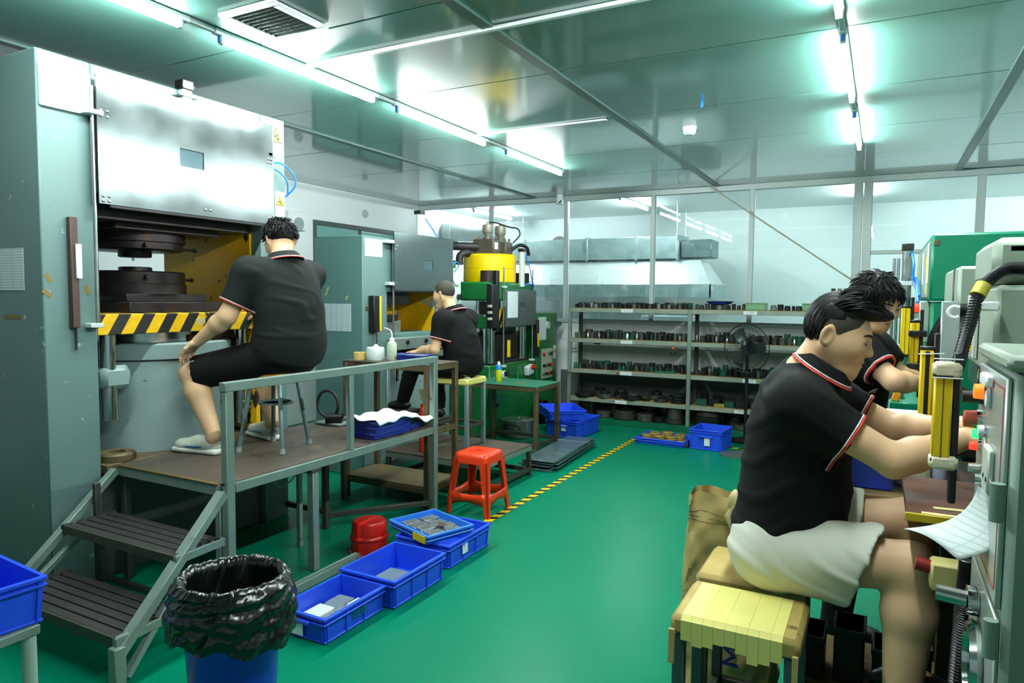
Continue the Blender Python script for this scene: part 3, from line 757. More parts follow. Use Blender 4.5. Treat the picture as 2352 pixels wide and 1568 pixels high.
# gauge box on the wall side behind the press
t = thing('gauge_box', 'small white gauge box on the left wall behind the seated man\'s head', 'gauge', (X0, 6.28, 2.45))
MB().box(X0, X0 + .08, 6.13, 6.43, 2.40, 2.62, .006).build('case', m_white, t)
MB().cyl((X0 + .08, 6.30, 2.47), (X0 + .09, 6.30, 2.47), .08, n=28).build('dial', mat('dial_grey', (150, 168, 168), .3, .3), t)
t = MB().cyl((X0, 7.62, 2.74), (X0 + .02, 7.62, 2.74), .055, n=24).build('wall_plug', mat('plug_grey', (170, 182, 180), .5)); tag(t, 'round grey plug in the left wall under the ceiling', 'plug')

# ------------------------------------------------------------------ steel platform with rail and stairs in front of the big press
pf = thing('work_platform', 'grey steel work platform with handrail in front of the big press', 'platform', (-3.28, 3.26, 0))
OX = -2.85
MB().box(-3.72, OX - .02, 2.34, 4.16, .645, .655, .001).build('deck_plate', m_plate, pf)
for a, b in (((OX - .025, 2.395, .625), (OX - .025, 4.15, .625)), ((-3.70, 2.34, .622), (-3.70, 4.16, .622)), ((-3.72, 2.338, .622), (OX - .05, 2.338, .622)), ((-3.70, 4.148, .622), (OX - .05, 4.148, .622))):
    MB().bar(a, b, .044, .05).build('deck_beam', m_tube, pf)
MB().bar((-3.70, 2.318, .655), (OX - .04, 2.318, .655), .016, .012).build('deck_nosing', mat('brass_edge', (120, 100, 56), .5, .3), pf)
for y in (2.92, 3.5): MB().bar((-3.70, y, .615), (OX - .03, y, .615), .04, .05).build('cross_beam', m_tubedark, pf)
for y in (2.365, 4.178):
    MB().box(OX - .045, OX, y - .025, y + .025, 0, 1.1185, .004).build('corner_post', m_tube, pf)
MB().box(OX - .09, OX - .05, 2.335, 2.385, 0, .60, .004).build('support_leg', m_tube, pf)
MB().bar((OX - .0225, 2.337, 1.142), (OX - .0225, 4.206, 1.142), .047, .047).build('handrail', m_tube, pf)
MB().box(OX - .042, OX - .006, 3.255, 3.295, .651, 1.1185, .003).build('rail_post', m_tube, pf)
MB().box(OX - .055, OX - .005, 2.935, 2.985, 0, .60, .004).build('support_leg', m_tube, pf)
MB().box(OX - .08, OX, 2.92, 3.0, .58, .602, .003).build('leg_cap', m_tubedark, pf)
MB().box(-3.35, -3.31, 3.52, 3.56, 0, .60, .004).build('support_leg', m_tubedark, pf)
MB().box(-3.24, -3.21, 3.18, 3.21, 0, .60, .003).build('support_leg', m_tube, pf)
MB().box(-3.72, -3.68, 2.34, 2.38, 0, .60, .004).build('support_leg', m_tubedark, pf)
MB().box(-3.72, -3.68, 4.12, 4.16, 0, .60, .004).build('support_leg', m_tubedark, pf)
MB().bar((-3.33, 3.54, .09), (OX - .02, 4.15, .09), .035).build('floor_brace', m_tubedark, pf)
MB().bar((-3.70, 3.54, .12), (-3.33, 3.54, .12), .035).build('floor_brace', m_tubedark, pf)
MB().stube([(-2.95, 2.75, .60), (-3.0, 2.8, .53), (-3.02, 2.85, .50), (-3.0, 2.92, .53), (-2.98, 2.95, .60)], .004, 6).build('loose_wire', mat('wire_beige', (150, 140, 100), .5), pf)
# kerb tube lying on the floor under the crates
o = MB().bar((-2.745, 3.19, .0255), (-2.725, 2.42, .0255), .045, .05).build('steel_tube', m_tube); tag(o, 'grey square steel tube lying on the floor behind the blue crates', 'tube')
# stairs
st = thing('steel_stairs', 'grey two-step steel stairs leading up to the work platform', 'stairs', (-3.2, 2.0, 0))
OT, OB = (-2.845, 2.305, .62), (-2.70, 1.665, .13); IT, IB = (-3.70, 2.30, .63), (-3.62, 1.665, .13)
MB().bar(OT, OB, .05, .045).build('stringer', m_tube, st)
MB().bar(IT, IB, .04, .04).build('stringer', m_tube, st)
MB().box(-2.725, -2.675, 1.64, 1.69, 0, .165, .004).build('leg', m_tube, st)
MB().box(-3.645, -3.595, 1.64, 1.69, 0, .165, .004).build('leg', m_tube, st)
MB().bar((-2.70, 1.70, .02), (-2.76, 2.02, .33), .03).build('brace', m_tube, st)
MB().bar((-3.60, 1.70, .10), (-3.66, 2.16, .40), .03).build('brace', m_tube, st)
MB().bar((-3.62, 2.16, .10), (-2.78, 2.16, .10), .03).build('brace', m_tubedark, st)
MB().bar((-3.64, 2.16, 0), (-3.64, 2.16, .60), .03).build('rear_post', m_tubedark, st)
for z, y0, n, x0, x1 in ((.20, 1.66, 6, -3.60, -2.72), (.425, 1.98, 5, -3.64, -2.775)):
    for k in range(n):
        MB().box(x0, x1, y0 + .012 + k * .052, y0 + .056 + k * .052, z - .022, z, .003).build('tread_slat', m_tread, st)
    MB().box(x0 - .01, x1 + .01, y0, y0 + .012, z - .045, z, .002).build('tread_front', m_tubedark, st)
    MB().bar((x1 + .01, y0, z - .02), (x1 - .01, y0 + n * .052 + .02, z - .02), .025, .04).build('tread_side', m_tube, st)
    MB().bar((x0, y0, z - .02), (x0, y0 + n * .052 + .02, z - .02), .025, .04).build('tread_side', m_tubedark, st)

# stool for the seated man on the platform
def round_stool(label, c, z0, legs, seat_z, seat_r, seatm):
    t = thing('round_stool', label, 'stool', (c[0], c[1], z0))
    MB().lathe([(seat_r * .96, seat_z - .028), (seat_r, seat_z - .02), (seat_r, seat_z - .006), (seat_r * .94, seat_z)], (c[0], c[1], 0), 40).build('seat', seatm, t)
    for lx, ly in legs:
        q = Vector((c[0] + (lx - c[0]) * .62, c[1] + (ly - c[1]) * .62, seat_z - .03)); p = Vector((lx, ly, z0 + .005))
        lg = MB().tube([p, p.lerp(q, .92), q + (Vector((c[0], c[1], seat_z - .03)) - q) * .25], .0135, 12).build('leg', mat('stool_leg_grey', (104, 128, 128), .35, .3, var=.12), t)
        MB().cyl((lx, ly, z0 + .0005), p.lerp(q, .06), .0165, .0155, 12).build('rubber_foot', mat('rubber_grey', (140, 156, 152), .6), lg)
    MB().lathe([(.095, seat_z - .2), (.105, seat_z - .2), (.105, seat_z - .188), (.095, seat_z - .188), (.095, seat_z - .2)], (c[0], c[1], 0), 28).build('leg_ring', _M['stool_leg_grey'], t)
    return t
m_seatwood = mat('orange_wood_seat', (214, 140, 30), .3, var=.1, vscale=6, coat=.5)
round_stool('round stool with orange wooden seat and grey legs on the work platform', (-3.29, 3.07), .655, [(-3.39, 2.87), (-3.12, 2.96), (-3.20, 3.26), (-3.455, 3.20)], 1.135, .16, m_seatwood)

# junk on the deck behind the stool
t = thing('cable_coil', 'black cable coil with an old motor lying beside the big press', 'coil', (-3.6, 3.75, .66))
MB().stube([(-3.60 + .10 * math.cos(a), 3.86, .80 + .10 * math.sin(a)) for a in [i * .5 for i in range(14)]], .012, 8).build('cable', m_rubber, t)
MB().cyl((-3.56, 3.80, .70), (-3.46, 3.86, .70), .042, n=20).build('motor', m_dsteel, t)
MB().box(-3.66, -3.42, 3.78, 3.92, .657, .675, .006).build('rag', mat('rag_grey', (120, 132, 130), .8), t)
o = MB().box(-3.66, -3.54, 2.84, 2.90, .656, .78, .01).build('teal_box', mat('teal_plastic', (40, 170, 160), .4)); tag(o, 'small teal plastic box behind the white sneaker on the platform', 'box')

# blue trays and white cloth on the platform
def tray(label, c, z, size, rz, group):
    t = thing('parts_tray', label, 'tray', (c[0], c[1], z), rz, group); a, b, h = size[0] / 2, size[1] / 2, size[2]
    MB(True).box(-a * .95, a * .95, -b * .95, b * .95, 0, h * .78, .004).build('body', m_bluedk, t)
    MB(True).box(-a, a, -b, b, h * .66, h * .8, .003).box(-a, a, -b, -b + .008, h * .78, h, .002).box(-a, a, b - .008, b, h * .78, h, .002).box(-a, -a + .008, -b, b, h * .78, h, .002).box(a - .008, a, -b, b, h * .78, h, .002).build('rim', m_bluedk, t)
    MB(True).box(-a * .7, a * .7, -b * .8, b * .8, h * .78, h * .93, .003).build('metal_parts', mat('tray_parts', (150, 160, 160), .4, .5, var=.2, vscale=30), t)
    return t
for k, nm in enumerate(('bottom', 'middle', 'top')):
    tray('navy blue parts tray, %s of the three stacked under the white cloth' % nm, (-3.01 + .004 * k, 3.74 - .003 * k, 0), .656 + .0395 * k, (.24, .40, .042), .03 * (k - 1), 'stacked blue trays')
tray('single navy blue parts tray at the far end of the platform', (-3.02, 4.04, 0), .656, (.22, .17, .042), .05, 'stacked blue trays')
cl = MB().grid(lambda u, v: (lambda x, y: Vector((x, y, (.790 - .055 * max(0, min(1, (y - 3.92) / .16)) + .010 * math.sin(9 * u + 4 * v) * math.sin(7 * v + 2) + .008 * math.sin(23 * v + 5 * u) - .06 * max(0, abs(u - .5) - .42) * 6 - .5 * max(0, v - .93)))))(-3.16 + .30 * u + .01 * math.sin(14 * v), 3.52 + .66 * v + .02 * math.sin(8 * u)), 22, 40)
o = cl.build('white_cloth', mat('white_cloth', (236, 246, 250), .75), smooth=80); tag(o, 'white cloth draped over the navy blue trays', 'cloth')
sm_ = o.modifiers.new('s', 'SOLIDIFY'); sm_.thickness = .003; sm_.offset = 1

# ------------------------------------------------------------------ blue crates on the floor beside the aisle
cA = crate('plastic_crate', 'nearest blue crate on the floor, holding rows of white and silver plates', (-2.335, 2.53, .001), (.285, .425, .128), 0., card=('y', -.02, .02, .075, .06))
cB = crate('plastic_crate', 'middle blue crate on the floor, holding two grey plate stacks', (-2.315, 2.99, .001), (.345, .455, .152), 0., grip=False)
cC = crate('plastic_crate', 'third blue crate on the floor with a shallow tray of plates across it', (-2.375, 3.575, .001), (.375, .475, .145), 0., card=('x', -.06, .045, .06, .06))
lettering('painted_text', '银泰', .058, (-2.335 + .1475, 2.56, .07), (0, 1, 0), (0, 0, 1), mat('green_paint', (10, 110, 90), .5), cA)
o = MB().cbox((-2.355, 2.535 - .222, .098), (.05, .004, .014), .002).build('red_tag', mat('red_tag', (190, 60, 50), .5), cA)
m_alp = mat('plate_silver', (186, 194, 194), .3, .85, rvar=.08, var=.06)
m_alw = mat('plate_white', (222, 228, 226), .45, .2)
m_dull = mat('plate_dull', (120, 138, 146), .45, .5, var=.08)
def plate_row(y0, n, x, dy, sz, mm, z, ang, label, group, name='metal_plate'):
    me = MB(True).cbox((0, 0, 0), sz, .001).mesh(name)
    for k in range(n):
        o = link(name, me, mm); o.location = (x, y0 + k * dy, z); o.rotation_euler = (ang, 0, random.uniform(-.03, .03))
        tag(o, '%s %s' % (nth(k + 1), label), 'plate', group)
plate_row(2.385, 12, -2.40, .0125, (.10, .075, .004), m_alw, .035, .45, 'white plate from the near end, left row of the nearest crate', 'white plates in the nearest crate')
plate_row(2.40, 14, -2.285, .0125, (.10, .075, .004), m_alp, .035, .45, 'silver plate from the near end, right row of the nearest crate', 'silver plates in the nearest crate')
plate_row(2.56, 9, -2.39, .0125, (.10, .07, .004), m_dull, .034, .45, 'dull grey plate from the near end, far left row of the nearest crate', 'dull plates in the nearest crate')
plate_row(2.60, 7, -2.28, .0125, (.10, .07, .004), m_alw, .034, .45, 'white plate from the near end, far right row of the nearest crate', 'far white plates in the nearest crate')
for k, (x, y, w_, l, rz) in enumerate(((-2.38, 2.97, .13, .30, .02), (-2.245, 2.96, .12, .28, -.02))):
    for j in range(4):
        o = MB(True).box(-w_ / 2, w_ / 2, -l / 2, l / 2, 0, .009, .001).build('grey_plate', m_dull, None)
        o.location = (x + .003 * j, y + random.uniform(-.01, .01), .0075 + .0098 * j); o.rotation_euler = (0, 0, rz + random.uniform(-.02, .02))
        tag(o, '%s grey plate from the bottom of the %s stack in the middle crate' % (nth(j + 1), 'left' if k == 0 else 'right'), 'plate', 'grey plates in the middle crate, %s stack' % ('left' if k == 0 else 'right'))
# shallow tray across the third crate
tr = crate('shallow_tray', 'shallow pale blue tray of silver plates lying across the third crate', (-2.425, 3.50, .149), (.40, .33, .055), -.35, mat('tray_paleblue', (52, 128, 232), .36), ribs=(2, 2), cat='tray', grip=False)
MB(True).box(.06, .19, -.178, -.166, .004, .05, .002).build('yellow_label', m_signyellow, tr)
_me = MB(True).box(-.035, .035, -.055, .055, 0, .006, .001).mesh('silver_plate')
for i, (u, v, nn) in enumerate(((-.13, -.06, 5), (-.05, -.06, 5), (.04, -.06, 6), (.12, -.06, 5), (-.12, .07, 5), (-.03, .07, 4), (.06, .07, 5), (.13, .07, 4))):
    for j in range(nn):
        o = link('silver_plate', _me, m_alp); p = Matrix.Translation((-2.425, 3.50, 0)) @ Matrix.Rotation(-.35, 4, 'Z') @ Vector((u, v, 0))
        o.location = (p.x, p.y, .1555 + .0066 * j); o.rotation_euler = (0, 0, -.35 + random.uniform(-.06, .06))
        tag(o, '%s silver plate up in the %s %s stack of the shallow tray' % (nth(j + 1), nth(i % 4 + 1), 'front' if i < 4 else 'back'), 'plate', 'silver plates in the shallow tray')
o = MB(True).box(-.022, .022, -.035, .035, 0, .008, .002).build('brown_plate', mat('brown_dark', (84, 66, 62), .4)); o.location = (-2.345, 3.50, .196); o.rotation_euler = (0, 0, .5); tag(o, 'small dark brown plate on top of the silver plates', 'plate')

# round red stool and square orange stool
t = thing('round_plastic_stool', 'short round red plastic stool under the platform edge', 'stool', (-2.785, 3.345, 0))
MB().lathe([(.122, .001), (.122, .012), (.116, .014), (.114, .10), (.121, .102), (.119, .112), (.111, .12), (.106, .19), (.097, .203), (.02, .206), (.012, .200), (0, .2)], (-2.785, 3.345, 0), 40).build('body', m_red, t)
def square_stool(label, c, rz, h=.455):
    t = thing('plastic_stool', label, 'stool', (c[0], c[1], 0), rz)
    A, B_ = .128, .178
    def ring(a, z, r=.03, n=4):
        pts = []
        for qx, qy, s in ((1, 1, 0), (-1, 1, 1), (-1, -1, 2), (1, -1, 3)):
            for k in range(n + 1):
                t_ = (s + k / n) * PI / 2; pts.append((qx * (a - r) + r * math.cos(t_), qy * (a - r) + r * math.sin(t_), z))
        return pts
    mb = MB(True); rs = [ring(.085, h - .002, .02), ring(.118, h, .03), ring(.134, h - .008, .032), ring(.142, h - .03, .034), ring(.146, h - .075, .034)]
    vs = sum(rs, []); m = len(rs[0]); fs = [tuple(range(m))]
    for k in range(len(rs) - 1):
        for i in range(m): fs.append((k * m + i, k * m + (i + 1) % m, (k + 1) * m + (i + 1) % m, (k + 1) * m + i))
    mb.add(vs, fs); so = mb.build('seat', m_redplastic, t, smooth=45)
    MB(True).cyl((0, 0, h - .001), (0, 0, h + .001), .018, n=16).build('seat_hole', mat('stool_dark_hole', (120, 24, 8), .4), so)
    for k in range(5): MB(True).bar((-.07 + k * .022, -.05, h), (-.03 + k * .022, .06, h), .005, .004).build('seat_ridge', m_redplastic, so)
    for sx in (-1, 1):
        for sy in (-1, 1):
            lg = MB(True)
            # L-shaped tapering leg: two webs meeting at the corner
            tx, ty = sx * .143, sy * .143; bx, by = sx * B_, sy * B_
            for dxx, dyy in ((1, 0), (0, 1)):
                w0, w1 = .06, .034; th_ = .012
                def quad(X, Y, z, wv):
                    if dxx: return [(X, Y, z), (X - sx * wv, Y, z), (X - sx * wv, Y - sy * th_, z), (X, Y - sy * th_, z)]
                    return [(X, Y, z), (X, Y - sy * wv, z), (X - sx * th_, Y - sy * wv, z), (X - sx * th_, Y, z)]
                lg.add(quad(tx, ty, h - .06, w0) + quad(bx, by, .001, w1), [(0, 1, 2, 3), (7, 6, 5, 4), (0, 1, 5, 4), (1, 2, 6, 5), (2, 3, 7, 6), (3, 0, 4, 7)])
            lg.build('leg', m_redplastic, t, smooth=0)
    zz = .13; a = .143 + (B_ - .143) * (1 - zz / h) - .006
    for sx, sy in ((0, -1), (0, 1), (-1, 0), (1, 0)):
        # arched stretchers between the legs
        pts = []
        if sy: mb = MB(True).grid(lambda u, v: Vector(((u * 2 - 1) * (a - .02), sy * a, zz - .028 + .056 * v + .028 * (2 * u - 1) ** 2 * (1 if v < .5 else -.6) * -1)), 10, 1)
        else: mb = MB(True).grid(lambda u, v: Vector((sx * a, (u * 2 - 1) * (a - .02), zz - .028 + .056 * v + .028 * (2 * u - 1) ** 2 * (1 if v < .5 else -.6) * -1)), 10, 1)
        o = mb.build('stretcher', m_redplastic, t, smooth=60); md = o.modifiers.new('s', 'SOLIDIFY'); md.thickness = .012; md.offset = 0
    return t
square_stool('tall orange-red square plastic stool by the hazard tape', (-2.63, 4.42), math.radians(2))

# ------------------------------------------------------------------ dustbin with black bag
BX, BY = -1.965, 1.625
t = thing('waste_bin', 'blue plastic waste bin lined with a black bag', 'bin', (BX, BY, 0))
MB().lathe([(.128, .001), (.132, .01), (.165, .585), (.171, .60), (.166, .60), (.159, .58), (.125, .02), (0, .02)], (BX, BY, 0), 48).build('bin_body', m_bluemid, t)
rng = np.random.RandomState(3); ph = rng.uniform(0, 6.28, 12)
def _tri(x): return math.asin(math.sin(x)) * .64
def crinkle(a, s): return sum(_tri(a * k + ph[k % 12] + s * (1.5 + .22 * k) * (1 if k % 2 else -1)) / (1 + .11 * k) for k in (3, 5, 8, 13, 19, 27, 37, 51, 67, 89)) * .42
def bag(u, v):
    a = 2 * PI * u
    s = v * 1.0
    drop = .155 + .045 * math.sin(a + 2.2) + .03 * math.sin(2 * a + .6) + .012 * math.sin(9 * a)
    if s < .40:      # inside wall, rising from the bin's bottom
        k = s / .40; r = .118 + .052 * k; z = .24 + .375 * k; amp = .008
    elif s < .5:
        k = (s - .40) / .1; r = .170 + .052 * k; z = .615 + .020 * math.sin(k * PI); amp = .007
    else:
        k = (s - .5) / .5; r = .222 + .018 * math.sin(k * 2.6) + .006 * math.sin(26 * k + 3 * a) * (1 - k) + .01 * k; z = .615 - drop * k * (.95 if k < .9 else 1); amp = .005 + .009 * k
    c_ = crinkle(a + .25 * math.sin(4 * s), 9 * s) + .35 * _tri(34 * s + 7 * a + 2 * math.sin(5 * a)) * (s > .5)
    r += amp * c_; z += .010 * crinkle(a + 1.3, 3 * s) * (1 if s > .3 else .3)
    r *= .87; return Vector((BX + r * math.cos(a), BY + r * math.sin(a), z))
o = MB().grid(bag, 400, 84, True).build('bin_bag', m_bag, t, smooth=24, fix=False)
MB().lathe([(0, .25), (.108, .26)], (BX, BY, 0), 32).build('bag_bottom', m_bag, t)

# crate on a stand at the left frame edge
t = thing('metal_stool', 'grey metal stool under the blue crate at the left frame edge', 'stool', (-2.74, 1.15, 0))
MB().box(-2.94, -2.56, .97, 1.31, .41, .445, .004).build('seat', m_tube, t)
for x in (-2.92, -2.59):
    for y in (1.0, 1.285): MB().cyl((x, y, 0), (x, y, .41), .023, n=16).build('leg', mat('leg_white', (176, 194, 186), .35, .2), t)
crate('plastic_crate', 'empty blue crate on a metal stool at the left frame edge', (-2.76, 1.14, .4455), (.36, .40, .165), math.radians(-4))
t = MB().box(-4.02, -3.93, 1.62, 1.75, 0, .45, .01).build('red_canister', mat('dull_red', (110, 30, 20), .5)); tag(t, 'dull red box on the floor beside the big press side', 'box')
# ------------------------------------------------------------------ second grey press
QX = -4.0
p2 = thing('hydraulic_press', 'second grey press with half-raised guard, behind the tall steel table', 'press', (-4.3, 5.4, 0))
MB().box(-4.56, QX, 4.73, 5.05, 0, 2.13, .006).build('left_column', m_greyside, p2)
MB().box(QX, QX + .004, 4.735, 5.06, .1, 2.125, .001).build('column_face', m_greypaint, p2)
MB().box(-4.56, QX, 5.87, 6.11, 0, 2.13, .006).build('right_column', m_greypaint, p2)
MB().box(-4.55, QX - .03, 5.855, 5.871, .9, 2.1, .002).build('yellow_lining', mat('worn_yellow_grey', (224, 168, 8), .42, var=.1, spots=(((140, 156, 150), .60, 3.5), ((40, 30, 12), .70, 14.))), p2)
MB().box(-4.56, QX, 5.05, 5.87, 1.64, 2.13, .006).build('crown', m_greypaint, p2)
MB().box(-4.56, -4.50, 5.05, 5.87, .9, 1.64, .004).build('back_plate', m_yellow, p2)
MB().box(-4.45, -4.06, 5.07, 5.50, 1.52, 1.64, .004).build('ram', m_dsteel, p2)
MB().lathe([(.17, 1.25), (.17, 1.36), (.16, 1.37)], (-4.22, 5.28, 0), 36).build('die_ring', m_alp, p2)
MB().box(-4.4, -4.05, 5.07, 5.3, 1.37, 1.43, .004).build('die_plate', m_dsteel, p2)
MB().box(-4.5, QX - .01, 5.06, 5.86, 1.18, 1.252, .004).build('bed', m_greyside, p2)
MB().box(QX - .005, QX + .055, 5.06, 5.86, 1.10, 1.215, .006).build('front_apron', mat('apron_steel', (128, 140, 136), .4, .3, spots=(((214, 190, 40), .72, 12.),)), p2)
for y in (5.3, 5.6): MB().cyl((QX + .055, y, 1.17), (QX + .07, y, 1.17), .02, n=14).build('apron_bolt', m_dsteel, p2)
MB().box(-4.5, QX + .01, 5.06, 5.86, 0, 1.06, .006).build('base_box', m_base, p2)
MB().cyl((QX + .05, 5.12, 1.08), (QX + .05, 5.12, .82), .035, n=20).build('guide_pillar', m_chrome, p2)
gd = MB().holed(-3.955, -3.94, 5.10, 6.08, 1.66, 2.19, 5.56, 5.72, 1.865, 1.955).build('guard_door', m_brushed, p2)
MB().box(-3.952, -3.946, 5.555, 5.725, 1.86, 1.96, .001).build('window', _M['guard_window'], gd)
MB().box(-3.96, -3.94, 5.12, 6.07, 1.645, 1.662, .003).build('rubber_edge', m_rubber, gd)
for y, z in ((5.12, 1.69), (5.14, 1.72), (5.12, 2.03), (5.14, 2.06), (6.06, 1.95), (6.06, 1.98), (5.62, 1.69), (5.67, 1.69)):
    o = link('bolt', bolt, m_dsteel, gd); o.location = INV[p2] @ Vector((-3.94, y, z))
MB().cyl((-3.965, 5.115, 2.12), (-3.965, 5.115, 1.16), .010, n=10).build('guide_rod', m_steel, p2)
MB().box(-4.0, -3.94, 5.0, 5.11, 2.08, 2.11, .003).build('slide_bracket', m_alu, p2)
MB().box(-4.0, -3.94, 5.03, 5.11, 1.70, 1.73, .003).build('slide_bracket', m_alu, p2)
cy_ = MB().cyl((-4.02, 5.60, 2.13), (-4.02, 5.60, 2.405), .032, n=20).build('air_cylinder', m_alu, p2)
MB().box(-4.06, -3.98, 5.56, 5.64, 2.40, 2.435, .004).build('cylinder_cap', m_black, cy_)
MB().stube([(-3.98, 5.64, 2.36), (-3.96, 5.72, 2.28), (-3.95, 5.80, 2.2)], .006, 8).build('air_hose', m_airblue, p2)
MB().stube([(-3.94, 6.07, 1.93), (-3.92, 6.12, 1.96), (-3.93, 6.17, 1.92), (-3.96, 6.14, 1.86)], .006, 8).build('air_hose', m_airblue, p2)
lc = MB().box(QX + .004, QX + .07, 4.80, 4.875, 1.285, 1.605, .004).build('light_curtain', m_black, p2)
MB().box(QX + .01, QX + .073, 4.875, 4.90, 1.29, 1.60, .003).build('yellow_strip', m_lcyellow, lc)
MB().stube([(QX + .04, 4.86, 1.285), (QX + .05, 4.86, 1.2), (QX + .02, 4.84, 1.12)], .005, 8).build('cable', m_rubber, lc)
MB().box(QX + .004, QX + .012, 4.76, 4.92, 1.475, 1.51, .002).build('bracket', m_rusty, lc)
o = MB().box(QX + .005, QX + .0065, 4.755, 4.995, 1.95, 2.105, .0004).build('notice_sheet', printed('form_p2', (222, 234, 236), (170, 184, 186), 60, 4, 'yz'), p2, smooth=0)
o = MB().box(-4.445, -4.13, 4.7275, 4.7295, 1.285, 1.53, .0004).build('form_sheet', printed('form_p2b', (196, 214, 218), (128, 148, 152), 62, 16), p2, smooth=0)
for x, z in ((-4.42, 1.62), (-4.40, 1.66), (-4.18, 1.585)): MB().cbox((x, 4.729, z), (.02, .001, .04), .0003, Matrix.Rotation(.6, 3, 'Y')).build('tape_scrap', _M['old_paper'], p2, smooth=0)
g = MB().box(-4.06, -3.98, 6.115, 6.30, 1.52, 1.90, .006).build('gauge_box', mat('gauge_white', (196, 208, 206), .4), p2)
MB().lathe([(.075, 0), (.08, .012), (.07, .018), (0, .016)], (-3.98, 6.21, 1.80), 28, Matrix.Rotation(PI / 2, 3, 'Y')).build('dial', m_paper, g)
MB().bar((-3.961, 6.21, 1.80), (-3.961, 6.245, 1.83), .004, .002).build('needle', m_ink, g)
MB().cyl((-3.98, 6.24, 1.60), (-3.94, 6.24, 1.60), .03, n=16).build('knob', m_black, g)
warn(6.00, 6.075, 1.68, 1.86, 1.77, p2, QX + .01)
MB().box(QX, QX + .03, 6.03, 6.06, 1.15, 1.55, .003).build('light_curtain_far', m_lcyellow, p2)

# ------------------------------------------------------------------ tall steel table with low shelf
tb = thing('steel_table', 'tall brown steel table with low shelf behind the platform rail', 'table', (-3.35, 4.41, 0))
TX0, TX1, TY0, TY1, TZ = -3.76, -2.94, 4.20, 4.62, 1.095
MB().box(TX0, TX1, TY0, TY1, TZ - .012, TZ, .002).build('table_top', m_plate, tb)
for x in (TX0 + .02, TX1 - .02):
    for y in (TY0 + .02, TY1 - .02): MB().box(x - .02, x + .02, y - .02, y + .02, 0, TZ - .012, .003).build('leg', m_rusty, tb)
for a, b in (((TX0 + .04, TY0 + .02), (TX1 - .04, TY0 + .02)), ((TX0 + .04, TY1 - .02), (TX1 - .04, TY1 - .02)), ((TX0 + .02, TY0 + .04), (TX0 + .02, TY1 - .04)), ((TX1 - .02, TY0 + .04), (TX1 - .02, TY1 - .04))):
    MB().bar((*a, TZ - .032), (*b, TZ - .032), .035, .04).build('apron', m_rusty, tb)
MB().box(TX0 + .005, TX1 - .005, TY0 + .005, TY1 - .005, .165, .18, .002).build('low_shelf', mat('shelf_plywood', (112, 98, 68), .55, var=.15), tb)
for a, b in (((TX0 + .04, TY0 + .02), (TX1 - .04, TY0 + .02)), ((TX1 - .02, TY0 + .04), (TX1 - .02, TY1 - .04))):
    MB().bar((*a, .143), (*b, .143), .035, .04).build('low_rail', m_rusty, tb)
MB().bar((TX1 - .02, TY0 + .04, .58), (TX1 - .02, TY1 - .04, .58), .035, .045).build('side_rail', m_rusty, tb)
# on the table
t = thing('tape_roll', 'roll of yellow masking tape on the tall steel table', 'tape', (-3.66, 4.29, TZ))
MB().lathe([(.026, 0), (.049, 0), (.049, .058), (.026, .058), (.026, 0)], (-3.66, 4.29, TZ + .001), 32).build('tape', mat('tape_cream', (220, 190, 110), .5), t)
MB().lathe([(.024, .001), (.026, .001), (.026, .057), (.024, .057), (.024, .001)], (-3.66, 4.29, TZ + .001), 32).build('core', m_kraft, t)
t = thing('paper_roll', 'white toilet paper roll on the tall steel table', 'paper roll', (-3.535, 4.33, TZ))
MB().lathe([(.02, 0), (.068, 0), (.071, .01), (.071, .09), (.066, .10), (.022, .10), (.02, 0)], (-3.535, 4.33, TZ + .001), 36).build('roll', m_paper, t)
MB().lathe([(.03, 0), (.024, .012), (.008, .03), (0, .033)], (-3.53, 4.33, TZ + .095), 10).build('pulled_tip', m_paper, t)
t = thing('squeeze_bottle', 'clear squeeze bottle with bent spout beside the paper roll', 'bottle', (-3.395, 4.36, TZ))
MB().lathe([(0, 0), (.036, 0), (.039, .006), (.039, .125), (.034, .142), (.018, .15), (.018, .152), (0, .152)], (-3.395, 4.36, TZ + .001), 28).build('bottle', mat('cloudy_plastic', (206, 222, 196), .25, coat=.4), t)
MB().lathe([(.02, .15), (.02, .172), (.008, .182), (0, .182)], (-3.395, 4.36, TZ + .001), 20).build('cap', m_white, t)
MB().tube([(-3.395, 4.36, TZ + .18), (-3.395, 4.36, TZ + .215), (-3.405, 4.355, TZ + .238), (-3.43, 4.345, TZ + .252), (-3.455, 4.335, TZ + .258)], [.006, .006, .005, .004, .003], 8).build('spout', m_white, t)
tray('navy blue parts tray on the tall steel table beside the squeeze bottle', (-3.22, 4.44, 0), TZ + .001, (.17, .24, .05), PI / 2 + .1, 'trays on the tall table')
tray('small navy tray half hidden behind the squeeze bottle', (-3.40, 4.52, 0), TZ + .001, (.12, .14, .045), PI / 2, 'trays on the tall table')
t = thing('lubricant_bottle', 'small red bottle standing behind the tall table', 'bottle', (-3.42, 4.80, .283))
MB().lathe([(0, 0), (.022, 0), (.022, .36), (.012, .38), (0, .38)], (-3.42, 4.80, .2835), 16).build('bottle', mat('bottle_redlabel', (190, 40, 20), .4), t)
MB().lathe([(.012, .38), (.012, .41), (0, .412)], (-3.42, 4.80, .2835), 12).build('cap', m_red, t)

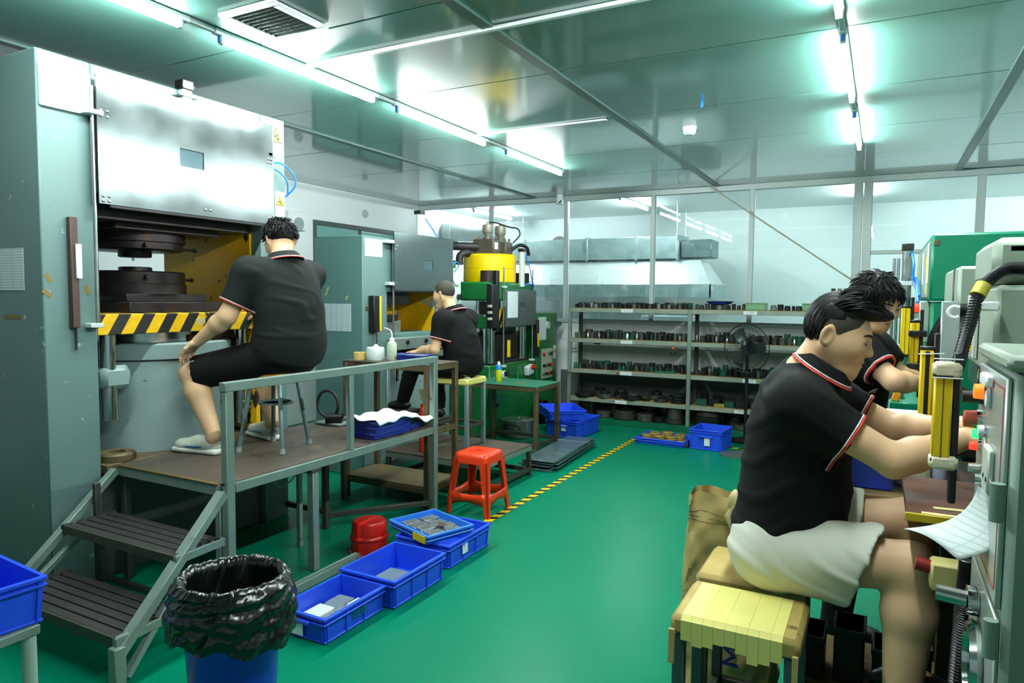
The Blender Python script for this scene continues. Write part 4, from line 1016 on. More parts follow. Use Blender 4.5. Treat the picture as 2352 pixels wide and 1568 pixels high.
# low platform for the second man
lp = thing('low_platform', 'low brown steel platform under the second seated man', 'platform', (-3.21, 5.1, 0))
LX0, LX1, LY0, LY1, LZ = -3.72, -2.74, 4.68, 5.54, .28
MB().box(LX0, LX1, LY0, LY1, LZ - .01, LZ, .002).build('deck', m_plate, lp)
for a, b in (((LX0, LY0 + .02), (LX1, LY0 + .02)), ((LX0, LY1 - .02), (LX1, LY1 - .02)), ((LX0 + .02, LY0 + .03), (LX0 + .02, LY1 - .03)), ((LX1 - .02, LY0 + .03), (LX1 - .02, LY1 - .03))):
    MB().bar((*a, LZ - .032), (*b, LZ - .032), .04, .042).build('frame_beam', m_tube, lp)
    MB().bar((*a, .055), (*b, .055), .035, .04).build('floor_beam', m_tubedark, lp)
for x in (LX0 + .02, LX1 - .02):
    for y in (LY0 + .02, LY1 - .02): MB().box(x - .019, x + .019, y - .019, y + .019, 0, LZ - .052, .003).build('leg', m_tubedark, lp)
# square stool for the second man
def padded_stool(label, cx_, cy_, z0, sx, sy, h, legm, padm, tapem=None, bars=True, group=None):
    t = thing('padded_stool', label, 'stool', (cx_, cy_, z0), 0, group); L_ = .034
    zt = z0 + h
    def pad(P):
        return None
    mb = MB().box(cx_ - sx / 2 - .006, cx_ + sx / 2 + .006, cy_ - sy / 2 - .006, cy_ + sy / 2 + .006, zt - .06, zt, .014)
    mb.build('pad', padm, t)
    for a in (-1, 1):
        for b in (-1, 1):
            x = cx_ + a * (sx / 2 - L_ / 2); y = cy_ + b * (sy / 2 - L_ / 2)
            MB().box(x - L_ / 2, x + L_ / 2, y - L_ / 2, y + L_ / 2, z0, zt - .055, .003).build('leg', legm, t)
    if bars:
        zb = z0 + h * .30
        for b in (-1, 1):
            y = cy_ + b * (sy / 2 - L_ / 2); MB().bar((cx_ - sx / 2 + L_, y, zb), (cx_ + sx / 2 - L_, y, zb), .026).build('stretcher', m_tubedark, t)
            x = cx_ + b * (sx / 2 - L_ / 2); MB().bar((x, cy_ - sy / 2 + L_, zb), (x, cy_ + sy / 2 - L_, zb), .026).build('stretcher', m_tubedark, t)
    return t
padded_stool('tall grey stool with yellow taped pad under the second seated man', -3.32, 5.24, LZ, .36, .32, .61, mat('stool_palegrey', (128, 150, 150), .4, .2, var=.1), m_tapey)
o = MB().cbox((-3.17, 5.12, LZ + .617), (.05, .03, .012), .004).build('paper_wad', m_paper); tag(o, 'small wad of white tissue on the yellow stool pad', 'tissue')

# ------------------------------------------------------------------ green four-post press with yellow tank
p3 = thing('four_post_press', 'green four-post press with a yellow tank on top', 'press', (-4.25, 7.33, 0))
cx3, cy3 = -4.22, 7.33
MB().box(-4.72, -3.90, 6.78, 7.96, 0, .82, .008).build('base', m_green, p3)
MB().box(-3.905, -3.893, 6.85, 7.45, .05, .70, .004).build('base_door', m_green, p3)
MB().box(-3.905, -3.893, 7.47, 7.93, .05, .70, .004).build('base_door', m_green, p3)
MB().cyl((-3.893, 6.95, .36), (-3.87, 6.95, .36), .02, n=14).build('door_knob', m_black, p3)
for x in (-4.0, -4.58):
    for y in (6.93, 7.74):
        MB().cyl((x, y, .80), (x, y, 1.60), .07, n=28).build('post', m_chrome, p3)
        MB().lathe([(.10, 1.775), (.10, 1.90), (.092, 1.905), (0, 1.905)], (x, y, 0), 28).build('post_nut', mat('nut_brown', (60, 44, 40), .5, .4), p3)
MB().box(-4.72, -3.88, 6.80, 7.88, 1.56, 1.775, .02).build('crosshead', m_green, p3)
MB().lathe([(.30, 1.775), (.318, 1.78), (.318, 1.93), (.314, 1.935), (.318, 1.94), (.318, 2.09), (.30, 2.11), (0, 2.11)], (cx3, cy3, 0), 48).build('yellow_tank', m_brightyellow, p3)
MB().lathe([(.14, 1.36), (.14, 1.56)], (cx3, cy3, 0), 28).build('piston', m_chrome, p3)
MB().lathe([(.11, 1.40), (.11, 1.55)], (-4.0, 6.93, 0), 24).build('post_collar', m_dsteel, p3)
MB().box(-4.66, -3.92, 6.83, 7.85, 1.24, 1.38, .01).build('moving_beam', m_green, p3)
MB().box(-3.922, -3.912, 7.0, 7.4, 1.25, 1.48, .002).build('striped_plate', stripes('hazard_p3', (226, 180, 6), (24, 24, 22), (0, 1, -.6), .13), p3)
MB().box(-4.5, -3.98, 7.02, 7.64, .82, 1.16, .006).build('dark_die', m_dsteel, p3)
MB().box(-4.2, -3.92, 6.86, 7.8, .82, .845, .003).build('bed_plate', m_dsteel, p3)
vb = MB().box(-4.36, -4.08, 7.16, 7.36, 2.11, 2.29, .008).build('valve_block', mat('valve_iron', (92, 84, 74), .5, .4, var=.2), p3)
vb2 = MB().box(-4.30, -4.04, 7.40, 7.58, 2.11, 2.27, .008).build('valve_block', _M['valve_iron'], p3)
for (x, y, b_) in ((-4.20, 7.24, vb), (-4.17, 7.50, vb2)):
    MB().lathe([(.035, 2.27), (.035, 2.33), (.062, 2.37), (.066, 2.38), (.066, 2.46), (.055, 2.468), (.02, 2.468), (.018, 2.49), (0, 2.49)], (x, y, 0), 24).build('valve_cup', mat('valve_grey', (150, 146, 132), .45, .5), b_)
    for dx_, dy_ in ((-.09, -.06), (.09, -.06), (-.09, .06), (.09, .06)): MB().cyl((x + dx_, y + dy_, 2.28), (x + dx_, y + dy_, 2.315), .014, n=10).build('bolt_head', m_rusty, b_)
MB().box(-4.079, -4.075, 7.19, 7.27, 2.17, 2.25, .001).build('label_plate', m_paper, vb)
MB().stube([(-4.30, 7.18, 2.20), (-4.45, 7.0, 2.20), (-4.50, 6.85, 2.19), (-4.52, 6.74, 2.15), (-4.52, 6.72, 2.0), (-4.52, 6.72, 1.9)], .05, 12).build('oil_pipe', m_rubber, p3)
MB().stube([(-4.32, 7.10, 2.10), (-4.36, 7.0, 2.12), (-4.40, 6.94, 2.08), (-4.40, 6.93, 1.98)], .045, 12).build('oil_pipe', m_rubber, p3)
MB().stube([(-4.20, 7.24, 2.49), (-4.17, 7.40, 2.50), (-4.12, 7.62, 2.47), (-4.08, 7.78, 2.46), (-4.06, 7.80, 2.38), (-4.10, 7.70, 2.28)], .009, 8).build('signal_cable', m_rubber, p3)
MB().stube([(-4.05, 7.56, 2.18), (-3.97, 7.62, 2.24), (-3.93, 7.74, 2.22), (-3.93, 7.80, 2.13)], .022, 10).build('oil_hose', m_rubber, p3)
MB().box(-4.8, -4.35, 6.55, 6.78, 1.40, 2.02, .01).build('oil_box', m_green, p3)
lc = MB().box(-3.87, -3.81, 6.78, 6.84, 1.22, 1.90, .004).build('light_curtain', m_black, p3)
MB().box(-3.875, -3.80, 6.66, 6.77, 1.26, 1.74, .004).build('black_plate', m_black, p3)
for z in (1.36, 1.43, 1.50): MB().box(-3.84, -3.80, 6.62, 6.68, z - .015, z + .015, .004).build('connector', mat('connector_grey', (170, 166, 150), .4), p3)
# guard
g = MB().box(-3.86, -3.848, 7.06, 7.86, 1.255, 1.69, .003).build('guard_plate', mat('guard_grey', (104, 112, 110), .34, .6), p3)
MB().box(-3.849, -3.846, 7.40, 7.56, 1.44, 1.54, .001).build('window', _M['guard_window'], g)
MB().box(-3.8475, -3.8455, 7.10, 7.36, 1.36, 1.67, .0004).build('notice_sheet', printed('notice_p3', (224, 236, 238), (180, 192, 194), 40, 2, 'yz'), g, smooth=0)
for y, z in ((7.08, 1.28), (7.84, 1.28), (7.08, 1.67), (7.84, 1.60), (7.46, 1.62), (7.50, 1.62), (7.30, 1.31), (7.55, 1.31)):
    o = link('bolt', bolt, m_steel, g); o.location = INV[p3] @ Vector((-3.848, y, z))
for y in (7.05, 7.80): MB().cyl((-3.87, y, 1.95), (-3.87, y, .80), .010, n=10).build('guide_rod', m_steel, p3)
for y, z in ((7.05, 1.72), (7.80, .82), (7.05, .80)): MB().box(-3.90, -3.84, y - .03, y + .03, z - .012, z + .012, .003).build('rod_bracket', m_alu, p3)
cy_ = MB().cyl((-3.87, 7.50, 1.73), (-3.87, 7.50, 2.16), .036, n=20).build('air_cylinder', m_alu, p3)
MB().box(-3.91, -3.83, 7.46, 7.54, 2.15, 2.19, .004).build('cylinder_cap', m_black, cy_)
MB().stube([(-3.84, 7.54, 2.12), (-3.82, 7.60, 1.98), (-3.82, 7.66, 1.85), (-3.83, 7.72, 1.76), (-3.85, 7.76, 1.70)], .007, 8).build('air_hose', m_airblue, cy_)
MB().stube([(-3.84, 7.54, 1.74), (-3.82, 7.60, 1.78), (-3.82, 7.68, 1.80), (-3.84, 7.78, 1.73)], .007, 8).build('air_hose', m_airblue, cy_)
MB().box(-3.88, -3.83, 7.86, 7.92, .85, 1.32, .004).build('light_curtain', m_black, p3)
MB().box(-3.829, -3.822, 7.87, 7.91, .98, 1.15, .002).build('yellow_strip', m_lcyellow, p3)
MB().box(-3.86, -3.83, 7.12, 7.15, .90, 1.1, .003).build('yellow_strip', m_lcyellow, p3)
for y, mm, z in ((7.0, m_black, .68), (7.70, m_redglow, .70)):
    b_ = MB().cbox((-3.86, y, z), (.07, .16, .12), .012, Matrix.Rotation(.15, 3, 'X')).build('switch_box', mat('switch_white', (196, 208, 206), .4), p3)
    MB().cyl((-3.825, y + .02, z + .03), (-3.79, y + .02, z + .05), .03, n=16).build('button', mm if mm is m_black else m_red, b_)
# its control cabinet
kc = thing('control_cabinet', 'green control cabinet with button panel beside the four-post press', 'cabinet', (-4.2, 8.28, 0))
MB().box(-4.5, -3.90, 7.985, 8.62, 0, 1.40, .008).build('body', m_green, kc)
MB().box(-3.902, -3.894, 8.00, 8.60, 1.02, 1.38, .003).build('upper_door', m_green, kc)
MB().box(-3.902, -3.894, 8.00, 8.60, .03, 1.00, .003).build('lower_door', m_green, kc)
bp = MB().box(-3.8935, -3.889, 8.12, 8.46, .54, .93, .002).build('button_panel', mat('panel_beige', (176, 180, 160), .4), kc)
for i, z in enumerate((.86, .71, .60)):
    for j, y in enumerate((8.18, 8.26, 8.34, 8.41)):
        if i == 0 and j in (1,): continue
        mm = [m_red, m_black, mat('btn_green', (20, 110, 70), .4), m_black][(i + j) % 4]
        MB().cyl((-3.889, y, z), (-3.868, y, z), .022, n=14).build('button', mm, bp)
MB().cyl((-3.894, 8.30, 1.24), (-3.876, 8.30, 1.24), .05, n=20).build('meter', mat('meter_face', (190, 204, 190), .3), kc)
for y in (8.3, 8.42): MB().cyl((-3.894, y, .48), (-3.865, y, .48), .022, n=14).build('button', mat('btn_teal', (20, 90, 90), .4), kc)
MB().cyl((-3.90, 8.60, 1.25), (-3.90, 8.70, 1.25), .035, n=16).build('lamp_socket', mat('socket_grey', (60, 90, 90), .4), kc)
MB().box(-3.8935, -3.892, 8.02, 8.26, 1.05, 1.35, .0004).build('notice_sheet', printed('notice_kc', (210, 222, 224), (150, 164, 166), 50, 5, 'yz'), kc, smooth=0)
warn(8.49, 8.57, .78, .96, .86, kc, -3.8935)
# table, can and pot in front of it
gt = thing('steel_table', 'low brown steel table with green top in front of the four-post press', 'table', (-3.35, 6.5, 0))
GX0, GX1, GY0, GY1, GZ = -3.86, -3.03, 6.24, 6.80, .70
MB().box(GX0, GX1, GY0, GY1, GZ - .008, GZ, .002).build('table_top', mat('green_mat', (36, 110, 84), .5, var=.2, vscale=4, spots=(((110, 104, 70), .64, 4.),)), gt)
for x in (GX0 + .024, GX1 - .024):
    for y in (GY0 + .024, GY1 - .024): MB().box(x - .022, x + .022, y - .022, y + .022, 0, GZ - .009, .003).build('leg', m_rusty, gt)
for a, b in (((GX0 + .05, GY0 + .024), (GX1 - .05, GY0 + .024)), ((GX0 + .05, GY1 - .024), (GX1 - .05, GY1 - .024)), ((GX0 + .024, GY0 + .05), (GX0 + .024, GY1 - .05)), ((GX1 - .024, GY0 + .05), (GX1 - .024, GY1 - .05))):
    MB().bar((*a, GZ - .033), (*b, GZ - .033), .04, .045).build('apron', m_rusty, gt)
    MB().bar((*a, .09), (*b, .09), .035, .035).build('floor_rail', m_tubedark, gt)
t = thing('spray_can', 'blue and yellow spray can on the green-topped table', 'can', (-3.60, 6.46, GZ))
MB().lathe([(.031, 0), (.033, .004), (.033, .125)], (-3.60, 6.46, GZ + .001), 24).build('can_lower', mat('can_yellow', (222, 220, 30), .35, spots=(((40, 130, 60), .62, 30.),)), t)
MB().lathe([(.033, .125), (.033, .165), (.028, .176), (.018, .18)], (-3.60, 6.46, GZ + .001), 24).build('can_upper', mat('can_blue', (40, 140, 220), .35), t)
MB().lathe([(.018, .18), (.017, .20), (.010, .204), (.010, .214), (0, .216)], (-3.60, 6.46, GZ + .001), 16).build('nozzle', m_white, t)
t = thing('steel_pot', 'lidded stainless steel pot on the floor behind the green-topped table', 'pot', (-3.66, 7.03, 0))
MB().lathe([(0, .003), (.175, .003), (.185, .01), (.185, .19), (.19, .195)], (-3.66, 7.03, 0), 40).build('pot_body', mat('pot_steel', (150, 152, 146), .3, .85, var=.1), t)
MB().lathe([(.195, .195), (.195, .202), (.15, .215), (.05, .222), (0, .223)], (-3.66, 7.03, 0), 40).build('lid', m_steel, t)
MB().lathe([(.03, .222), (.03, .232), (0, .235)], (-3.66, 7.03, 0), 16).build('lid_knob', m_steel, t)
MB().tube([(-3.55, 6.885, .10), (-3.56, 6.845, .155), (-3.62, 6.83, .16), (-3.70, 6.83, .16), (-3.73, 6.845, .155), (-3.73, 6.86, .10)], .006, 8).build('handle', m_dsteel, t)
# crates and sheets on the floor there
crate('plastic_crate', 'lower blue crate with a paper card at the rack\'s left end', (-3.17, 7.50, .001), (.40, .58, .20), math.radians(-4), ribs=(3, 2), card=('y', .03, .08, .06, .07))
crate('plastic_crate', 'shallow blue crate lying askew on the lower crate at the rack\'s left end', (-3.30, 7.46, .2035), (.42, .58, .11), math.radians(38), ribs=(3, 2), grip=False)
for k, (x, z) in enumerate(((-3.79, .30), (-3.75, .29))):
    o = MB().lathe([(.13, -.012), (.15, -.012), (.15, .012), (.13, .012), (.13, -.012)], (x, 7.90 + .05 * k, .156), 28, Matrix.Rotation(math.radians(82), 3, 'Y')).build('steel_ring', m_dsteel); tag(o, 'dark steel ring leaning on the green cabinet, %s of two' % ('rear' if k == 0 else 'front'), 'ring')
rng_ = random.Random(4)
for k in range(9):
    o = MB(True).box(-.155, .155, -.60, .60, 0, .010, .001).build('sheet_metal', mat('sheet_zinc', (120, 146, 150), .32, .75, rvar=.08, var=.08), None)
    o.location = (-2.80 + rng_.uniform(-.02, .02), 6.32 + rng_.uniform(-.05, .05), .001 + k * .0115); o.rotation_euler = (0, 0, math.radians(3 + rng_.uniform(-2.2, 2.2)))
    tag(o, 'grey sheet, %s from the floor in the wire-tied stack beside the hazard tape' % nth(k + 1), 'sheet', 'tied sheets by the tape')
for y in (6.0, 6.62):
    pts = [(-2.985, y, .05), (-2.98, y, .108), (-2.8, y, .1105), (-2.62, y, .108), (-2.615, y, .05)]
    o = MB().tube(pts, .003, 6).build('tie_wire', m_steel); tag(o, 'thin wire tied round the stack of grey sheets, %s end' % ('near' if y < 6.3 else 'far'), 'wire')
tr2 = crate('shallow_tray', 'shallow blue tray full of golden discs on the floor by the rack', (-2.08, 7.56, .001), (.54, .42, .07), math.radians(-3), ribs=(3, 4), cat='tray', grip=False)
m_gold = mat('gold_disc', (176, 150, 78), .4, .5, var=.1)
_d = MB(True).lathe([(.030, 0), (.056, 0), (.060, .004), (.060, .014), (.056, .018), (.030, .018), (.030, 0)], n=24).mesh('golden_disc')
for si, (x, y, n) in enumerate(((-2.25, 7.44, 5), (-2.11, 7.44, 5), (-1.98, 7.44, 5), (-1.86, 7.45, 3), (-2.20, 7.57, 5), (-2.06, 7.58, 6), (-1.93, 7.58, 4), (-2.24, 7.69, 4), (-2.10, 7.70, 4), (-1.95, 7.70, 4))):
    for j in range(n):
        o = link('golden_disc', _d, m_gold); o.location = (x + random.uniform(-.004, .004), y + random.uniform(-.004, .004), .0075 + .0185 * j)
        tag(o, '%s golden disc up in the %s stack of the shallow blue tray' % (nth(j + 1), nth(si + 1)), 'disc', 'golden discs in the tray')
crate('plastic_crate', 'deep blue box with a paper card on the floor before the rack', (-1.585, 7.57, .001), (.34, .40, .215), math.radians(-4), ribs=(1, 1), card=('y', .02, .05, .06, .08))
for si, (x, y) in enumerate(((-1.65, 7.52), (-1.52, 7.50), (-1.58, 7.66))):
    for j in range(8):
        o = link('golden_disc', _d, m_gold); o.location = (x, y, .0075 + .0185 * j); tag(o, '%s golden disc up in the %s stack of the deep blue box' % (nth(j + 1), ('left', 'right', 'rear')[si]), 'disc', 'golden discs in the deep box')
o = MB().lathe([(.165, 0), (.165, .012), (.155, .016), (0, .016)], (-1.27, 7.30, .001), 40).build('round_plate', mat('grey_round', (110, 124, 118), .4, .6)); tag(o, 'round grey metal plate lying on the floor before the rack', 'plate')
# pedestal fan
fx, fy, fz = -1.31, 7.98, 1.06
t = thing('pedestal_fan', 'black pedestal fan with wire guard in front of the rack', 'fan', (fx, fy, 0))
MB().lathe([(.17, .001), (.17, .02), (.05, .045), (.025, .06)], (fx, fy + .08, 0), 32).build('base', m_black, t)
MB().cyl((fx, fy + .08, .03), (fx, fy + .08, .98), .018, n=14).build('pole', m_black, t)
fd = Vector((-.35, -.94, .0)).normalized(); Rf = rotm(fd); cf = Vector((fx, fy, fz))
def fp(a, b, c_): return cf + Rf @ Vector((a, b, c_))
MB().cyl(fp(-.20, 0, 0), fp(-.06, 0, 0), .065, .075, 24).build('motor', m_black, t)
gm = mat('fan_wire', (40, 46, 46), .4, .6)
gg = MB()
for sgn, dep in ((1, .055), (-1, -.05)):
    for k in range(36):
        a = 2 * PI * k / 36
        gg.tube([fp(dep * (1 - (r / .27) ** 3), r * math.cos(a + .5 * r), r * math.sin(a + .5 * r)) for r in (.03, .10, .17, .235, .27)], .0014, 4, False)
    for r in (.09, .16, .22): gg.tube([fp(dep * (1 - (r / .27) ** 3), r * math.cos(q), r * math.sin(q)) for q in [2 * PI * i / 32 for i in range(33)]], .0016, 4, False)
gg.tube([fp(0, .27 * math.cos(q), .27 * math.sin(q)) for q in [2 * PI * i / 40 for i in range(41)]], .005, 6, False)
o = gg.build('wire_guard', gm, t, smooth=60, fix=False)
MB().cyl(fp(.05, 0, 0), fp(.062, 0, 0), .035, n=20).build('badge', m_black, t)
for k in range(3):
    a = 2 * PI * k / 3
    MB().grid(lambda u, v: fp(.02 * (2 * v - 1) * (1.2 - u), (.04 + .19 * u) * math.cos(a + (v - .5) * (.9 - .2 * u)), (.04 + .19 * u) * math.sin(a + (v - .5) * (.9 - .2 * u))), 8, 6).build('blade', mat('fan_blade', (60, 72, 74), .3, .6), t, smooth=60)
# ------------------------------------------------------------------ welded storage rack with dies
rk = thing('storage_rack', 'long welded steel rack full of dies under the glass partition', 'rack', (-1.9, 8.5, 0))
RY0, RY1 = 8.29, 8.70
ups = [-3.575, -2.02, -.52, .95]; lev = [1.475, 1.085, .69, .325]
for x in ups:
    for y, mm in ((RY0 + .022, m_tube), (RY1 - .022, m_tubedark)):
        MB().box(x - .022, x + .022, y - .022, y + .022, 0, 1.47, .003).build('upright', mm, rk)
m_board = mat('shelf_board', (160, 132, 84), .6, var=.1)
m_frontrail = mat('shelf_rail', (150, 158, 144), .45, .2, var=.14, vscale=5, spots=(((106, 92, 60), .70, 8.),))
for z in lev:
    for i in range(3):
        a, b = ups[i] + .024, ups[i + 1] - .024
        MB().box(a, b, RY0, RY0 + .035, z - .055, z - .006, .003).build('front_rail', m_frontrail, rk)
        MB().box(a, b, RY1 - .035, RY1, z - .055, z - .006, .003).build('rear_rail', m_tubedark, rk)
        MB().box(a, b, RY0 + .002, RY1, z - .006, z, .001).build('shelf_board', m_board, rk)
lab = [(-2.80, 1.475), (-1.33, 1.475), (-2.80, 1.085), (-2.80, .69), (-2.86, .325), (-1.40, .325), (-1.32, .69), (.30, 1.085)]
for k, (x, z) in enumerate(lab):
    c_ = MB().box(x - .075, x + .075, RY0 - .002, RY0 - .0004, z - .052, z - .01, .0004).build('shelf_label', m_paper, rk)
    scribble('handwriting', (x, RY0 - .0025, z - .031), (1, 0, 0), (0, 0, 1), 3, .03, m_ink, c_, seed=k + 3)
# dies: one mesh per kind, individual objects
m_die = [mat('die_black', (44, 46, 46), .34, .6, var=.25, vscale=30), mat('die_dark', (84, 84, 78), .3, .7, var=.2, vscale=30), mat('die_green', (30, 84, 70), .4, .3, var=.2, vscale=20),
         mat('die_bright', (176, 180, 172), .22, .9, var=.15, vscale=30), mat('die_mid', (116, 112, 100), .3, .75, var=.2, vscale=30)]
_dm = {}
def die_mesh(r, h, hole):
    k = (round(r, 3), round(h, 3), hole)
    if k not in _dm:
        b = r * .06
        prof = [(r * .55, 0), (r - b, 0), (r, b), (r, h - b), (r - b, h), (r * .55, h), (r * .55, 0)] if hole else [(0, 0), (r - b, 0), (r, b), (r, h * .62), (r * .9, h * .66), (r * .9, h - b), (r * .9 - b, h), (0, h)]
        _dm[k] = MB(True).lathe(prof, n=16).mesh('die')
    return _dm[k]
def die(x, y, z, r, h, hole, mm, label, group, name='steel_die'):
    o = link(name, die_mesh(r, h, hole), None); o.location = (x, y, z)
    o.data = die_mesh(r, h, hole)
    if not o.data.materials: o.data.materials.append(mm)
    o.material_slots[0].link = 'OBJECT'; o.material_slots[0].material = mm
    o['label'] = label; o['category'] = 'die'; o['group'] = group
    return o
rg = random.Random(11)
bay = [('left', ups[0] + .05, ups[1] - .04), ('middle', ups[1] + .05, ups[2] - .04), ('right', ups[2] + .05, ups[3] - .04)]
names = ['top shelf', 'second shelf', 'third shelf']
def row(z, x0, x1, y, hs, rs, mats, label, group, skip=()):
    x = x0; cnt = 0
    while x < x1 - .03:
        r = rg.choice(rs); h = rg.choice(hs)
        if not any(a < x < b for a, b in skip):
            cnt += 1; die(x + r, y + rg.uniform(-.012, .012), z + .0005, r, h, rg.random() < .5, rg.choice(mats), '%s %s' % (nth(cnt), label), group)
        x += 2 * r + rg.uniform(.002, .014)
K0, K1, K2, K3, K4 = m_die
row(1.475, bay[0][1], bay[0][2], RY0 + .07, (.055, .062, .07, .05), (.024, .030, .034, .02), (K0, K0, K1, K1, K4, K3), 'small steel die from the left, front row, top shelf, left bay', 'dies on the top shelf, left bay')
row(1.475, bay[1][1], bay[1][2], RY0 + .07, (.055, .062, .07), (.024, .030, .034, .018), (K0, K0, K1, K1, K3), 'small steel die from the left, front row, top shelf, middle bay', 'dies on the top shelf, middle bay', ((-1.42, -1.16), (-.82, -.6)))
row(1.085, bay[0][1], bay[0][2], RY0 + .06, (.075, .085, .07, .09), (.018, .022, .026, .03), (K0, K1, K1, K4, K4, K3, K2), 'small steel die from the left, front row, second shelf, left bay', 'dies on the second shelf, left bay')
row(1.085, bay[1][1], bay[1][2], RY0 + .06, (.08, .09, .10), (.02, .026, .034, .04), (K0, K1, K4, K2, K3), 'small steel die from the left, front row, second shelf, middle bay', 'dies on the second shelf, middle bay')
row(1.085, bay[0][1] + .1, bay[0][2], RY0 + .20, (.10, .11, .09), (.04, .05, .034), (K0, K2, K1), 'wide dark die from the left, back row, second shelf, left bay', 'back dies on the second shelf, left bay')
row(.69, bay[0][1], bay[0][2], RY0 + .06, (.065, .075, .06), (.018, .022, .026, .03), (K0, K0, K1, K2, K2, K4), 'small steel die from the left, front row, third shelf, left bay', 'dies on the third shelf, left bay', ((-2.42, -2.18),))
row(.69, bay[1][1], bay[1][2], RY0 + .07, (.075, .09, .06, .11), (.026, .034, .045), (K0, K0, K1, K2), 'small steel die from the left, front row, third shelf, middle bay', 'dies on the third shelf, middle bay')
row(.69, bay[0][1] + .06, bay[0][2], RY0 + .20, (.09, .10, .085), (.036, .045, .05), (K0, K2, K1), 'wide dark die from the left, back row, third shelf, left bay', 'back dies on the third shelf, left bay')
row(1.475, bay[0][1], bay[0][2], RY0 + .19, (.06, .07, .075), (.03, .038, .03), (K0, K1, K2), 'wide dark die from the left, back row, top shelf, left bay', 'back dies on the top shelf, left bay')
row(1.085, bay[1][1] + .1, bay[1][2], RY0 + .20, (.10, .12, .09), (.04, .05), (K0, K2, K3), 'wide dark die from the left, back row, second shelf, middle bay', 'back dies on the second shelf, middle bay')
row(.69, bay[1][1] + .1, bay[1][2], RY0 + .20, (.10, .12, .09), (.04, .05), (K0, K2, K1), 'wide dark die from the left, back row, third shelf, middle bay', 'back dies on the third shelf, middle bay')
row(1.475, bay[2][1], bay[2][2], RY0 + .08, (.06, .07), (.03, .036), (K0, K1), 'small steel die from the left, top shelf, right bay', 'dies on the top shelf, right bay', ((-.4, .2),))
# fourth shelf: discs left, blocks right
for i, (x, dy_, z, r, h) in enumerate(((-3.38, .09, 0, .13, .05), (-3.24, .27, .0, .10, .075), (-3.24, .27, .077, .07, .03), (-3.10, .09, 0, .11, .055), (-3.11, .09, .057, .07, .03), (-2.92, .07, 0, .045, .04), (-2.74, .10, 0, .125, .05), (-2.73, .10, .052, .075, .03), (-2.95, .27, 0, .10, .06), (-2.95, .27, .062, .07, .045), (-2.56, .08, 0, .05, .03),
                                      (-2.48, .26, 0, .11, .06), (-2.48, .26, .062, .07, .05), (-2.37, .09, 0, .085, .045), (-2.36, .09, .047, .05, .02), (-2.24, .288, 0, .11, .05), (-2.16, .09, 0, .09, .045), (-2.16, .09, .047, .075, .035), (-2.16, .09, .084, .11, .03))):
    die(x, RY0 + dy_, .3255 + z, r, h, i % 3 == 0, (K0, K1, K0, K4)[i % 4], 'flat dark die disc on the fourth shelf, %s placed from the left end' % nth(i + 1), 'die discs on the fourth shelf', 'die_disc')
_bm = MB(True).box(-.06, .06, -.05, .05, 0, .075, .004).mesh('die_block')
for i, (x, y, z, s, mm) in enumerate(((-1.87, .09, 0, 1, K2), (-1.72, .10, 0, 1.0, K0), (-1.58, .22, 0, 1.1, K0), (-1.54, .08, 0, .9, K2), (-1.40, .10, 0, 1.1, K0), (-1.24, .10, 0, 1.0, K1), (-1.08, .10, 0, 1.1, K0), (-.92, .12, 0, 1.0, K0), (-1.34, .22, 0, 1.3, K0), (-1.0, .24, 0, 1.4, K0), (-.74, .1, 0, 1.1, K1))):
    o = link('die_block', _bm, None); o.location = (x, RY0 + y, .3255 + z); o.scale = (s, s, s); o.rotation_euler = (0, 0, rg.uniform(-.15, .15))
    if not _bm.materials: _bm.materials.append(mm)
    o.material_slots[0].link = 'OBJECT'; o.material_slots[0].material = mm; tag(o, 'dark square die block on the fourth shelf, %s placed in the middle bay' % nth(i + 1), 'die block', 'die blocks on the fourth shelf')
for i, (x, y, z, r, h) in enumerate(((-1.72, .28, 0, .068, .10), (-1.88, .27, 0, .075, .06), (-1.88, .27, .062, .05, .05))):
    die(x, RY0 + y, .3255 + z, r, h, i % 2 == 0, K0, 'round dark die among the blocks on the fourth shelf, %s' % ('lone tall one', 'lower of two', 'upper of two')[i], 'round dies among the blocks', 'die_disc')
o = MB(True).box(-.06, .06, -.03, .03, 0, .04, .003).build('brass_block', mat('brass_block', (170, 160, 60), .4, .5)); o.location = (-1.655, RY0 + .045, .3255); tag(o, 'small yellow brass block on the fourth shelf', 'block')
# bottom: big dies on the floor
for i, (x, y, z, r, h) in enumerate(((-3.36, .22, 0, .12, .10), (-3.36, .22, .102, .10, .12), (-3.12, .10, 0, .10, .08), (-3.06, .33, 0, .11, .14), (-3.05, .33, .142, .08, .045), (-2.84, .12, 0, .155, .11), (-2.57, .10, 0, .105, .09), (-2.60, .34, 0, .11, .12), (-2.395, .09, 0, .065, .06), (-2.20, .13, 0, .125, .05), (-2.20, .14, .052, .10, .14), (-1.52, .32, 0, .10, .12), (-1.80, .14, 0, .16, .12), (-1.80, .14, .122, .15, .06), (-1.40, .10, 0, .10, .06), (-1.16, .16, 0, .11, .08), (-1.16, .16, .082, .07, .06), (-.95, .16, 0, .09, .09), (-.75, .28, 0, .12, .10))):
    die(x, RY0 + y, .0705 + z, r, h, i % 2 == 0, (K0, K1, K4, K1)[i % 4], 'large round die under the rack, %s counted from the left' % nth(i + 1), 'large dies under the rack', 'large_die')
MB().box(ups[0] - .03, ups[3], RY0 - .03, YB - .05, 0, .07, .003).build('plinth', mat('green_plinth', (0, 96, 64), .4, var=.15, spots=(((110, 100, 80), .68, 3.),)), rk)
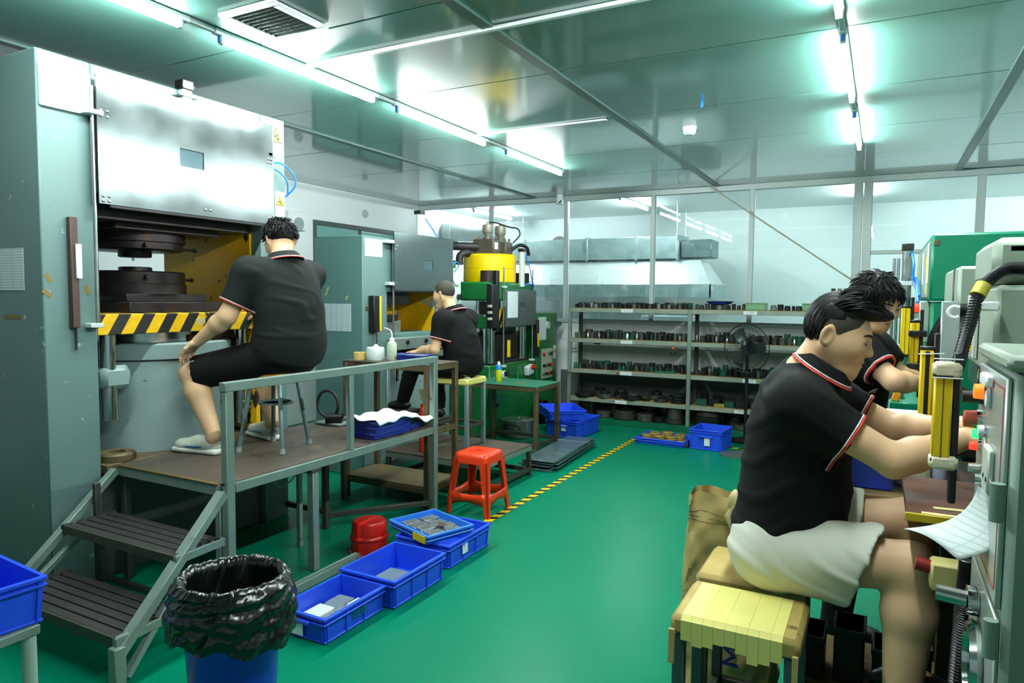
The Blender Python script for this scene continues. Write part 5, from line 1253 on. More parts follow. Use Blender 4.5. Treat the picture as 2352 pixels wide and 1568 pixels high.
# trays, boxes on the shelves
o = thing('dish', 'dark blue plastic dish of small dies on the top shelf', 'dish', (-1.66, RY0 + .13, 1.475))
MB().lathe([(0, .072), (.12, .072), (.155, .10), (.16, .10), (.125, .066), (0, .066)], (-1.70, RY0 + .14, 1.475), 28).build('bowl', m_bluedk, o)
MB().box(-1.79, -1.61, RY0 + .06, RY0 + .22, 1.4755, 1.541, .004).build('stand_block', m_dsteel, o)
for k in range(5): die(-1.78 + .04 * k, RY0 + .12, 1.5475, .016, .03, True, (K1, K3)[k % 2], 'tiny steel die in the dark blue dish, %s from the left' % nth(k + 1), 'tiny dies in the dish')
for k, (x, w_, lb) in enumerate(((-1.28, .11, 'pale green translucent box of dies on the top shelf, middle bay'), (-.70, .085, 'smaller pale green box on the top shelf beside the man\'s head'))):
    b_ = thing('plastic_box', lb, 'box', (x, RY0 + .12, 1.475))
    MB().box(x - w_, x + w_, RY0 + .03, RY0 + .035, 1.4755, 1.56, .002).box(x - w_, x + w_, RY0 + .22, RY0 + .225, 1.4755, 1.56, .002).box(x - w_, x - w_ + .005, RY0 + .03, RY0 + .22, 1.4755, 1.56, .002).box(x + w_ - .005, x + w_, RY0 + .03, RY0 + .22, 1.4755, 1.56, .002).box(x - w_, x + w_, RY0 + .03, RY0 + .225, 1.4755, 1.480, .001).build('walls', mat('pale_green', (150, 200, 150), .3, trans=.35), b_)
    MB().box(x - w_ - .008, x + w_ + .008, RY0 + .022, RY0 + .032, 1.55, 1.562, .002).build('rim', mat('pale_green', (150, 200, 150), .3), b_)
o = MB().box(-2.46, -2.20, RY0 + .03, RY0 + .16, .6905, .712, .004).build('green_tray', mat('tray_green', (10, 110, 80), .4)); tag(o, 'flat green tray of small dies on the third shelf', 'tray')
row(.712, -2.44, -2.22, RY0 + .09, (.04, .05), (.014, .018), (K0, K1, K4), 'tiny die from the left in the flat green tray', 'tiny dies in the green tray')
t = thing('plastic_bag', 'small knotted red plastic bag on the second shelf', 'bag', (-3.24, RY0 + .12, 1.17))
MB().lathe([(0, .001), (.04, .004), (.052, .03), (.046, .07), (.024, .10), (.012, .108), (.02, .125), (.012, .15), (0, .152)], (-3.24, RY0 + .14, 1.0852 + .0), 14).build('bag', mat('red_bag', (220, 40, 20), .35, bump=.05, bscale=40), t)
t.location.z = 1.0855
# sockets on the low wall
for x, nm in ((-2.36, 'white wall socket with a red pilot light behind the rack'), (-3.74, 'white wall socket left of the rack')):
    t = thing('wall_socket', nm, 'socket', (x, YB - .02, .93))
    MB().box(x - .055, x + .055, YB - .05, YB - .0205, .86, .99, .006).build('plate', m_white, t)
    for dx_ in (-.022, .022): MB().box(x + dx_ - .006, x + dx_ + .006, YB - .053, YB - .05, .885, .915, .001).build('slot', m_black, t)
    if x > -3: MB().cyl((x + .0, YB - .05, .965), (x + .0, YB - .055, .965), .010, n=10).build('pilot_light', m_redglow, t)
o = MB().cyl((-3.68, YB - .035, .955), (-.35, YB - .035, .955), .010, n=8).build('wall_pipe', m_white); tag(o, 'thin white conduit along the low wall behind the rack', 'conduit')
# little tray on a shelf behind the standing man
o = thing('die_tray', 'grey ledge with a red strip and small dies behind the standing man', 'tray', (-.23, 8.6, 1.8))
MB().box(-.62, -.12, 8.715, 8.85, 1.60, 1.665, .004).build('ledge', m_alu, o)
MB().box(-.56, -.12, 8.715, 8.84, 1.665, 1.677, .002).build('red_strip', m_red, o)
for k in range(6): die(-.50 + .065 * k, 8.75, 1.6775, .024, .055, k % 2 == 0, (K1, K3)[k % 2], 'tiny steel die on the red-edged ledge, %s from the left' % nth(k + 1), 'tiny dies on the red-edged ledge')
MB().box(-.60, -.56, 8.79, 8.83, .072, 1.60, .003).build('ledge_post', m_alu, o); MB().box(-.18, -.14, 8.79, 8.83, .072, 1.60, .003).build('ledge_post', m_alu, o)
# ------------------------------------------------------------------ right side: presses along the aisle
def corrugated(name, pts, r, m, parent, pitch=.007):
    L = sum((Vector(pts[i + 1]) - Vector(pts[i])).length for i in range(len(pts) - 1)); n = int(L / pitch) * 2
    path = smooth_path(pts, n)
    return MB().tube(path, [r if i % 2 else r * .84 for i in range(n + 1)], 12).build(name, m, parent, smooth=20)
m_conduit = mat('black_conduit', (20, 24, 25), .38)

# control cabinet in the foreground
kc = thing('control_cabinet', 'grey-green control cabinet with buttons in the right foreground', 'cabinet', (.5, 1.7, 0))
MB().box(.215, .95, 1.50, 1.92, .02, 1.475, .012).build('body', m_cabgrey, kc)
MB().box(.200, .96, 1.49, 1.93, 1.475, 1.505, .010).build('lid', m_machgrey, kc)
MB().box(.205, .216, 1.53, 1.915, 1.03, 1.46, .004).build('control_panel', m_panel, kc)
MB().box(.207, .216, 1.53, 1.915, .06, 1.01, .004).build('lower_door', m_panel, kc)
for z in (.98, 1.235, .45): MB().cyl((.198, 1.512, z - .035), (.198, 1.512, z + .035), .012, n=12).build('hinge', m_cabgrey, kc)
for a, b in (((.2045, 1.55, 1.44), (.2045, 1.90, 1.44)), ((.2045, 1.55, 1.06), (.2045, 1.90, 1.06)), ((.2045, 1.55, 1.06), (.2045, 1.55, 1.44))):
    MB().bar(a, b, .003, .001, up=(1, 0, 0), b=.0002).build('red_line', mat('red_line', (170, 40, 40), .5), kc)
def knob(x0, x1, y, z, r, m, base=m_chrome, name='push_button'):
    o = MB().cyl((.206, y, z), (x0, y, z), r * 1.15, n=18).build(name, base, kc)
    MB().cyl((x0, y, z), (x1, y, z), r, r * .92, 18).build('button_cap', m, o)
    return o
knob(.200, .183, 1.80, 1.405, .017, m_orangeglow)
knob(.198, .166, 1.84, 1.388, .014, m_black, m_black)
knob(.202, .196, 1.72, 1.40, .018, m_white, m_panel)
knob(.196, .172, 1.86, 1.335, .020, mat('mushroom_red', (196, 84, 64), .4))
knob(.200, .188, 1.84, 1.305, .011, m_greenglow)
knob(.200, .190, 1.76, 1.325, .013, m_white)
knob(.199, .184, 1.84, 1.278, .010, m_redglow)
knob(.200, .180, 1.80, 1.235, .012, m_steel)
knob(.200, .186, 1.74, 1.225, .012, m_steel)
sb = MB().box(.193, .206, 1.62, 1.70, 1.22, 1.31, .004).build('socket_plate', mat('socket_pale', (190, 198, 186), .4), kc)
for y in (1.63, 1.67): MB().cyl((.1925, y, 1.25), (.1915, y, 1.25), .005, n=8).build('socket_hole', m_black, sb)
MB().box(.19, .206, 1.68, 1.78, 1.425, 1.45, .004).build('switch_housing', m_white, kc)
# tension handle and gauge
hd = MB().cyl((.206, 1.76, .955), (.185, 1.76, .955), .032, n=20).build('handle_flange', m_chrome, kc)
MB().cyl((.185, 1.76, .955), (.128, 1.765, .958), .018, n=20).build('handle_grip', m_steel, hd)
MB().lathe([(.085, 0), (.09, .01), (.082, .022), (.07, .022), (.068, .012), (0, .012)], (.206, 1.72, .835), 36, Matrix.Rotation(-PI / 2, 3, 'Y')).build('round_gauge', m_chrome, kc)
corrugated('conduit', [(.60, 1.62, 1.80), (.48, 1.63, 1.74), (.36, 1.63, 1.66), (.30, 1.63, 1.58), (.285, 1.63, 1.535)], .018, m_conduit, kc)
MB().cyl((.285, 1.63, 1.50), (.285, 1.63, 1.545), .024, n=8).build('conduit_nut', m_black, kc)
MB().cbox((.40, 1.489, .89), (.10, .001, .006), .0003).build('red_mark', mat('red_faint', (150, 84, 84), .6), kc)
# hanging sheet of paper
A_, B_, T_, Q_ = Vector((.200, 1.74, 1.315)), Vector((.198, 1.60, 1.245)), Vector((.062, 1.76, 1.09)), Vector((.155, 1.645, 1.075))
def sheet(u, v):
    p = A_.lerp(B_, v).lerp(T_.lerp(Q_, v), u); s = math.sin(u * PI)
    return p + Vector((.045 * s, 0, -.045 * s * (1 - v * .5) + .012 * math.sin(v * PI) * u))
pm = printed('hanging_form', (196, 208, 206), (176, 188, 186), 90, 3, 'yz')
o = MB().grid(sheet, 16, 12).build('hanging_sheet', pm, smooth=60); tag(o, 'curled printed sheet hanging from the foreground control cabinet', 'paper')
md = o.modifiers.new('s', 'SOLIDIFY'); md.thickness = .0008

# first press on the right
pa = thing('bench_press', 'grey-green bench press the near right man is working at', 'press', (.6, 2.4, 0))
MB().box(.30, 1.0, 1.98, 2.90, 0, .98, .010).build('base', mat('base_dark', (58, 66, 62), .5, var=.1), pa)
MB().box(.24, 1.0, 1.96, 2.92, .98, 1.03, .006).build('bed', m_dsteel, pa)
MB().box(.62, 1.0, 2.05, 2.86, 1.03, 1.40, .010).build('column', m_machgrey, pa)
MB().box(.270, 1.0, 2.28, 2.88, 1.39, 1.645, .014).build('head', m_machgrey, pa)
MB().box(.262, .98, 2.30, 2.72, 1.648, 1.775, .022).build('head_cover', m_machgrey, pa)
MB().box(.30, .55, 2.30, 2.36, 1.735, 1.752, .002).build('cover_groove', m_dsteel, pa)
MB().box(.36, .50, 2.42, 2.72, 1.22, 1.39, .006).build('ram', m_steel, pa)
MB().box(.30, .56, 2.38, 2.76, 1.03, 1.10, .004).build('die_block', m_dsteel, pa)
MB().box(.258, .268, 2.60, 2.84, 1.42, 1.62, .002).build('cable_box', mat('clear_grey', (186, 196, 192), .3), pa)
MB().box(.252, .258, 2.66, 2.72, 1.44, 1.52, .001).build('warning_label', m_signyellow, pa)
corrugated('conduit', [(.34, 2.30, 1.69), (.285, 2.28, 1.685), (.235, 2.25, 1.63), (.205, 2.20, 1.53), (.175, 2.10, 1.43), (.158, 2.02, 1.40)], .0165, m_conduit, pa)
MB().cyl((.240, 2.258, 1.645), (.226, 2.242, 1.615), .0195, n=14).build('yellow_band', mat('band_yellow', (190, 176, 60), .5), pa)
MB().box(.225, .275, 2.225, 2.26, 1.575, 1.60, .004).build('white_clamp', m_white, pa)
hk = MB().tube([(.205 + .018 * math.cos(a), 2.62, 1.565 + .018 * math.sin(a)) for a in [.9 + i * .45 for i in range(11)]], .006, 8).build('white_hook', m_white, pa)
# brown board on the bed
bd = MB().box(.075, .30, 2.06, 2.50, 1.031, 1.049, .003).build('side_board', m_brownboard, pa)
MB().box(.072, .30, 2.052, 2.0605, 1.028, 1.050, .002).build('yellow_edge', mat('edge_yellow', (204, 170, 30), .5), bd)
for (x, y, a) in ((.20, 2.14, .1), (.17, 2.07, 0)): MB().cbox((x, y, 1.0505), (.12, .02, .001), .0003, Matrix.Rotation(a, 3, 'Z')).build('tape_strip', mat('tape_pale', (222, 206, 150), .6), bd)
for y in (2.12, 2.42): MB().bar((.12, y, 1.02), (.30, y, .86), .022).build('board_bracket', m_tubedark, pa)
MB().box(.06, .16, 1.99, 2.30, .30, .345, .004).build('foot_rest', m_tubedark, pa)
for y in (2.02, 2.27): MB().box(.09, .13, y - .02, y + .02, 0, .30, .003).build('foot_rest_leg', m_tubedark, pa)
MB().bar((.16, 2.15, .32), (.305, 2.15, .32), .03).build('foot_rest_tie', m_tubedark, pa)
rk_ = MB().box(.130, .30, 1.965, 2.03, .885, .955, .006).build('switch_box', mat('box_beige', (190, 176, 110), .5), pa)
MB().cyl((.130, 1.995, .935), (.098, 1.995, .94), .017, n=18).build('red_knob', mat('knob_darkred', (128, 20, 16), .35), rk_)
corrugated('conduit', [(.205, 1.955, .98), (.200, 1.95, .85), (.192, 1.95, .6), (.19, 1.95, .3), (.19, 1.95, .05)], .020, m_conduit, pa)
# light curtains: yellow bar + black bar
def light_curtain(label, x, y, z0, z1, w_, wrap=False, group='yellow light curtains on the right'):
    t = thing('light_curtain', label, 'light curtain', (x, y, z0), 0, group)
    MB().box(x, x + w_ * .74, y - w_ * .45, y + w_ * .45, z0, z1, .004).build('yellow_profile', m_lcyellow, t)
    MB().box(x + w_ * .34, x + w_ * .40, y - w_ * .46, y - w_ * .44, z0, z1, .0005).build('seam', mat('seam_dark', (110, 90, 10), .5), t)
    MB().box(x - .002, x + w_ * .76, y - w_ * .47, y + w_ * .47, z1, z1 + .012, .003).build('end_cap', m_black, t)
    MB().box(x - .002, x + w_ * .76, y - w_ * .47, y + w_ * .47, z0 - .012, z0, .003).build('end_cap', m_black, t)
    MB().box(x + w_ * .74, x + w_ * 1.05, y - w_ * .3, y + w_ * .3, z0 - .11, z1 + .06, .003).build('mounting_bar', m_black, t)
    if wrap:
        for zz, hh in ((z0 - .012, .034), (z1 + .018, .036)):
            MB().box(x - .004, x + w_ * 1.08, y - w_ * .52, y + w_ * .52, zz - hh * .5, zz + hh * .5, .008).build('tape_wrap', mat('wrap_cream', (226, 216, 184), .6, bump=.06, bscale=60), t)
        for zz in (z1 + .045, z1 - .0): MB().bar((x - .004, y - w_ * .53, zz), (x + w_ * 1.1, y - w_ * .53, zz), .006, .003).build('zip_tie', m_white, t)
    return t
light_curtain('nearest yellow light curtain, bound with cream tape', .117, 1.955, 1.225, 1.418, .052, True)
lcb = light_curtain('second yellow light curtain, with black middle and white zip tie', .128, 2.90, 1.10, 1.425, .056)
MB().box(.143, .157, 2.8735, 2.8755, 1.105, 1.42, .001).build('black_strip', m_black, lcb)
MB().bar((.12, 2.868, 1.41), (.20, 2.868, 1.415), .006, .004).build('zip_tie', m_white, lcb)
light_curtain('third yellow light curtain, held by two black clamps', .118, 3.70, 1.265, 1.50, .05)
for z in (1.30, 1.45):
    o = MB().box(.112, .185, 3.66, 3.74, z - .014, z + .014, .003).build('black_clamp', m_black); tag(o, 'black clamp on the third light curtain, %s one' % ('lower' if z < 1.4 else 'upper'), 'clamp')
light_curtain('farthest yellow light curtain, beside the standing man\'s arm', .095, 4.45, 1.30, 1.56, .06)

# second press on the right (behind)
pb = thing('bench_press', 'grey-green bench press between the near press and the big green cabinet', 'press', (.6, 3.6, 0))
MB().box(.30, 1.0, 3.20, 4.0, 0, 1.0, .010).build('base', _M['base_dark'], pb)
MB().box(.24, 1.0, 3.15, 4.05, 1.0, 1.04, .005).build('bed', m_dsteel, pb)
MB().box(.62, 1.0, 3.25, 4.0, 1.04, 1.42, .010).build('column', m_machgrey, pb)
MB().box(.265, 1.0, 3.30, 3.98, 1.40, 1.74, .012).build('head', m_machgrey, pb)
MB().box(.262, .30, 3.46, 3.50, 1.45, 1.735, .003).build('groove', m_dsteel, pb)
MB().box(.36, .52, 3.45, 3.80, 1.24, 1.41, .006).build('ram', m_steel, pb)
corrugated('conduit', [(.32, 3.3, 1.57), (.25, 3.27, 1.555), (.21, 3.22, 1.50), (.185, 3.18, 1.44), (.18, 3.16, 1.40)], .026, m_conduit, pb)
MB().cyl((.18, 3.16, 1.405), (.18, 3.16, 1.35), .020, n=12).build('gland', mat('gland_grey', (160, 160, 150), .4), pb)
MB().box(.20, .26, 3.10, 3.14, 1.20, 1.60, .004).build('clear_shield', mat('shield', (200, 212, 212), .2, trans=.4), pb)

# big green cabinet press
gp = thing('green_press_cabinet', 'big dark green press cabinet behind the standing man', 'press', (.9, 5.2, 0))
MB().box(.225, 1.8, 4.42, 6.0, 1.60, 1.965, .012).build('upper_housing', m_teal, gp)
MB().box(.240, 1.8, 4.44, 6.0, 0, 1.595, .010).build('lower_housing', m_teal, gp)
MB().box(.218, .2265, 4.50, 5.95, 1.62, 1.93, .003).build('front_plate', m_machgrey, gp)
MB().box(.30, .9, 4.432, 4.441, .9, 1.53, .004).build('side_door', m_teal, gp)
MB().box(.235, .26, 4.414, 4.421, 1.90, 1.93, .003).build('rust_corner', m_rusty, gp)
for y0, z0, z1, mm in ((4.50, 1.70, 1.92, m_paper), (4.62, 1.64, 1.85, m_signyellow), (4.80, 1.66, 1.80, mat('plate_lightblue', (120, 180, 210), .3)), (5.05, 1.70, 1.90, m_paper)):
    MB().box(.2155, .2185, y0, y0 + .09, z0, z1, .001).build('notice', mm, gp, smooth=0)
MB().box(.14, .24, 4.60, 5.1, .95, 1.02, .005).build('bed', m_teal, gp)
bx_ = MB().box(.19, .24, 4.62, 4.70, 1.36, 1.60, .006).build('button_box', mat('btnbox', (150, 170, 160), .4), gp)
MB().cyl((.19, 4.66, 1.56), (.165, 4.66, 1.56), .025, n=14).build('red_button', m_redglow, bx_); MB().cyl((.19, 4.69, 1.56), (.17, 4.69, 1.56), .022, n=14).build('green_button', m_greenglow, bx_)
MB().cyl((.20, 4.62, 1.44), (.16, 4.62, 1.44), .03, n=16).build('stop_button', m_red, bx_)
# air cylinder stand with hoses
ac = thing('air_cylinder_stand', 'silver air cylinder stand with blue hoses behind the standing man', 'cylinder', (.13, 5.3, 0))
MB().cyl((.135, 5.3, .9), (.135, 5.3, 1.93), .030, n=18).build('cylinder', m_steel, ac)
MB().box(.10, .17, 5.26, 5.34, 1.93, 1.975, .004).build('cap', m_black, ac)
for x in (.06, .085): MB().cyl((x, 5.3, .0), (x, 5.3, 1.88), .010, n=10).build('guide_rod', m_steel, ac)
MB().box(.04, .212, 5.27, 5.33, 1.70, 1.73, .003).build('bracket', m_alu, ac)
MB().box(.04, .16, 5.27, 5.33, 1.28, 1.31, .003).build('bracket', m_alu, ac)
for k, pts in enumerate(([(.16, 5.28, 1.92), (.17, 5.2, 1.84), (.17, 5.2, 1.76), (.20, 5.2, 1.72)], [(.17, 5.26, 1.74), (.19, 5.2, 1.68), (.20, 5.2, 1.60), (.16, 5.2, 1.52), (.13, 5.2, 1.47)], [(.17, 5.24, 1.745), (.19, 5.2, 1.74), (.20, 5.15, 1.68), (.205, 5.1, 1.63)], [(.18, 5.24, 1.73), (.19, 5.2, 1.70), (.195, 5.15, 1.64), (.20, 5.1, 1.59)])):
    MB().tube(smooth_path(pts, 16), .008, 8).build('air_hose', m_airblue if k != 1 else mat('air_hose_dark', (20, 80, 190), .35), ac)
MB().box(.02, .137, 5.24, 5.36, 0, .03, .004).build('foot_plate', m_tubedark, ac)
MB().box(.115, .155, 5.28, 5.32, .03, .9, .003).build('stand_post', m_tubedark, ac)

# wooden table with crate, jug and can
wt = thing('wood_table', 'worn wooden table between the two right-hand workers', 'table', (-.04, 2.86, 0))
MB().box(-.27, .26, 2.60, 3.10, .915, .95, .006).build('table_top', m_wood, wt)
MB().bar((-.25, 2.62, .885), (.24, 2.62, .885), .03, .05).build('apron', m_wood, wt)
for x in (-.24, .22):
    for y in (2.64, 3.06): MB().box(x - .022, x + .022, y - .022, y + .022, 0, .915, .003).build('leg', m_rusty, wt)
MB().box(-.26, .24, 2.62, 3.08, .20, .22, .003).build('low_shelf', m_wood, wt)
crate('plastic_crate', 'deep blue crate on the wooden table behind the near right man', (-.10, 2.80, .9505), (.30, .28, .17), math.radians(2), ribs=(1, 1), grip=False)
t = thing('plastic_jug', 'cloudy white plastic jug on the wooden table', 'jug', (.115, 2.80, .95))
MB().lathe([(0, 0), (.05, 0), (.055, .006), (.055, .10), (.048, .118), (.02, .128)], (.115, 2.80, .951), 28).build('body', mat('cloudy_plastic', (206, 222, 196), .25), t)
MB().lathe([(.02, .128), (.02, .146), (0, .148)], (.115, 2.80, .951), 16).build('cap', m_white, t)
t = thing('spray_can', 'red and yellow spray can on the wooden table', 'can', (.195, 2.84, .95))
MB().lathe([(0, 0), (.028, 0), (.03, .004), (.03, .07)], (.195, 2.84, .951), 20).build('can_lower', mat('can_lilac', (180, 186, 226), .4, spots=(((224, 190, 20), .58, 30.),)), t)
MB().lathe([(.03, .07), (.03, .14), (.02, .15), (0, .152)], (.195, 2.84, .951), 20).build('can_upper', mat('can_redyellow', (206, 40, 20), .4, spots=(((236, 200, 20), .60, 40.),)), t)
for k, (x, y, w_, h_) in enumerate(((-.19, 2.76, .10, .16), (-.06, 2.78, .10, .20), (.06, 2.80, .09, .14), (.16, 2.78, .07, .19))):
    o = thing('parts_box', 'dark parts box on the shelf under the wooden table, %s' % ('leftmost', 'second from left', 'second from right', 'rightmost')[k], 'box', (x, y, .22))
    MB().box(x - w_ / 2, x + w_ / 2, y - .08, y + .08, .2205, .22 + h_, .006).build('body', m_dsteel, o)
    MB().box(x - w_ / 2 - .004, x + w_ / 2 + .004, y - .084, y + .084, .22 + h_ - .02, .22 + h_, .003).build('lid', m_black, o)
# wooden board lying behind the sack
o = MB().cbox((-.47, 3.07, .67), (.20, .44, .02), .003, Matrix.Rotation(.15, 3, 'Y')).build('wood_board', m_wood)
t = thing('low_bench', 'low bench with a slatted wooden board behind the paper sack', 'bench', (-.45, 3.0, 0)); INV[o] = INV[t]; o.parent = t; o.matrix_parent_inverse = INV[t]
for x in (-.53, -.41):
    for y in (2.90, 3.24): MB().box(x - .015, x + .015, y - .015, y + .015, 0, .655, .003).build('leg', m_tubedark, t)
# navy tray with paper near the standing man
t = thing('parts_tray', 'navy tray with white sheets on the bed beside the standing man', 'tray', (.10, 3.95, 1.04))
MB().box(.02, .23, 3.86, 4.06, .98, 1.03, .004).build('body', m_bluedk, t)
MB().box(.03, .22, 3.87, 4.05, 1.0305, 1.045, .002).build('sheets', m_paper, t)
MB().box(.10, .25, 3.9, 4.02, 0, .98, .004).build('stand', m_tubedark, t)
for k, (x, y, z, a) in enumerate(((.085, 4.3, 1.08, .3), (.075, 4.3, 1.14, 0))):
    o = MB().cbox((x, y, z), (.035, .05, .05), .004, Matrix.Rotation(a, 3, 'Y')).build('orange_block', mat('orange_plastic', (240, 150, 20), .4)); tag(o, 'small orange plastic block by the standing man, %s one' % ('lower' if k == 0 else 'upper'), 'block')
o = MB().box(.05, .24, 4.24, 4.38, 0, 1.055, .005).build('machine_stand', m_teal); tag(o, 'slim green machine stand under the orange blocks', 'stand')

# stools in the right foreground
s3 = padded_stool('worn cardboard-padded stool the near right man sits on', -.345, 2.41, 0, .32, .29, .70, m_tubedark, m_foam)
s4 = padded_stool('grey steel stool with yellow tape strips in the right foreground', -.33, 2.065, 0, .335, .275, .70, mat('stool_bluegrey', (70, 92, 94), .42, .25, var=.12), m_foam)
for k in range(9):
    x0 = -.472 + k * .0302
    mb = MB().box(x0, x0 + .0301, 1.935, 2.19, .700, .7012 + .0004 * (k % 2), .0003).box(x0, x0 + .0295, 1.9195, 1.9225, .632 - .012 * math.sin(k * 1.3) - (.012 if k > 5 else 0), .690, .0005)
    mb.add([(x0, 1.9200, .688), (x0 + .0295, 1.9200, .688), (x0 + .0295, 1.936, .7016), (x0, 1.936, .7016)], [(0, 1, 2, 3)])
    mb.build('tape_strip', m_tapey, s4, smooth=0)
MB().box(-.175, -.160, 1.912, 1.924, .52, .66, .001).build('tape_tail', m_kraft, s4)
MB().box(-.505, -.488, 1.912, 1.924, .56, .66, .001).build('tape_tail', m_kraft, s4)
# kraft sack
t = thing('paper_sack', 'crumpled kraft paper sack standing behind the stools', 'sack', (-.50, 2.74, 0))
rs_ = np.random.RandomState(8); ph2 = rs_.uniform(0, 6.28, 20)
def sack(u, v):
    a = 2 * PI * u; z = .845 * v
    sx_, sy_ = .185 * (1 - .08 * v), .085 * (1 - .25 * v ** 2)
    c_, s_ = math.cos(a), math.sin(a); e = .55
    x = sx_ * math.copysign(abs(c_) ** e, c_); y = sy_ * math.copysign(abs(s_) ** e, s_)
    n = .012 * _tri(9 * v + 3 * a + ph2[0]) + .010 * _tri(17 * v - 5 * a + ph2[1]) + .007 * _tri(31 * v + 8 * a) + .004 * _tri(53 * v - 11 * a)
    return Vector((-.475 + x * (1 + n * 3) - .02 * (1 - v), 2.725 + y + n, max(.001, z + (.012 * math.sin(3 * a + 1) if v > .9 else 0))))
MB().grid(sack, 72, 44, True).build('sack_body', m_kraft, t, smooth=30, fix=False)
MB().grid(lambda u, v: sack(u, .97 - .30 * v).lerp(Vector((-.475, 2.725, .70 - .2 * v)), .12 + .25 * v), 72, 8, True).build('sack_lining', mat('kraft_inner', (170, 140, 96), .7), t, smooth=30, fix=False)
for k in range(3):
    zz = .745 + .014 * k
    MB().tube([sack(u, zz / .845) + (sack(u, zz / .845) - Vector((-.475, 2.725, zz))) * .006 for u in [.5 + .5 * i / 30 for i in range(31)]], .0014, 4).build('printed_line', mat('line_brown', (120, 96, 54), .7), t)
lettering('sack_text', 'MC', .12, (-.44, 2.628, .30), (0, 0, 1), (-1, 0, 0), mat('ink_blue', (24, 50, 140), .6), t, .003)
scribble('printed_text', (-.585, 2.632, .47), (1, 0, 0), (0, 0, 1), 9, .014, m_ink, t, seed=5)
# crumpled paper in the sack
o = MB().grid(lambda u, v: Vector((-.42 + .14 * (u - .5) + .02 * math.sin(9 * v), 2.66 + .03 * math.sin(7 * u + 5 * v) , .62 + .24 * v + .03 * math.sin(11 * u))), 14, 14).build('crumpled_paper', mat('kraft_pale', (196, 176, 130), .7), t, smooth=25)
md = o.modifiers.new('s', 'SOLIDIFY'); md.thickness = .002
# ------------------------------------------------------------------ people
def frame(fwd, up=(0, 0, 1)):
    """rows: forward, left, up"""
    f = np.array(fwd, float); f /= np.linalg.norm(f); u = np.array(up, float); l = np.cross(u, f); l /= np.linalg.norm(l); u = np.cross(f, l)
    return np.array([f, l, u], np.float32)
def head_frame(yaw, pitch, roll=0.):
    """yaw: heading angle of the face in the XY plane, pitch: degrees looking down"""
    y, p, r = math.radians(yaw), math.radians(pitch), math.radians(roll)
    f = np.array([math.cos(y) * math.cos(p), math.sin(y) * math.cos(p), -math.sin(p)])
    l = np.array([-math.sin(y), math.cos(y), 0.]); u = np.cross(f, l)
    l2 = l * math.cos(r) + u * math.sin(r); u2 = np.cross(f, l2)
    return np.array([f, l2, u2], np.float32)
class Head:
    def __init__(s, C_, A, k=1.0, wide=1.0, cr=(.093, -.008)): s.C = V3(C_); s.A = A; s.k = k; s.w = wide; s.cr = cr
    def p(s, f, l, u): return s.C + s.k * (f * s.A[0] + l * s.w * s.A[1] + u * s.A[2])
    def sdf(s):
        k = s.k; A = s.A; w_ = s.w; p = s.p
        def E(f, l, u, a, b, c_): return el(p(f, l, u), (a * k, b * k * w_, c_ * k), A)
        big = [E(s.cr[1], 0, .035, s.cr[0], .079, .089), rc(p(.040, 0, .0), p(.058, 0, -.072), .062 * k, .040 * k), rc(p(.02, 0, -.02), p(.066, 0, -.094), .05 * k, .027 * k)]
        for sg in (-1, 1):
            big += [rc(p(-.002, sg * .048, -.035), p(.056, sg * .022, -.088), .027 * k, .024 * k), E(.055, sg * .040, -.018, .036, .030, .030)]
        f1 = uni(big, .035 * k)
        med = [f1, rc(p(.080, -.026, .028), p(.080, .026, .028), .013 * k, .013 * k), E(.060, 0, -.052, .040, .030, .026)]
        f2 = uni(med, .02 * k)
        for sg in (-1, 1): f2 = ssub(f2, E(.098, sg * .033, .010, .016, .018, .011), .012 * k)
        fine = [f2, rc(p(.088, 0, .022), p(.110, 0, -.018), .0085 * k, .0125 * k)]
        for sg in (-1, 1): fine += [E(.098, sg * .012, -.024, .012, .009, .008), E(.080, sg * .033, .010, .013, .017, .0105)]
        f3 = uni(fine, .010 * k)
        f3 = uni([f3, E(.099, 0, -.050, .008, .021, .0058), E(.096, 0, -.061, .009, .018, .0065)], .006 * k)
        f3 = ssub(f3, E(.108, 0, -.0555, .011, .023, .0018), .004 * k)
        f3 = uni([f3, E(.070, 0, -.098, .022, .020, .014)], .015 * k)
        ears = []
        for sg in (-1, 1):
            c_ = p(-.012, sg * .083, .0); B_ = A.copy(); ang = sg * .45
            B_[0], B_[1] = A[0] * math.cos(ang) + A[1] * math.sin(ang) * -1, A[1] * math.cos(ang) + A[0] * math.sin(ang)
            e = el(c_, (.021 * k, .0085 * k, .033 * k), B_)
            e = ssub(e, el(c_ + .0075 * k * sg * A[1] + .003 * k * A[0], (.012 * k, .0075 * k, .022 * k), B_), .004 * k)
            ears.append(e)
        return uni([f3] + ears, .008 * k)
    def bounds(s): return s.C - .16 * s.k, s.C + .17 * s.k
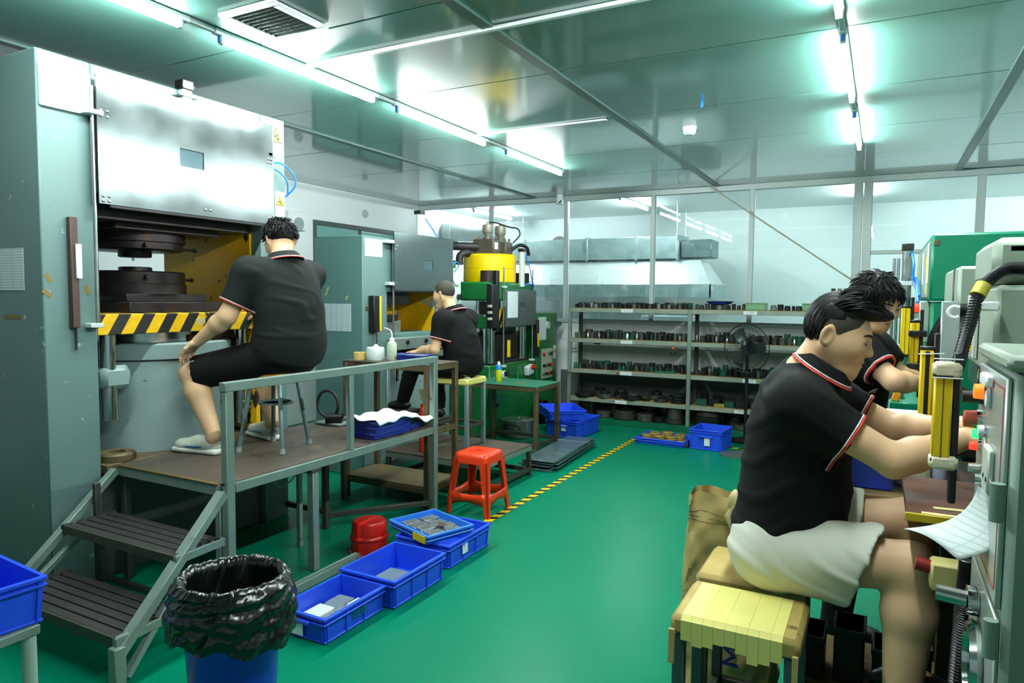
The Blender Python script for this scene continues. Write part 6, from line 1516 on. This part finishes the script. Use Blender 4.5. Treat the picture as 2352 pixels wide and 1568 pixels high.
def hand(W, d, n, k=1., curl=(.3, .4, .3), side=1, spread=.06):
    """palm + five fingers; d: along the fingers, n: out of the palm side, side=+1/-1 puts the thumb along +/- s"""
    W = np.array(W, float); d = np.array(d, float); d /= np.linalg.norm(d); n = np.array(n, float); n -= d * (n @ d); n /= np.linalg.norm(n); s = np.cross(n, d)
    fs = [rbox(W + d * .048 * k, (.046 * k, .040 * k, .014 * k), .012 * k, np.array([d, s, n])), rc(W - d * .01, W + d * .02 * k, .026 * k, .024 * k)]
    k1 = uni(fs, .02); fingers = []
    for i, (off, L) in enumerate(((.030, .88), (.010, 1.0), (-.011, .95), (-.031, .75))):
        off *= side; p = W + d * (.086 - .006 * abs(i - 1.2)) * k + s * off * k; dd = d + s * spread * off / .03; a = 0
        pts = [p]
        for j, (l, c_) in enumerate(zip((.044, .027, .021), curl)):
            a += c_; q = pts[-1] + (dd / np.linalg.norm(dd) * math.cos(a) + n * math.sin(a)) * l * L * k; pts.append(q)
        rr = (.0098, .0088, .008, .0068)
        fingers += [rc(pts[j], pts[j + 1], rr[j] * k, rr[j + 1] * k) for j in range(3)]
    tb_ = W + d * .022 * k + s * side * .034 * k; t1 = tb_ + (d * .7 + s * side * .65 + n * .25) * .040 * k; t2 = t1 + (d * .92 + s * side * .25 + n * .3) * .030 * k
    th = [rc(W + d * .012 * k + s * side * .015 * k, tb_, .017 * k, .015 * k), rc(tb_, t1, .0135 * k, .0105 * k), rc(t1, t2, .0105 * k, .008 * k)]
    return uni([k1] + fingers + th, .008)
def leg(h, kn, an, r=(.092, .062, .040), toe=None):
    h, kn, an = map(V3, (h, kn, an)); cf = kn + (an - kn) * .30
    fs = [rc(h, kn, r[0], r[1]), rc(kn, cf, r[1] * .92, r[1] * 1.04), rc(cf, an, r[1] * 1.02, r[2])]
    if toe is not None: fs.append(rc(an - V3((0, 0, .03)), V3(toe) - V3((0, 0, .012)), r[2] * .9, .022))
    return uni(fs, .03)
def arm(s_, e, w_, r=(.052, .041, .028)):
    s_, e, w_ = map(V3, (s_, e, w_)); m = e + (w_ - e) * .28
    return uni([rc(s_, e, r[0], r[1]), rc(e, m, r[1] * .98, r[1] * 1.02), rc(m, w_, r[1] * 1.0, r[2])], .025)
m_skin = mat('skin', (224, 180, 140), .48, var=.05, vscale=14, spots=(), spec=.4)
m_skinlegs = m_skin
m_hair = mat('black_hair', (10, 10, 11), .55, spec=.25, var=.2, vscale=60)
m_stub = mat('cropped_hair', (60, 52, 42), .7, var=.25, vscale=180, bump=.05, bscale=300)
m_polo = mat('polo_black', (15, 17, 18), .85, spec=.2, bump=.015, bscale=260)
m_polo1 = mat('polo_charcoal', (28, 32, 32), .85, spec=.2, bump=.015, bscale=260)
m_trim = mat('trim_red', (214, 52, 34), .6); m_trimw = mat('trim_white', (226, 230, 230), .6)
m_shorts = mat('shorts_black', (10, 11, 12), .8, spec=.25)
m_cream = mat('shorts_cream', (214, 216, 200), .8, spec=.25, bump=.01, bscale=200)
m_shoe = mat('sneaker_white', (206, 210, 196), .55, var=.10, vscale=12, spots=(((140, 136, 110), .70, 9.),))
m_lip = mat('lip', (176, 112, 96), .5)
def bb(pts, pad):
    P = np.array(pts, float); return P.min(0) - pad, P.max(0) + pad
def sdfpart(name, fn, lo, hi, step, m, parent, fine=((), (), ())):
    return link(name, sdfmesh(name, fn, lo, hi, step, fine, INV[parent]), m, parent)
def band(name, fn, p, n, hw, off, R, m, parent, step=.004):
    """thin trim: the garment surface grown by off, cut to a slab"""
    p = np.array(p, float)
    return sdfpart(name, inter(grow(fn, off), half(p + np.array(n) * hw, n), half(p - np.array(n) * hw, -np.array(n))), p - R, p + R, step, m, parent)
def tufts(H, n, spec, seed=0):
    """hair made of tapered locks rooted on the scalp; spec(f,l,u,rng) -> (direction(f,l,u), length, lift) or None"""
    rg_ = random.Random(seed); mb = MB(); got = 0; tries = 0
    while got < n and tries < n * 30:
        tries += 1
        a = rg_.uniform(0, 2 * PI); z = rg_.uniform(-.6, 1); r = math.sqrt(1 - z * z)
        nf, nl, nu = r * math.cos(a), r * math.sin(a), z
        f, l, u = H.cr[1] + H.cr[0] * nf, .079 * nl, .035 + .089 * nu
        q = spec(nf, nl, nu, rg_)
        if q is None: continue
        (df, dl, du), L, lift, rad = q; got += 1
        N_ = Vector((nf, nl, nu)); D = Vector((df, dl, du)); D = (D - N_ * D.dot(N_)).normalized()
        P0 = Vector((f, l, u)) * .97; pts = []; rr = []
        for i in range(6):
            t = i / 5; pp = P0 + (D * t + N_ * (lift * math.sin(t * 2.2) )) * L + N_ * .004
            e = Vector(((pp.x - H.cr[1]) / H.cr[0], pp.y / .079, (pp.z - .035) / .089))
            if e.length < 1.05: e = e * (1.05 / e.length); pp = Vector((e.x * H.cr[0] + H.cr[1], e.y * .079, e.z * .089 + .035))
            pts.append(Vector(H.p(*pp))); rr.append(max(.0006, rad * (1 - t ** 1.5) * H.k))
        mb.tube(pts, rr, 5, False)
    return mb
def brow_and_eyes(H, parent, closed=True):
    fn = H.sdf(); fs = np.arange(.13, .02, -.0008)
    def on(l, u, out=.0008):
        """point of the face's surface at lateral l, height u"""
        P = np.array([H.p(f, l, u) for f in fs], np.float32); k = int(np.argmax(fn(P) < out)); return Vector(P[k])
    for sg in (-1, 1):
        MB().tube([on(sg * l, u) for l, u in ((.013, .0275), (.022, .0315), (.034, .034), (.045, .0325), (.054, .028))], [.0018, .0036, .004, .0032, .0012], 6).build('eyebrow', m_hair, parent)
        MB().tube([on(sg * l, u) for l, u in ((.018, .0075), (.025, .0055), (.033, .005), (.042, .0062), (.050, .009))], [.0008, .0018, .0022, .002, .0008], 6).build('eyelid_line', m_hair, parent)
        MB().tube([on(sg * l, u, .0002) for l, u in ((.021, .0145), (.033, .0165), (.047, .0145))], [.0005, .0009, .0005], 5).build('lid_crease', mat('lid_brown', (120, 84, 62), .6), parent)
    sdfpart('lips', uni([el(H.p(.1012, 0, -.0503), (.0068, .0205, .0050), H.A), el(H.p(.0982, 0, -.0614), (.0080, .0175, .0054), H.A)], .002), H.p(.098, 0, -.056) - .03, H.p(.098, 0, -.056) + .03, .0022, m_lip, parent)
def collar(name, nb, ax_, parent, r0, r1, h, m, gap=None, step=.004, tilt=None):
    nb = np.array(nb, float); ax_ = np.array(ax_, float); ax_ /= np.linalg.norm(ax_)
    outer = rc(nb - ax_ * .02, nb + ax_ * (h + .02), r0 + .002, r1 + .001); inner = rc(nb - ax_ * .03, nb + ax_ * (h + .03), r0 - .006, r1 - .006)
    f = inter(outer, half(nb + ax_ * h, ax_), half(nb - ax_ * .012, -ax_)); f = minus(f, inner)
    if gap is not None: f = minus(f, gap)
    return f
def sneaker(parent, heel, toe, z0, k=1.):
    heel = np.array([heel[0], heel[1], z0]); toe = np.array([toe[0], toe[1], z0]); d = toe - heel; L = np.linalg.norm(d); d /= L; A = np.array([d, [-d[1], d[0], 0], [0, 0, 1.]])
    P = lambda f, l, u: heel + d * f * L + A[1] * l + np.array([0, 0, u])
    up = uni([el(P(.17, 0, .062), (.062, .045, .068), A), el(P(.42, 0, .050), (.095, .045, .058), A), el(P(.76, 0, .040), (.080, .050, .040), A)], .035)
    up = inter(up, half(P(0, 0, .022), (0, 0, -1)))
    up = ssub(up, el(P(.17, 0, .150), (.046, .032, .05), A), .012)
    lo, hi = bb([P(0, 0, 0), P(1, 0, .12)], .09)
    s = sdfpart('sneaker', up, lo, hi, .005, m_shoe, parent)
    sole = inter(uni([rbox(P(.5, 0, .014), (L * .5, .046, .014), .012, A), el(P(.74, 0, .016), (.085, .052, .020), A), el(P(.14, 0, .018), (.055, .045, .024), A)], .02), half(P(0, 0, .0012), (0, 0, -1)), half(P(0, 0, .034), (0, 0, 1)))
    link('sole', sdfmesh('sole', sole, lo, hi, .005, ((), (), ()), INV[parent]), mat('sole_white', (222, 224, 214), .5), s)
    for k_, (c_, off) in enumerate((('stripe_blue', .0), ('stripe_teal', .012))):
        mm = mat(c_, ((60, 60, 150) if k_ == 0 else (60, 180, 200)), .5)
        for sg in (-1, 1):
            MB().tube([Vector(P(f, sg * (.0455 + .002 * math.sin(f * 3)), .030 + .018 * (1 - f) + off * .6)) for f in (.30, .45, .6, .72)], .0022, 5).build('side_stripe', mm, s)
    for i in range(4):
        f = .36 + .07 * i; MB().tube([Vector(P(f, -.026, .096 - .018 * (i / 3))), Vector(P(f, 0, .111 - .020 * (i / 3))), Vector(P(f, .026, .096 - .018 * (i / 3)))], .003, 5).build('lace', m_white, s)
    return s

def person(spec):
    g = spec; t = thing('person', g['label'], 'person', g['base']); F = frame(g['facing']); st = g['step']
    def TA(dirv):       # torso frame, up along the spine
        u = np.array(dirv, float); u /= np.linalg.norm(u); f = F[0] - u * (F[0] @ u); f /= np.linalg.norm(f); l = np.cross(u, f); return np.array([f, l, u], np.float32)
    H = Head(g['head'], head_frame(*g['gaze']), g.get('hk', 1.), g.get('hw', 1.), g.get('cr', (.093, -.008)))
    sh, elb, wr = g['sh'], g['el'], g['wr']; hp, kn, an = g['hip'], g['knee'], g['ankle']
    nb = V3(g['neck'])
    torso = []
    for c_, r_, up_ in g['torso']: torso.append(el(c_, r_, TA(up_)))
    for i in (0, 1):
        torso.append(rc(nb - .045 * TA(g['torso'][0][2])[2], sh[i], .052, g.get('shr', .058)))
    tor = uni(torso, .07)
    arms = [arm(sh[i], elb[i], wr[i], g.get('armr', (.052, .041, .028))) for i in (0, 1)]
    legs = [leg(hp[i], kn[i], an[i], g.get('legr', (.092, .062, .040)), g['toe'][i]) for i in (0, 1)]
    neck = rc(nb - .01, H.p(-.018, 0, -.05), g.get('nkr', .062), g.get('nkr', .062) * .95)
    hands = [hand(wr[i], *g['hands'][i]) for i in (0, 1)]
    body = uni([uni([tor] + legs, .05), neck] + arms, .035)
    hs = H.sdf()
    full = uni([uni([body, hs], .022)] + hands, .012)
    allp = [H.C, nb] + list(sh) + list(elb) + list(wr) + list(hp) + list(kn) + list(an) + list(g['toe'])
    lo, hi = bb(allp + [c_ for c_, r_, u_ in g['torso']], .285)
    hb0, hb1 = H.bounds(); hf = g.get('hfine', st)
    fine = [[(hb0[i], hb1[i], hf)] for i in range(3)]
    for i in g.get('handfine', ()):
        for a in range(3): fine[a].append((wr[i][a] - .15, wr[i][a] + .15, .0042))
    sdfpart('body', full, lo, hi, st, m_skin, t, fine)
    # polo shirt
    d = g.get('thick', .012); polo = g['polo']
    hem_p, hem_n = g['hem']
    tsh = grow(uni(torso, .065), d)
    tsh = inter(tsh, half(hem_p, hem_n))
    slv = []
    for i in (0, 1):
        s_, e_ = V3(sh[i]), V3(elb[i]); a = (e_ - s_) / np.linalg.norm(e_ - s_); fr = g.get('slen', .72); q = s_ + (e_ - s_) * fr
        r0, r1 = g.get('slr', (.074, .066))
        slv.append((inter(rc(s_ - a * .01, q + a * .03, r0, r1), half(q, a)), q, a, r1, i))
    shirt = uni([tsh] + [x[0] for x in slv], .075)
    for am, fq, fd_, sd in g.get('folds', ()): shirt = fold(shirt, am, fq, fd_, sd)
    ncut = g.get('neckcut')
    nk = rc(nb - .05 * TA(g['torso'][0][2])[2], H.p(-.018, 0, -.05), .068, .066)
    shirt2 = minus(shirt, nk)
    po = sdfpart('polo_shirt', shirt2, lo, hi, g.get('cstep', st), polo, t)
    cst = .004
    for f_, q, a, r1, i in slv:
        if i not in g.get('trim', (0, 1)): continue
        band('sleeve_trim', shirt, q - a * .0032, a, .0032, .0026, .115, m_trim, po, .0025); band('sleeve_trim', shirt, q - a * .0096, a, .0023, .0024, .115, m_trimw, po, .0025)
    # collar
    ax_ = (H.p(-.02, 0, -.05) - nb); ax_ = ax_ / np.linalg.norm(ax_); fw = H.A[0]
    gap = None
    nb2 = V3(g['colc']) if 'colc' in g else nb + ax_ * g.get('colup', -.005)
    ca = np.array(g.get('colax', ax_), float); ca /= np.linalg.norm(ca); hh = g.get('colh', .05); rb = g.get('colr', .105); rt = g.get('colt', .071)
    fl = F[0] - ca * (F[0] @ ca); fl /= np.linalg.norm(fl); ll = np.cross(ca, fl); ax_ = ca.astype(np.float32)
    def cf(P):
        q = P - nb2; z_ = q @ ca; r_ = np.sqrt((q @ fl) ** 2 + (q @ ll / 1.12) ** 2); tgt = rb + (rt - rb) * np.clip(z_ / hh, -.3, 1.3)
        return np.maximum(np.maximum(np.abs(r_ - tgt) * .8 - .0045, z_ - hh), -z_)
    cl, ch = nb2 - .15, nb2 + .15
    sdfpart('collar', cf, cl, ch, .0042, polo, po)
    for zz, mm, hw in ((.0048, m_trim, .0034), (.0108, m_trimw, .0022)):
        sdfpart('collar_stripe', inter(grow(cf, .0014), half(nb2 + ax_ * (zz + hw), ax_), half(nb2 + ax_ * (zz - hw), -ax_)), cl, ch, .0028, mm, po)
    # trousers / shorts
    pd = g['pant_r']; pel = [el(c_, np.array(r_) + .012, TA(up_)) for c_, r_, up_ in g['torso'][-1:]]
    pants = list(pel)
    for i in (0, 1):
        h_, k_, a_ = V3(hp[i]), V3(kn[i]), V3(an[i])
        if g['pant'] == 'long':
            pants.append(uni([rc(h_, k_, pd[0], pd[1]), inter(rc(k_, a_, pd[1], pd[2]), half(a_, (a_ - k_)))], .03))
        else:
            q = h_ + (k_ - h_) * g['pant_len'][i]; a = (q - h_) / np.linalg.norm(q - h_); cut = np.array(g['pant_cut'][i]) if 'pant_cut' in g else a
            one = inter(rc(h_, q + a * .06, pd[0], pd[1]), half(q, cut))
            one = minus(one, rc(h_ + (q - h_) * .72, q + a * .08, pd[1] * .72, pd[1] * .86))
            fp_ = g.get('flap', (None, None))[i]
            if fp_ is not None: one = uni([one, inter(rc(h_ + (q - h_) * .45 + V3(fp_) * .3, q + V3(fp_), pd[1] * .8, pd[1] * .62), half(q, cut))], .03)
            pants.append(one)
    pf_ = uni(pants, .035)
    for am, fq, fd_, sd in g.get('pfolds', ()): pf_ = fold(pf_, am, fq, fd_, sd)
    sdfpart('trousers' if g['pant'] == 'long' else 'shorts', pf_, lo, hi, g.get('cstep', st), g['pantm'], t)
    return t, H, full, shirt

def simple_shoe(parent, an, toe, z0, m):
    an = np.array(an, float); toe = np.array(toe, float); d = toe - an; d[2] = 0; L = np.linalg.norm(d); d /= L; A = np.array([d, [-d[1], d[0], 0], [0, 0, 1.]]); hl = an - d * .05; hl[2] = z0
    f = uni([el(hl + d * .06 + np.array([0, 0, .05]), (.055, .04, .055), A), el(hl + d * (L * .55) + np.array([0, 0, .036]), (.10, .044, .038), A), el(hl + d * (L + .03) + np.array([0, 0, .03]), (.06, .045, .03), A)], .03)
    f = inter(f, half(hl + np.array([0, 0, .001]), (0, 0, -1)))
    lo, hi = bb([hl, toe], .12); return sdfpart('shoe', f, lo, hi, .006, m, parent)
Z = np.array
# ---- man seated on the big platform, back to the camera
g1 = dict(label='seated man in charcoal polo and black shorts on the platform, back turned', base=(-3.28, 3.07, .655), facing=(-1, 0, 0), step=.0075, hfine=.005, handfine=(0,),
    head=(-3.325, 3.155, 1.935), gaze=(158, 26, 0), hk=1.02, neck=(-3.235, 3.10, 1.815), nkr=.066,
    sh=[(-3.30, 2.885, 1.725), (-3.27, 3.345, 1.72)], el=[(-3.375, 2.79, 1.475), (-3.46, 3.42, 1.50)], wr=[(-3.572, 2.745, 1.325), (-3.68, 3.36, 1.45)],
    hands=[((-.80, -.03, -.60), (-.5, 0, -.86), 1.06, (.10, .42, .35), -1, .12), ((-1, 0, .1), (0, 0, -1), 1., (.3, .4, .3), 1)],
    hip=[(-3.27, 3.00, 1.215), (-3.27, 3.22, 1.215)], knee=[(-3.675, 2.775, 1.125), (-3.67, 3.34, 1.11)], ankle=[(-3.475, 2.765, .765), (-3.50, 3.235, .765)], toe=[(-3.70, 2.735, .69), (-3.68, 3.30, .69)],
    torso=[((-3.225, 3.11, 1.66), (.135, .215, .17), (-.12, 0, 1)), ((-3.20, 3.11, 1.50), (.165, .225, .20), (-.05, 0, 1)), ((-3.20, 3.11, 1.33), (.185, .232, .17), (0, 0, 1)), ((-3.225, 3.11, 1.235), (.175, .215, .115), (0, 0, 1))],
    shr=.066, armr=(.062, .052, .032), legr=(.105, .070, .042), slr=(.088, .080), slen=.72, hem=((-3.05, 3.1, 1.165), (-.30, .0, -1)), folds=((.004, 42, (.1, .45, 1), 1), (.0025, 70, (.3, -.3, 1), 4)),
    pant='short', pant_r=(.125, .100), pant_len=(.93, .90), pfolds=((.004, 42, (1, .3, .4), 2),), pantm=m_shorts, polo=m_polo1, colr=.110, colh=.052, colup=-.012, colax=(-.25, 0, 1), trim=(0,))
t1, H1, _, sh1 = person(g1)
sneaker(t1, (-3.435, 2.775), (-3.765, 2.725), .6555); sneaker(t1, (-3.46, 3.225), (-3.775, 3.30), .6555)
def sp1(nf, nl, nu, r):
    if nu < -.15 + .25 * max(0, nf): return None
    return ((-.4 - .6 * nf + r.uniform(-.3, .3), nl * .8 + r.uniform(-.3, .3), -.9 + r.uniform(-.2, .3)) if nu < .75 else (r.uniform(-1, .6), r.uniform(-.8, .8), .1), r.uniform(.03, .05), r.uniform(.25, .75), .0042)
cap1 = inter(el(H1.p(-.010, 0, .040), (.101, .086, .097), H1.A), half(H1.p(-.06, 0, -.028), -.9 * H1.A[2] + .5 * H1.A[0]))
sdfpart('hair', fold(cap1, .003, 160, (1, .4, .2), 3), *[H1.C - .14, H1.C + .16], .005, m_hair, t1)
tufts(H1, 520, sp1, 2).build('hair_locks', m_hair, t1, smooth=60, fix=False)
gl = MB().tube([H1.p(-.005, -.086, .012), H1.p(.05, -.083, .014), H1.p(.10, -.066, .012)], .0022, 6).build('glasses_temple', mat('glasses_teal', (20, 60, 66), .3), t1)
MB().lathe([(.022, -.001), (.025, 0), (.022, .001)], tuple(H1.p(.106, -.045, .008)), 16, Matrix([list(map(float, r)) for r in H1.A[[1, 2, 0]]]).transposed()).build('glasses_rim', _M['glasses_teal'], t1)
MB().cyl((-3.632, 2.718, 1.196), (-3.600, 2.733, 1.206), .004, n=6).build('shorts_logo', m_white, t1)

# ---- second man, seated in profile at the middle press
g2 = dict(label='seated man with cropped hair in black polo and long black trousers', base=(-3.32, 5.24, .28), facing=(-1, .1, 0), step=.0085, hfine=.005,
    head=(-3.425, 5.15, 1.615), gaze=(178, 12, 0), hk=.98, neck=(-3.33, 5.16, 1.475), nkr=.056,
    sh=[(-3.335, 4.975, 1.395), (-3.30, 5.35, 1.395)], el=[(-3.37, 4.915, 1.145), (-3.45, 5.40, 1.17)], wr=[(-3.60, 5.00, 1.11), (-3.68, 5.30, 1.13)],
    hands=[((-1, .25, -.02), (0, .1, -1), 1., (.15, .25, .2), -1), ((-1, -.1, 0), (0, 0, -1), 1., (.3, .4, .3), 1)],
    hip=[(-3.27, 5.12, .985), (-3.27, 5.33, .985)], knee=[(-3.69, 5.04, .99), (-3.66, 5.36, .95)], ankle=[(-3.84, 5.09, .645), (-3.62, 5.36, .56)], toe=[(-3.955, 5.08, .61), (-3.78, 5.38, .51)],
    torso=[((-3.30, 5.16, 1.31), (.115, .19, .16), (-.10, 0, 1)), ((-3.255, 5.17, 1.17), (.130, .185, .17), (-.15, 0, 1)), ((-3.24, 5.19, 1.04), (.135, .18, .13), (0, 0, 1)), ((-3.26, 5.20, .985), (.14, .18, .10), (0, 0, 1))],
    shr=.056, legr=(.09, .06, .04), slr=(.074, .068), slen=.64, hem=((-3.10, 5.2, .905), (-.25, 0, -1)), folds=((.004, 40, (.3, .4, 1), 7),),
    pant='long', pant_r=(.105, .078, .058), pfolds=((.003, 50, (1, .3, .6), 5),), pantm=m_shorts, polo=m_polo, colr=.098, colh=.05, colup=-.012, colax=(-.35, 0, 1), trim=(0,))
t2, H2, _, _ = person(g2)
cap2 = inter(el(H2.p(-.010, 0, .040), (.0945, .0815, .091), H2.A), half(H2.p(-.02, 0, .0), -.95 * H2.A[2] + .45 * H2.A[0]))
cap2 = inter(cap2, half(H2.p(.055, 0, .07), .8 * H2.A[0] - .35 * H2.A[2]))
sdfpart('hair', cap2, H2.C - .14, H2.C + .16, .005, m_stub, t2)
brow_and_eyes(H2, t2)
simple_shoe(t2, g2['ankle'][0], g2['toe'][0], .575, m_black); simple_shoe(t2, g2['ankle'][1], g2['toe'][1], .482, m_black)
o = MB().box(-4.0 + .012, -3.72, 4.96, 5.20, .535, .574, .004).build('foot_ledge', m_tubedark, p2)
o = MB().box(-4.0 + .012, -3.56, 5.26, 5.48, .445, .481, .004).build('foot_ledge', m_tubedark, p2)

# ---- man seated in the right foreground, in profile
g3 = dict(label='seated man in black polo and cream shorts in the right foreground', base=(-.30, 2.38, .70), facing=(1, 0, 0), step=.0065, hfine=.0032, cstep=.0058,
    head=(-.132, 2.385, 1.490), gaze=(0, 18, 0), hk=1.03, cr=(.084, .000), neck=(-.205, 2.385, 1.372), nkr=.057,
    sh=[(-.165, 2.575, 1.275), (-.205, 2.205, 1.285)], el=[(.055, 2.560, 1.180), (.045, 2.205, 1.150)], wr=[(.225, 2.455, 1.225), (.225, 2.36, 1.205)],
    hands=[((.9, -.25, .05), (.1, 0, -1), 1., (.3, .4, .3), -1), ((.9, .3, .03), (.1, 0, -1), 1., (.3, .4, .3), 1)],
    hip=[(-.29, 2.49, .815), (-.29, 2.28, .805)], knee=[(.115, 2.545, .90), (.105, 2.225, .852)], ankle=[(.10, 2.50, .45), (.085, 2.185, .42)], toe=[(.22, 2.52, .38), (.17, 2.16, .38)],
    torso=[((-.225, 2.385, 1.225), (.128, .185, .155), (.06, 0, 1)), ((-.215, 2.385, 1.305), (.066, .105, .078), (.25, 0, 1)), ((-.228, 2.385, 1.08), (.150, .185, .19), (0, 0, 1)), ((-.232, 2.385, .95), (.152, .182, .15), (0, 0, 1)), ((-.265, 2.385, .845), (.145, .178, .105), (0, 0, 1))],
    shr=.060, armr=(.056, .046, .030), legr=(.095, .066, .042), slr=(.074, .066), slen=.58, hem=((-.24, 2.38, .838), (.14, 0, -1)), folds=((.004, 36, (.6, .3, 1), 12), (.0025, 60, (.3, .2, 1), 3)),
    pant='short', pant_r=(.120, .108), pant_len=(.62, .70), pant_cut=((1, 0, -.1), (.94, -.05, -.33)), flap=(None, (-.06, -.01, -.075)), pfolds=((.0042, 40, (1, .2, .7), 9), (.0028, 75, (.6, .4, 1), 4)), pantm=m_cream, polo=m_polo, colr=.098, colt=.068, colh=.042, colc=(-.163, 2.385, 1.372), colax=(.62, 0, 1))
t3, H3, _, _ = person(g3)
MB().tube([H3.p(.093, -.014, .030), H3.p(.0925, -.028, .034), H3.p(.082, -.046, .030)], [.002, .003, .0012], 6)
brow_and_eyes(H3, t3)
capS = inter(el(H3.p(.002, 0, .034), (.0890, .0838, .0960), H3.A), half(H3.p(-.03, 0, -.020), -.93 * H3.A[2] + .42 * H3.A[0]), half(H3.p(.062, 0, .05), .9 * H3.A[0] - .25 * H3.A[2]))
capS = minus(capS, el(H3.p(-.006, -.09, -.016), (.025, .04, .034), H3.A), el(H3.p(-.006, .09, -.016), (.025, .04, .034), H3.A))
sdfpart('cropped_sides', capS, H3.C - .15, H3.C + .17, .0042, m_stub, t3)
capT = inter(el(H3.p(-.002, 0, .042), (.0900, .084, .094), H3.A), half(H3.p(0, 0, .050), -1.0 * H3.A[2] + .55 * H3.A[0]))
capT = inter(capT, half(H3.p(.045, 0, .055), .75 * H3.A[0] - .9 * H3.A[2]))
capN = inter(el(H3.p(-.003, 0, .030), (.0885, .078, .098), H3.A), half(H3.p(-.040, 0, 0), H3.A[0]), half(H3.p(-.08, 0, -.055), -H3.A[2]))
quif = el(H3.p(.052, 0, .096), (.085, .068, .027), head_frame(0, 12))
strands = lambda fn: (lambda P: fn(P) + .0022 * np.sin((P - H3.C) @ H3.A[1] * 420 + 3 * np.sin((P - H3.C) @ H3.A[0] * 40)))
sdfpart('hair', strands(uni([capT, capN, quif], .025)), H3.C - .16, H3.C + .20, .0042, m_hair, t3)
def sp3(nf, nl, nu, r):
    if nf < -.35:
        if nu < -.55: return None
        return ((-.2 + r.uniform(-.2, .2), r.uniform(-.3, .3), -1 if nu < .6 else .3), r.uniform(.02, .034), r.uniform(.05, .2), .0036)
    if nu < .50 + .2 * max(0, nf): return None
    if nf > .45: return ((-.1, r.uniform(-.25, .25), 1.0), r.uniform(.045, .062), r.uniform(.75, 1.05), .0046)
    L = .060 + .045 * max(0, nf + .1) + r.uniform(0, .014)
    return ((1.0, .10 * nl + r.uniform(-.16, .16), .45 + r.uniform(-.1, .25)), L, r.uniform(.20, .40), .0046)
tufts(H3, 900, sp3, 5).build('hair_locks', m_hair, t3, smooth=60, fix=False)
def simple_foot(tp_): pass
simple_shoe(t3, (.10, 2.50, .45), (.20, 2.52, .38), .3455, m_black); simple_shoe(t3, (.085, 2.185, .42), (.16, 2.16, .38), .3455, m_black)
# placket, drawstring of the shorts
MB().tube([(-.215, 2.20, .905 - .03), (-.19, 2.195, .885), (-.165, 2.20, .90), (-.175, 2.195, .872), (-.15, 2.198, .86)], .003, 6).build('drawstring', m_trimw, t3)

# ---- man standing behind, bent over the green press
g4 = dict(label='standing man in black polo with bowed head behind the near right man', base=(-.10, 3.50, 0), facing=(.93, -.36, 0), step=.009, hfine=.0042,
    head=(-.028, 3.43, 1.592), gaze=(-42, 24, 0), hk=.98, neck=(-.095, 3.485, 1.45), nkr=.058,
    sh=[(-.03, 3.66, 1.375), (-.075, 3.325, 1.375)], el=[(.09, 3.60, 1.255), (.055, 3.24, 1.270)], wr=[(.245, 3.75, 1.20), (.190, 3.42, 1.245)],
    hands=[((.8, .4, 0), (0, 0, -1), 1., (.3, .4, .3), -1), ((.6, .7, -.1), (0, 0, -1), 1., (.3, .4, .3), 1)],
    hip=[(-.13, 3.62, .93), (-.13, 3.43, .93)], knee=[(-.10, 3.62, .50), (-.10, 3.42, .50)], ankle=[(-.14, 3.62, .09), (-.14, 3.42, .09)], toe=[(.02, 3.60, .04), (.02, 3.38, .04)],
    torso=[((-.085, 3.50, 1.30), (.115, .185, .16), (.12, 0, 1)), ((-.105, 3.51, 1.13), (.12, .172, .18), (.1, 0, 1)), ((-.125, 3.52, .98), (.12, .168, .14), (0, 0, 1)), ((-.13, 3.525, .91), (.125, .17, .11), (0, 0, 1))],
    shr=.056, slr=(.076, .070), slen=.62, hem=((-.13, 3.5, .84), (0, 0, -1)), folds=((.003, 50, (.3, .2, 1), 17),),
    pant='long', pant_r=(.10, .076, .062), pantm=m_shorts, polo=m_polo, colr=.10, colh=.05, colup=-.012, colax=(.4, -.1, 1), trim=(1,))
t4, H4, _, _ = person(g4)
brow_and_eyes(H4, t4)
capA = inter(el(H4.p(-.011, 0, .042), (.098, .084, .094), H4.A), half(H4.p(-.03, 0, -.02), -.93 * H4.A[2] + .55 * H4.A[0]))
sdfpart('hair', fold(capA, .003, 140, (.1, 1, .2), 3), H4.C - .15, H4.C + .18, .005, m_hair, t4)
def sp4(nf, nl, nu, r):
    if nu < -.05 + .55 * max(0, nf): return None
    if nf > .2: return ((.9, nl * .7 + r.uniform(-.3, .3), -.5 + r.uniform(-.3, .3)), r.uniform(.04, .062), r.uniform(.12, .34), .0048)
    return ((r.uniform(-.6, .4), nl + r.uniform(-.4, .4), -.7 + r.uniform(-.3, .5)), r.uniform(.035, .06), r.uniform(.15, .45), .0048)
tufts(H4, 640, sp4, 9).build('hair_locks', m_hair, t4, smooth=60, fix=False)
simple_shoe(t4, g4['ankle'][0], g4['toe'][0], .001, m_black); simple_shoe(t4, g4['ankle'][1], g4['toe'][1], .001, m_black)
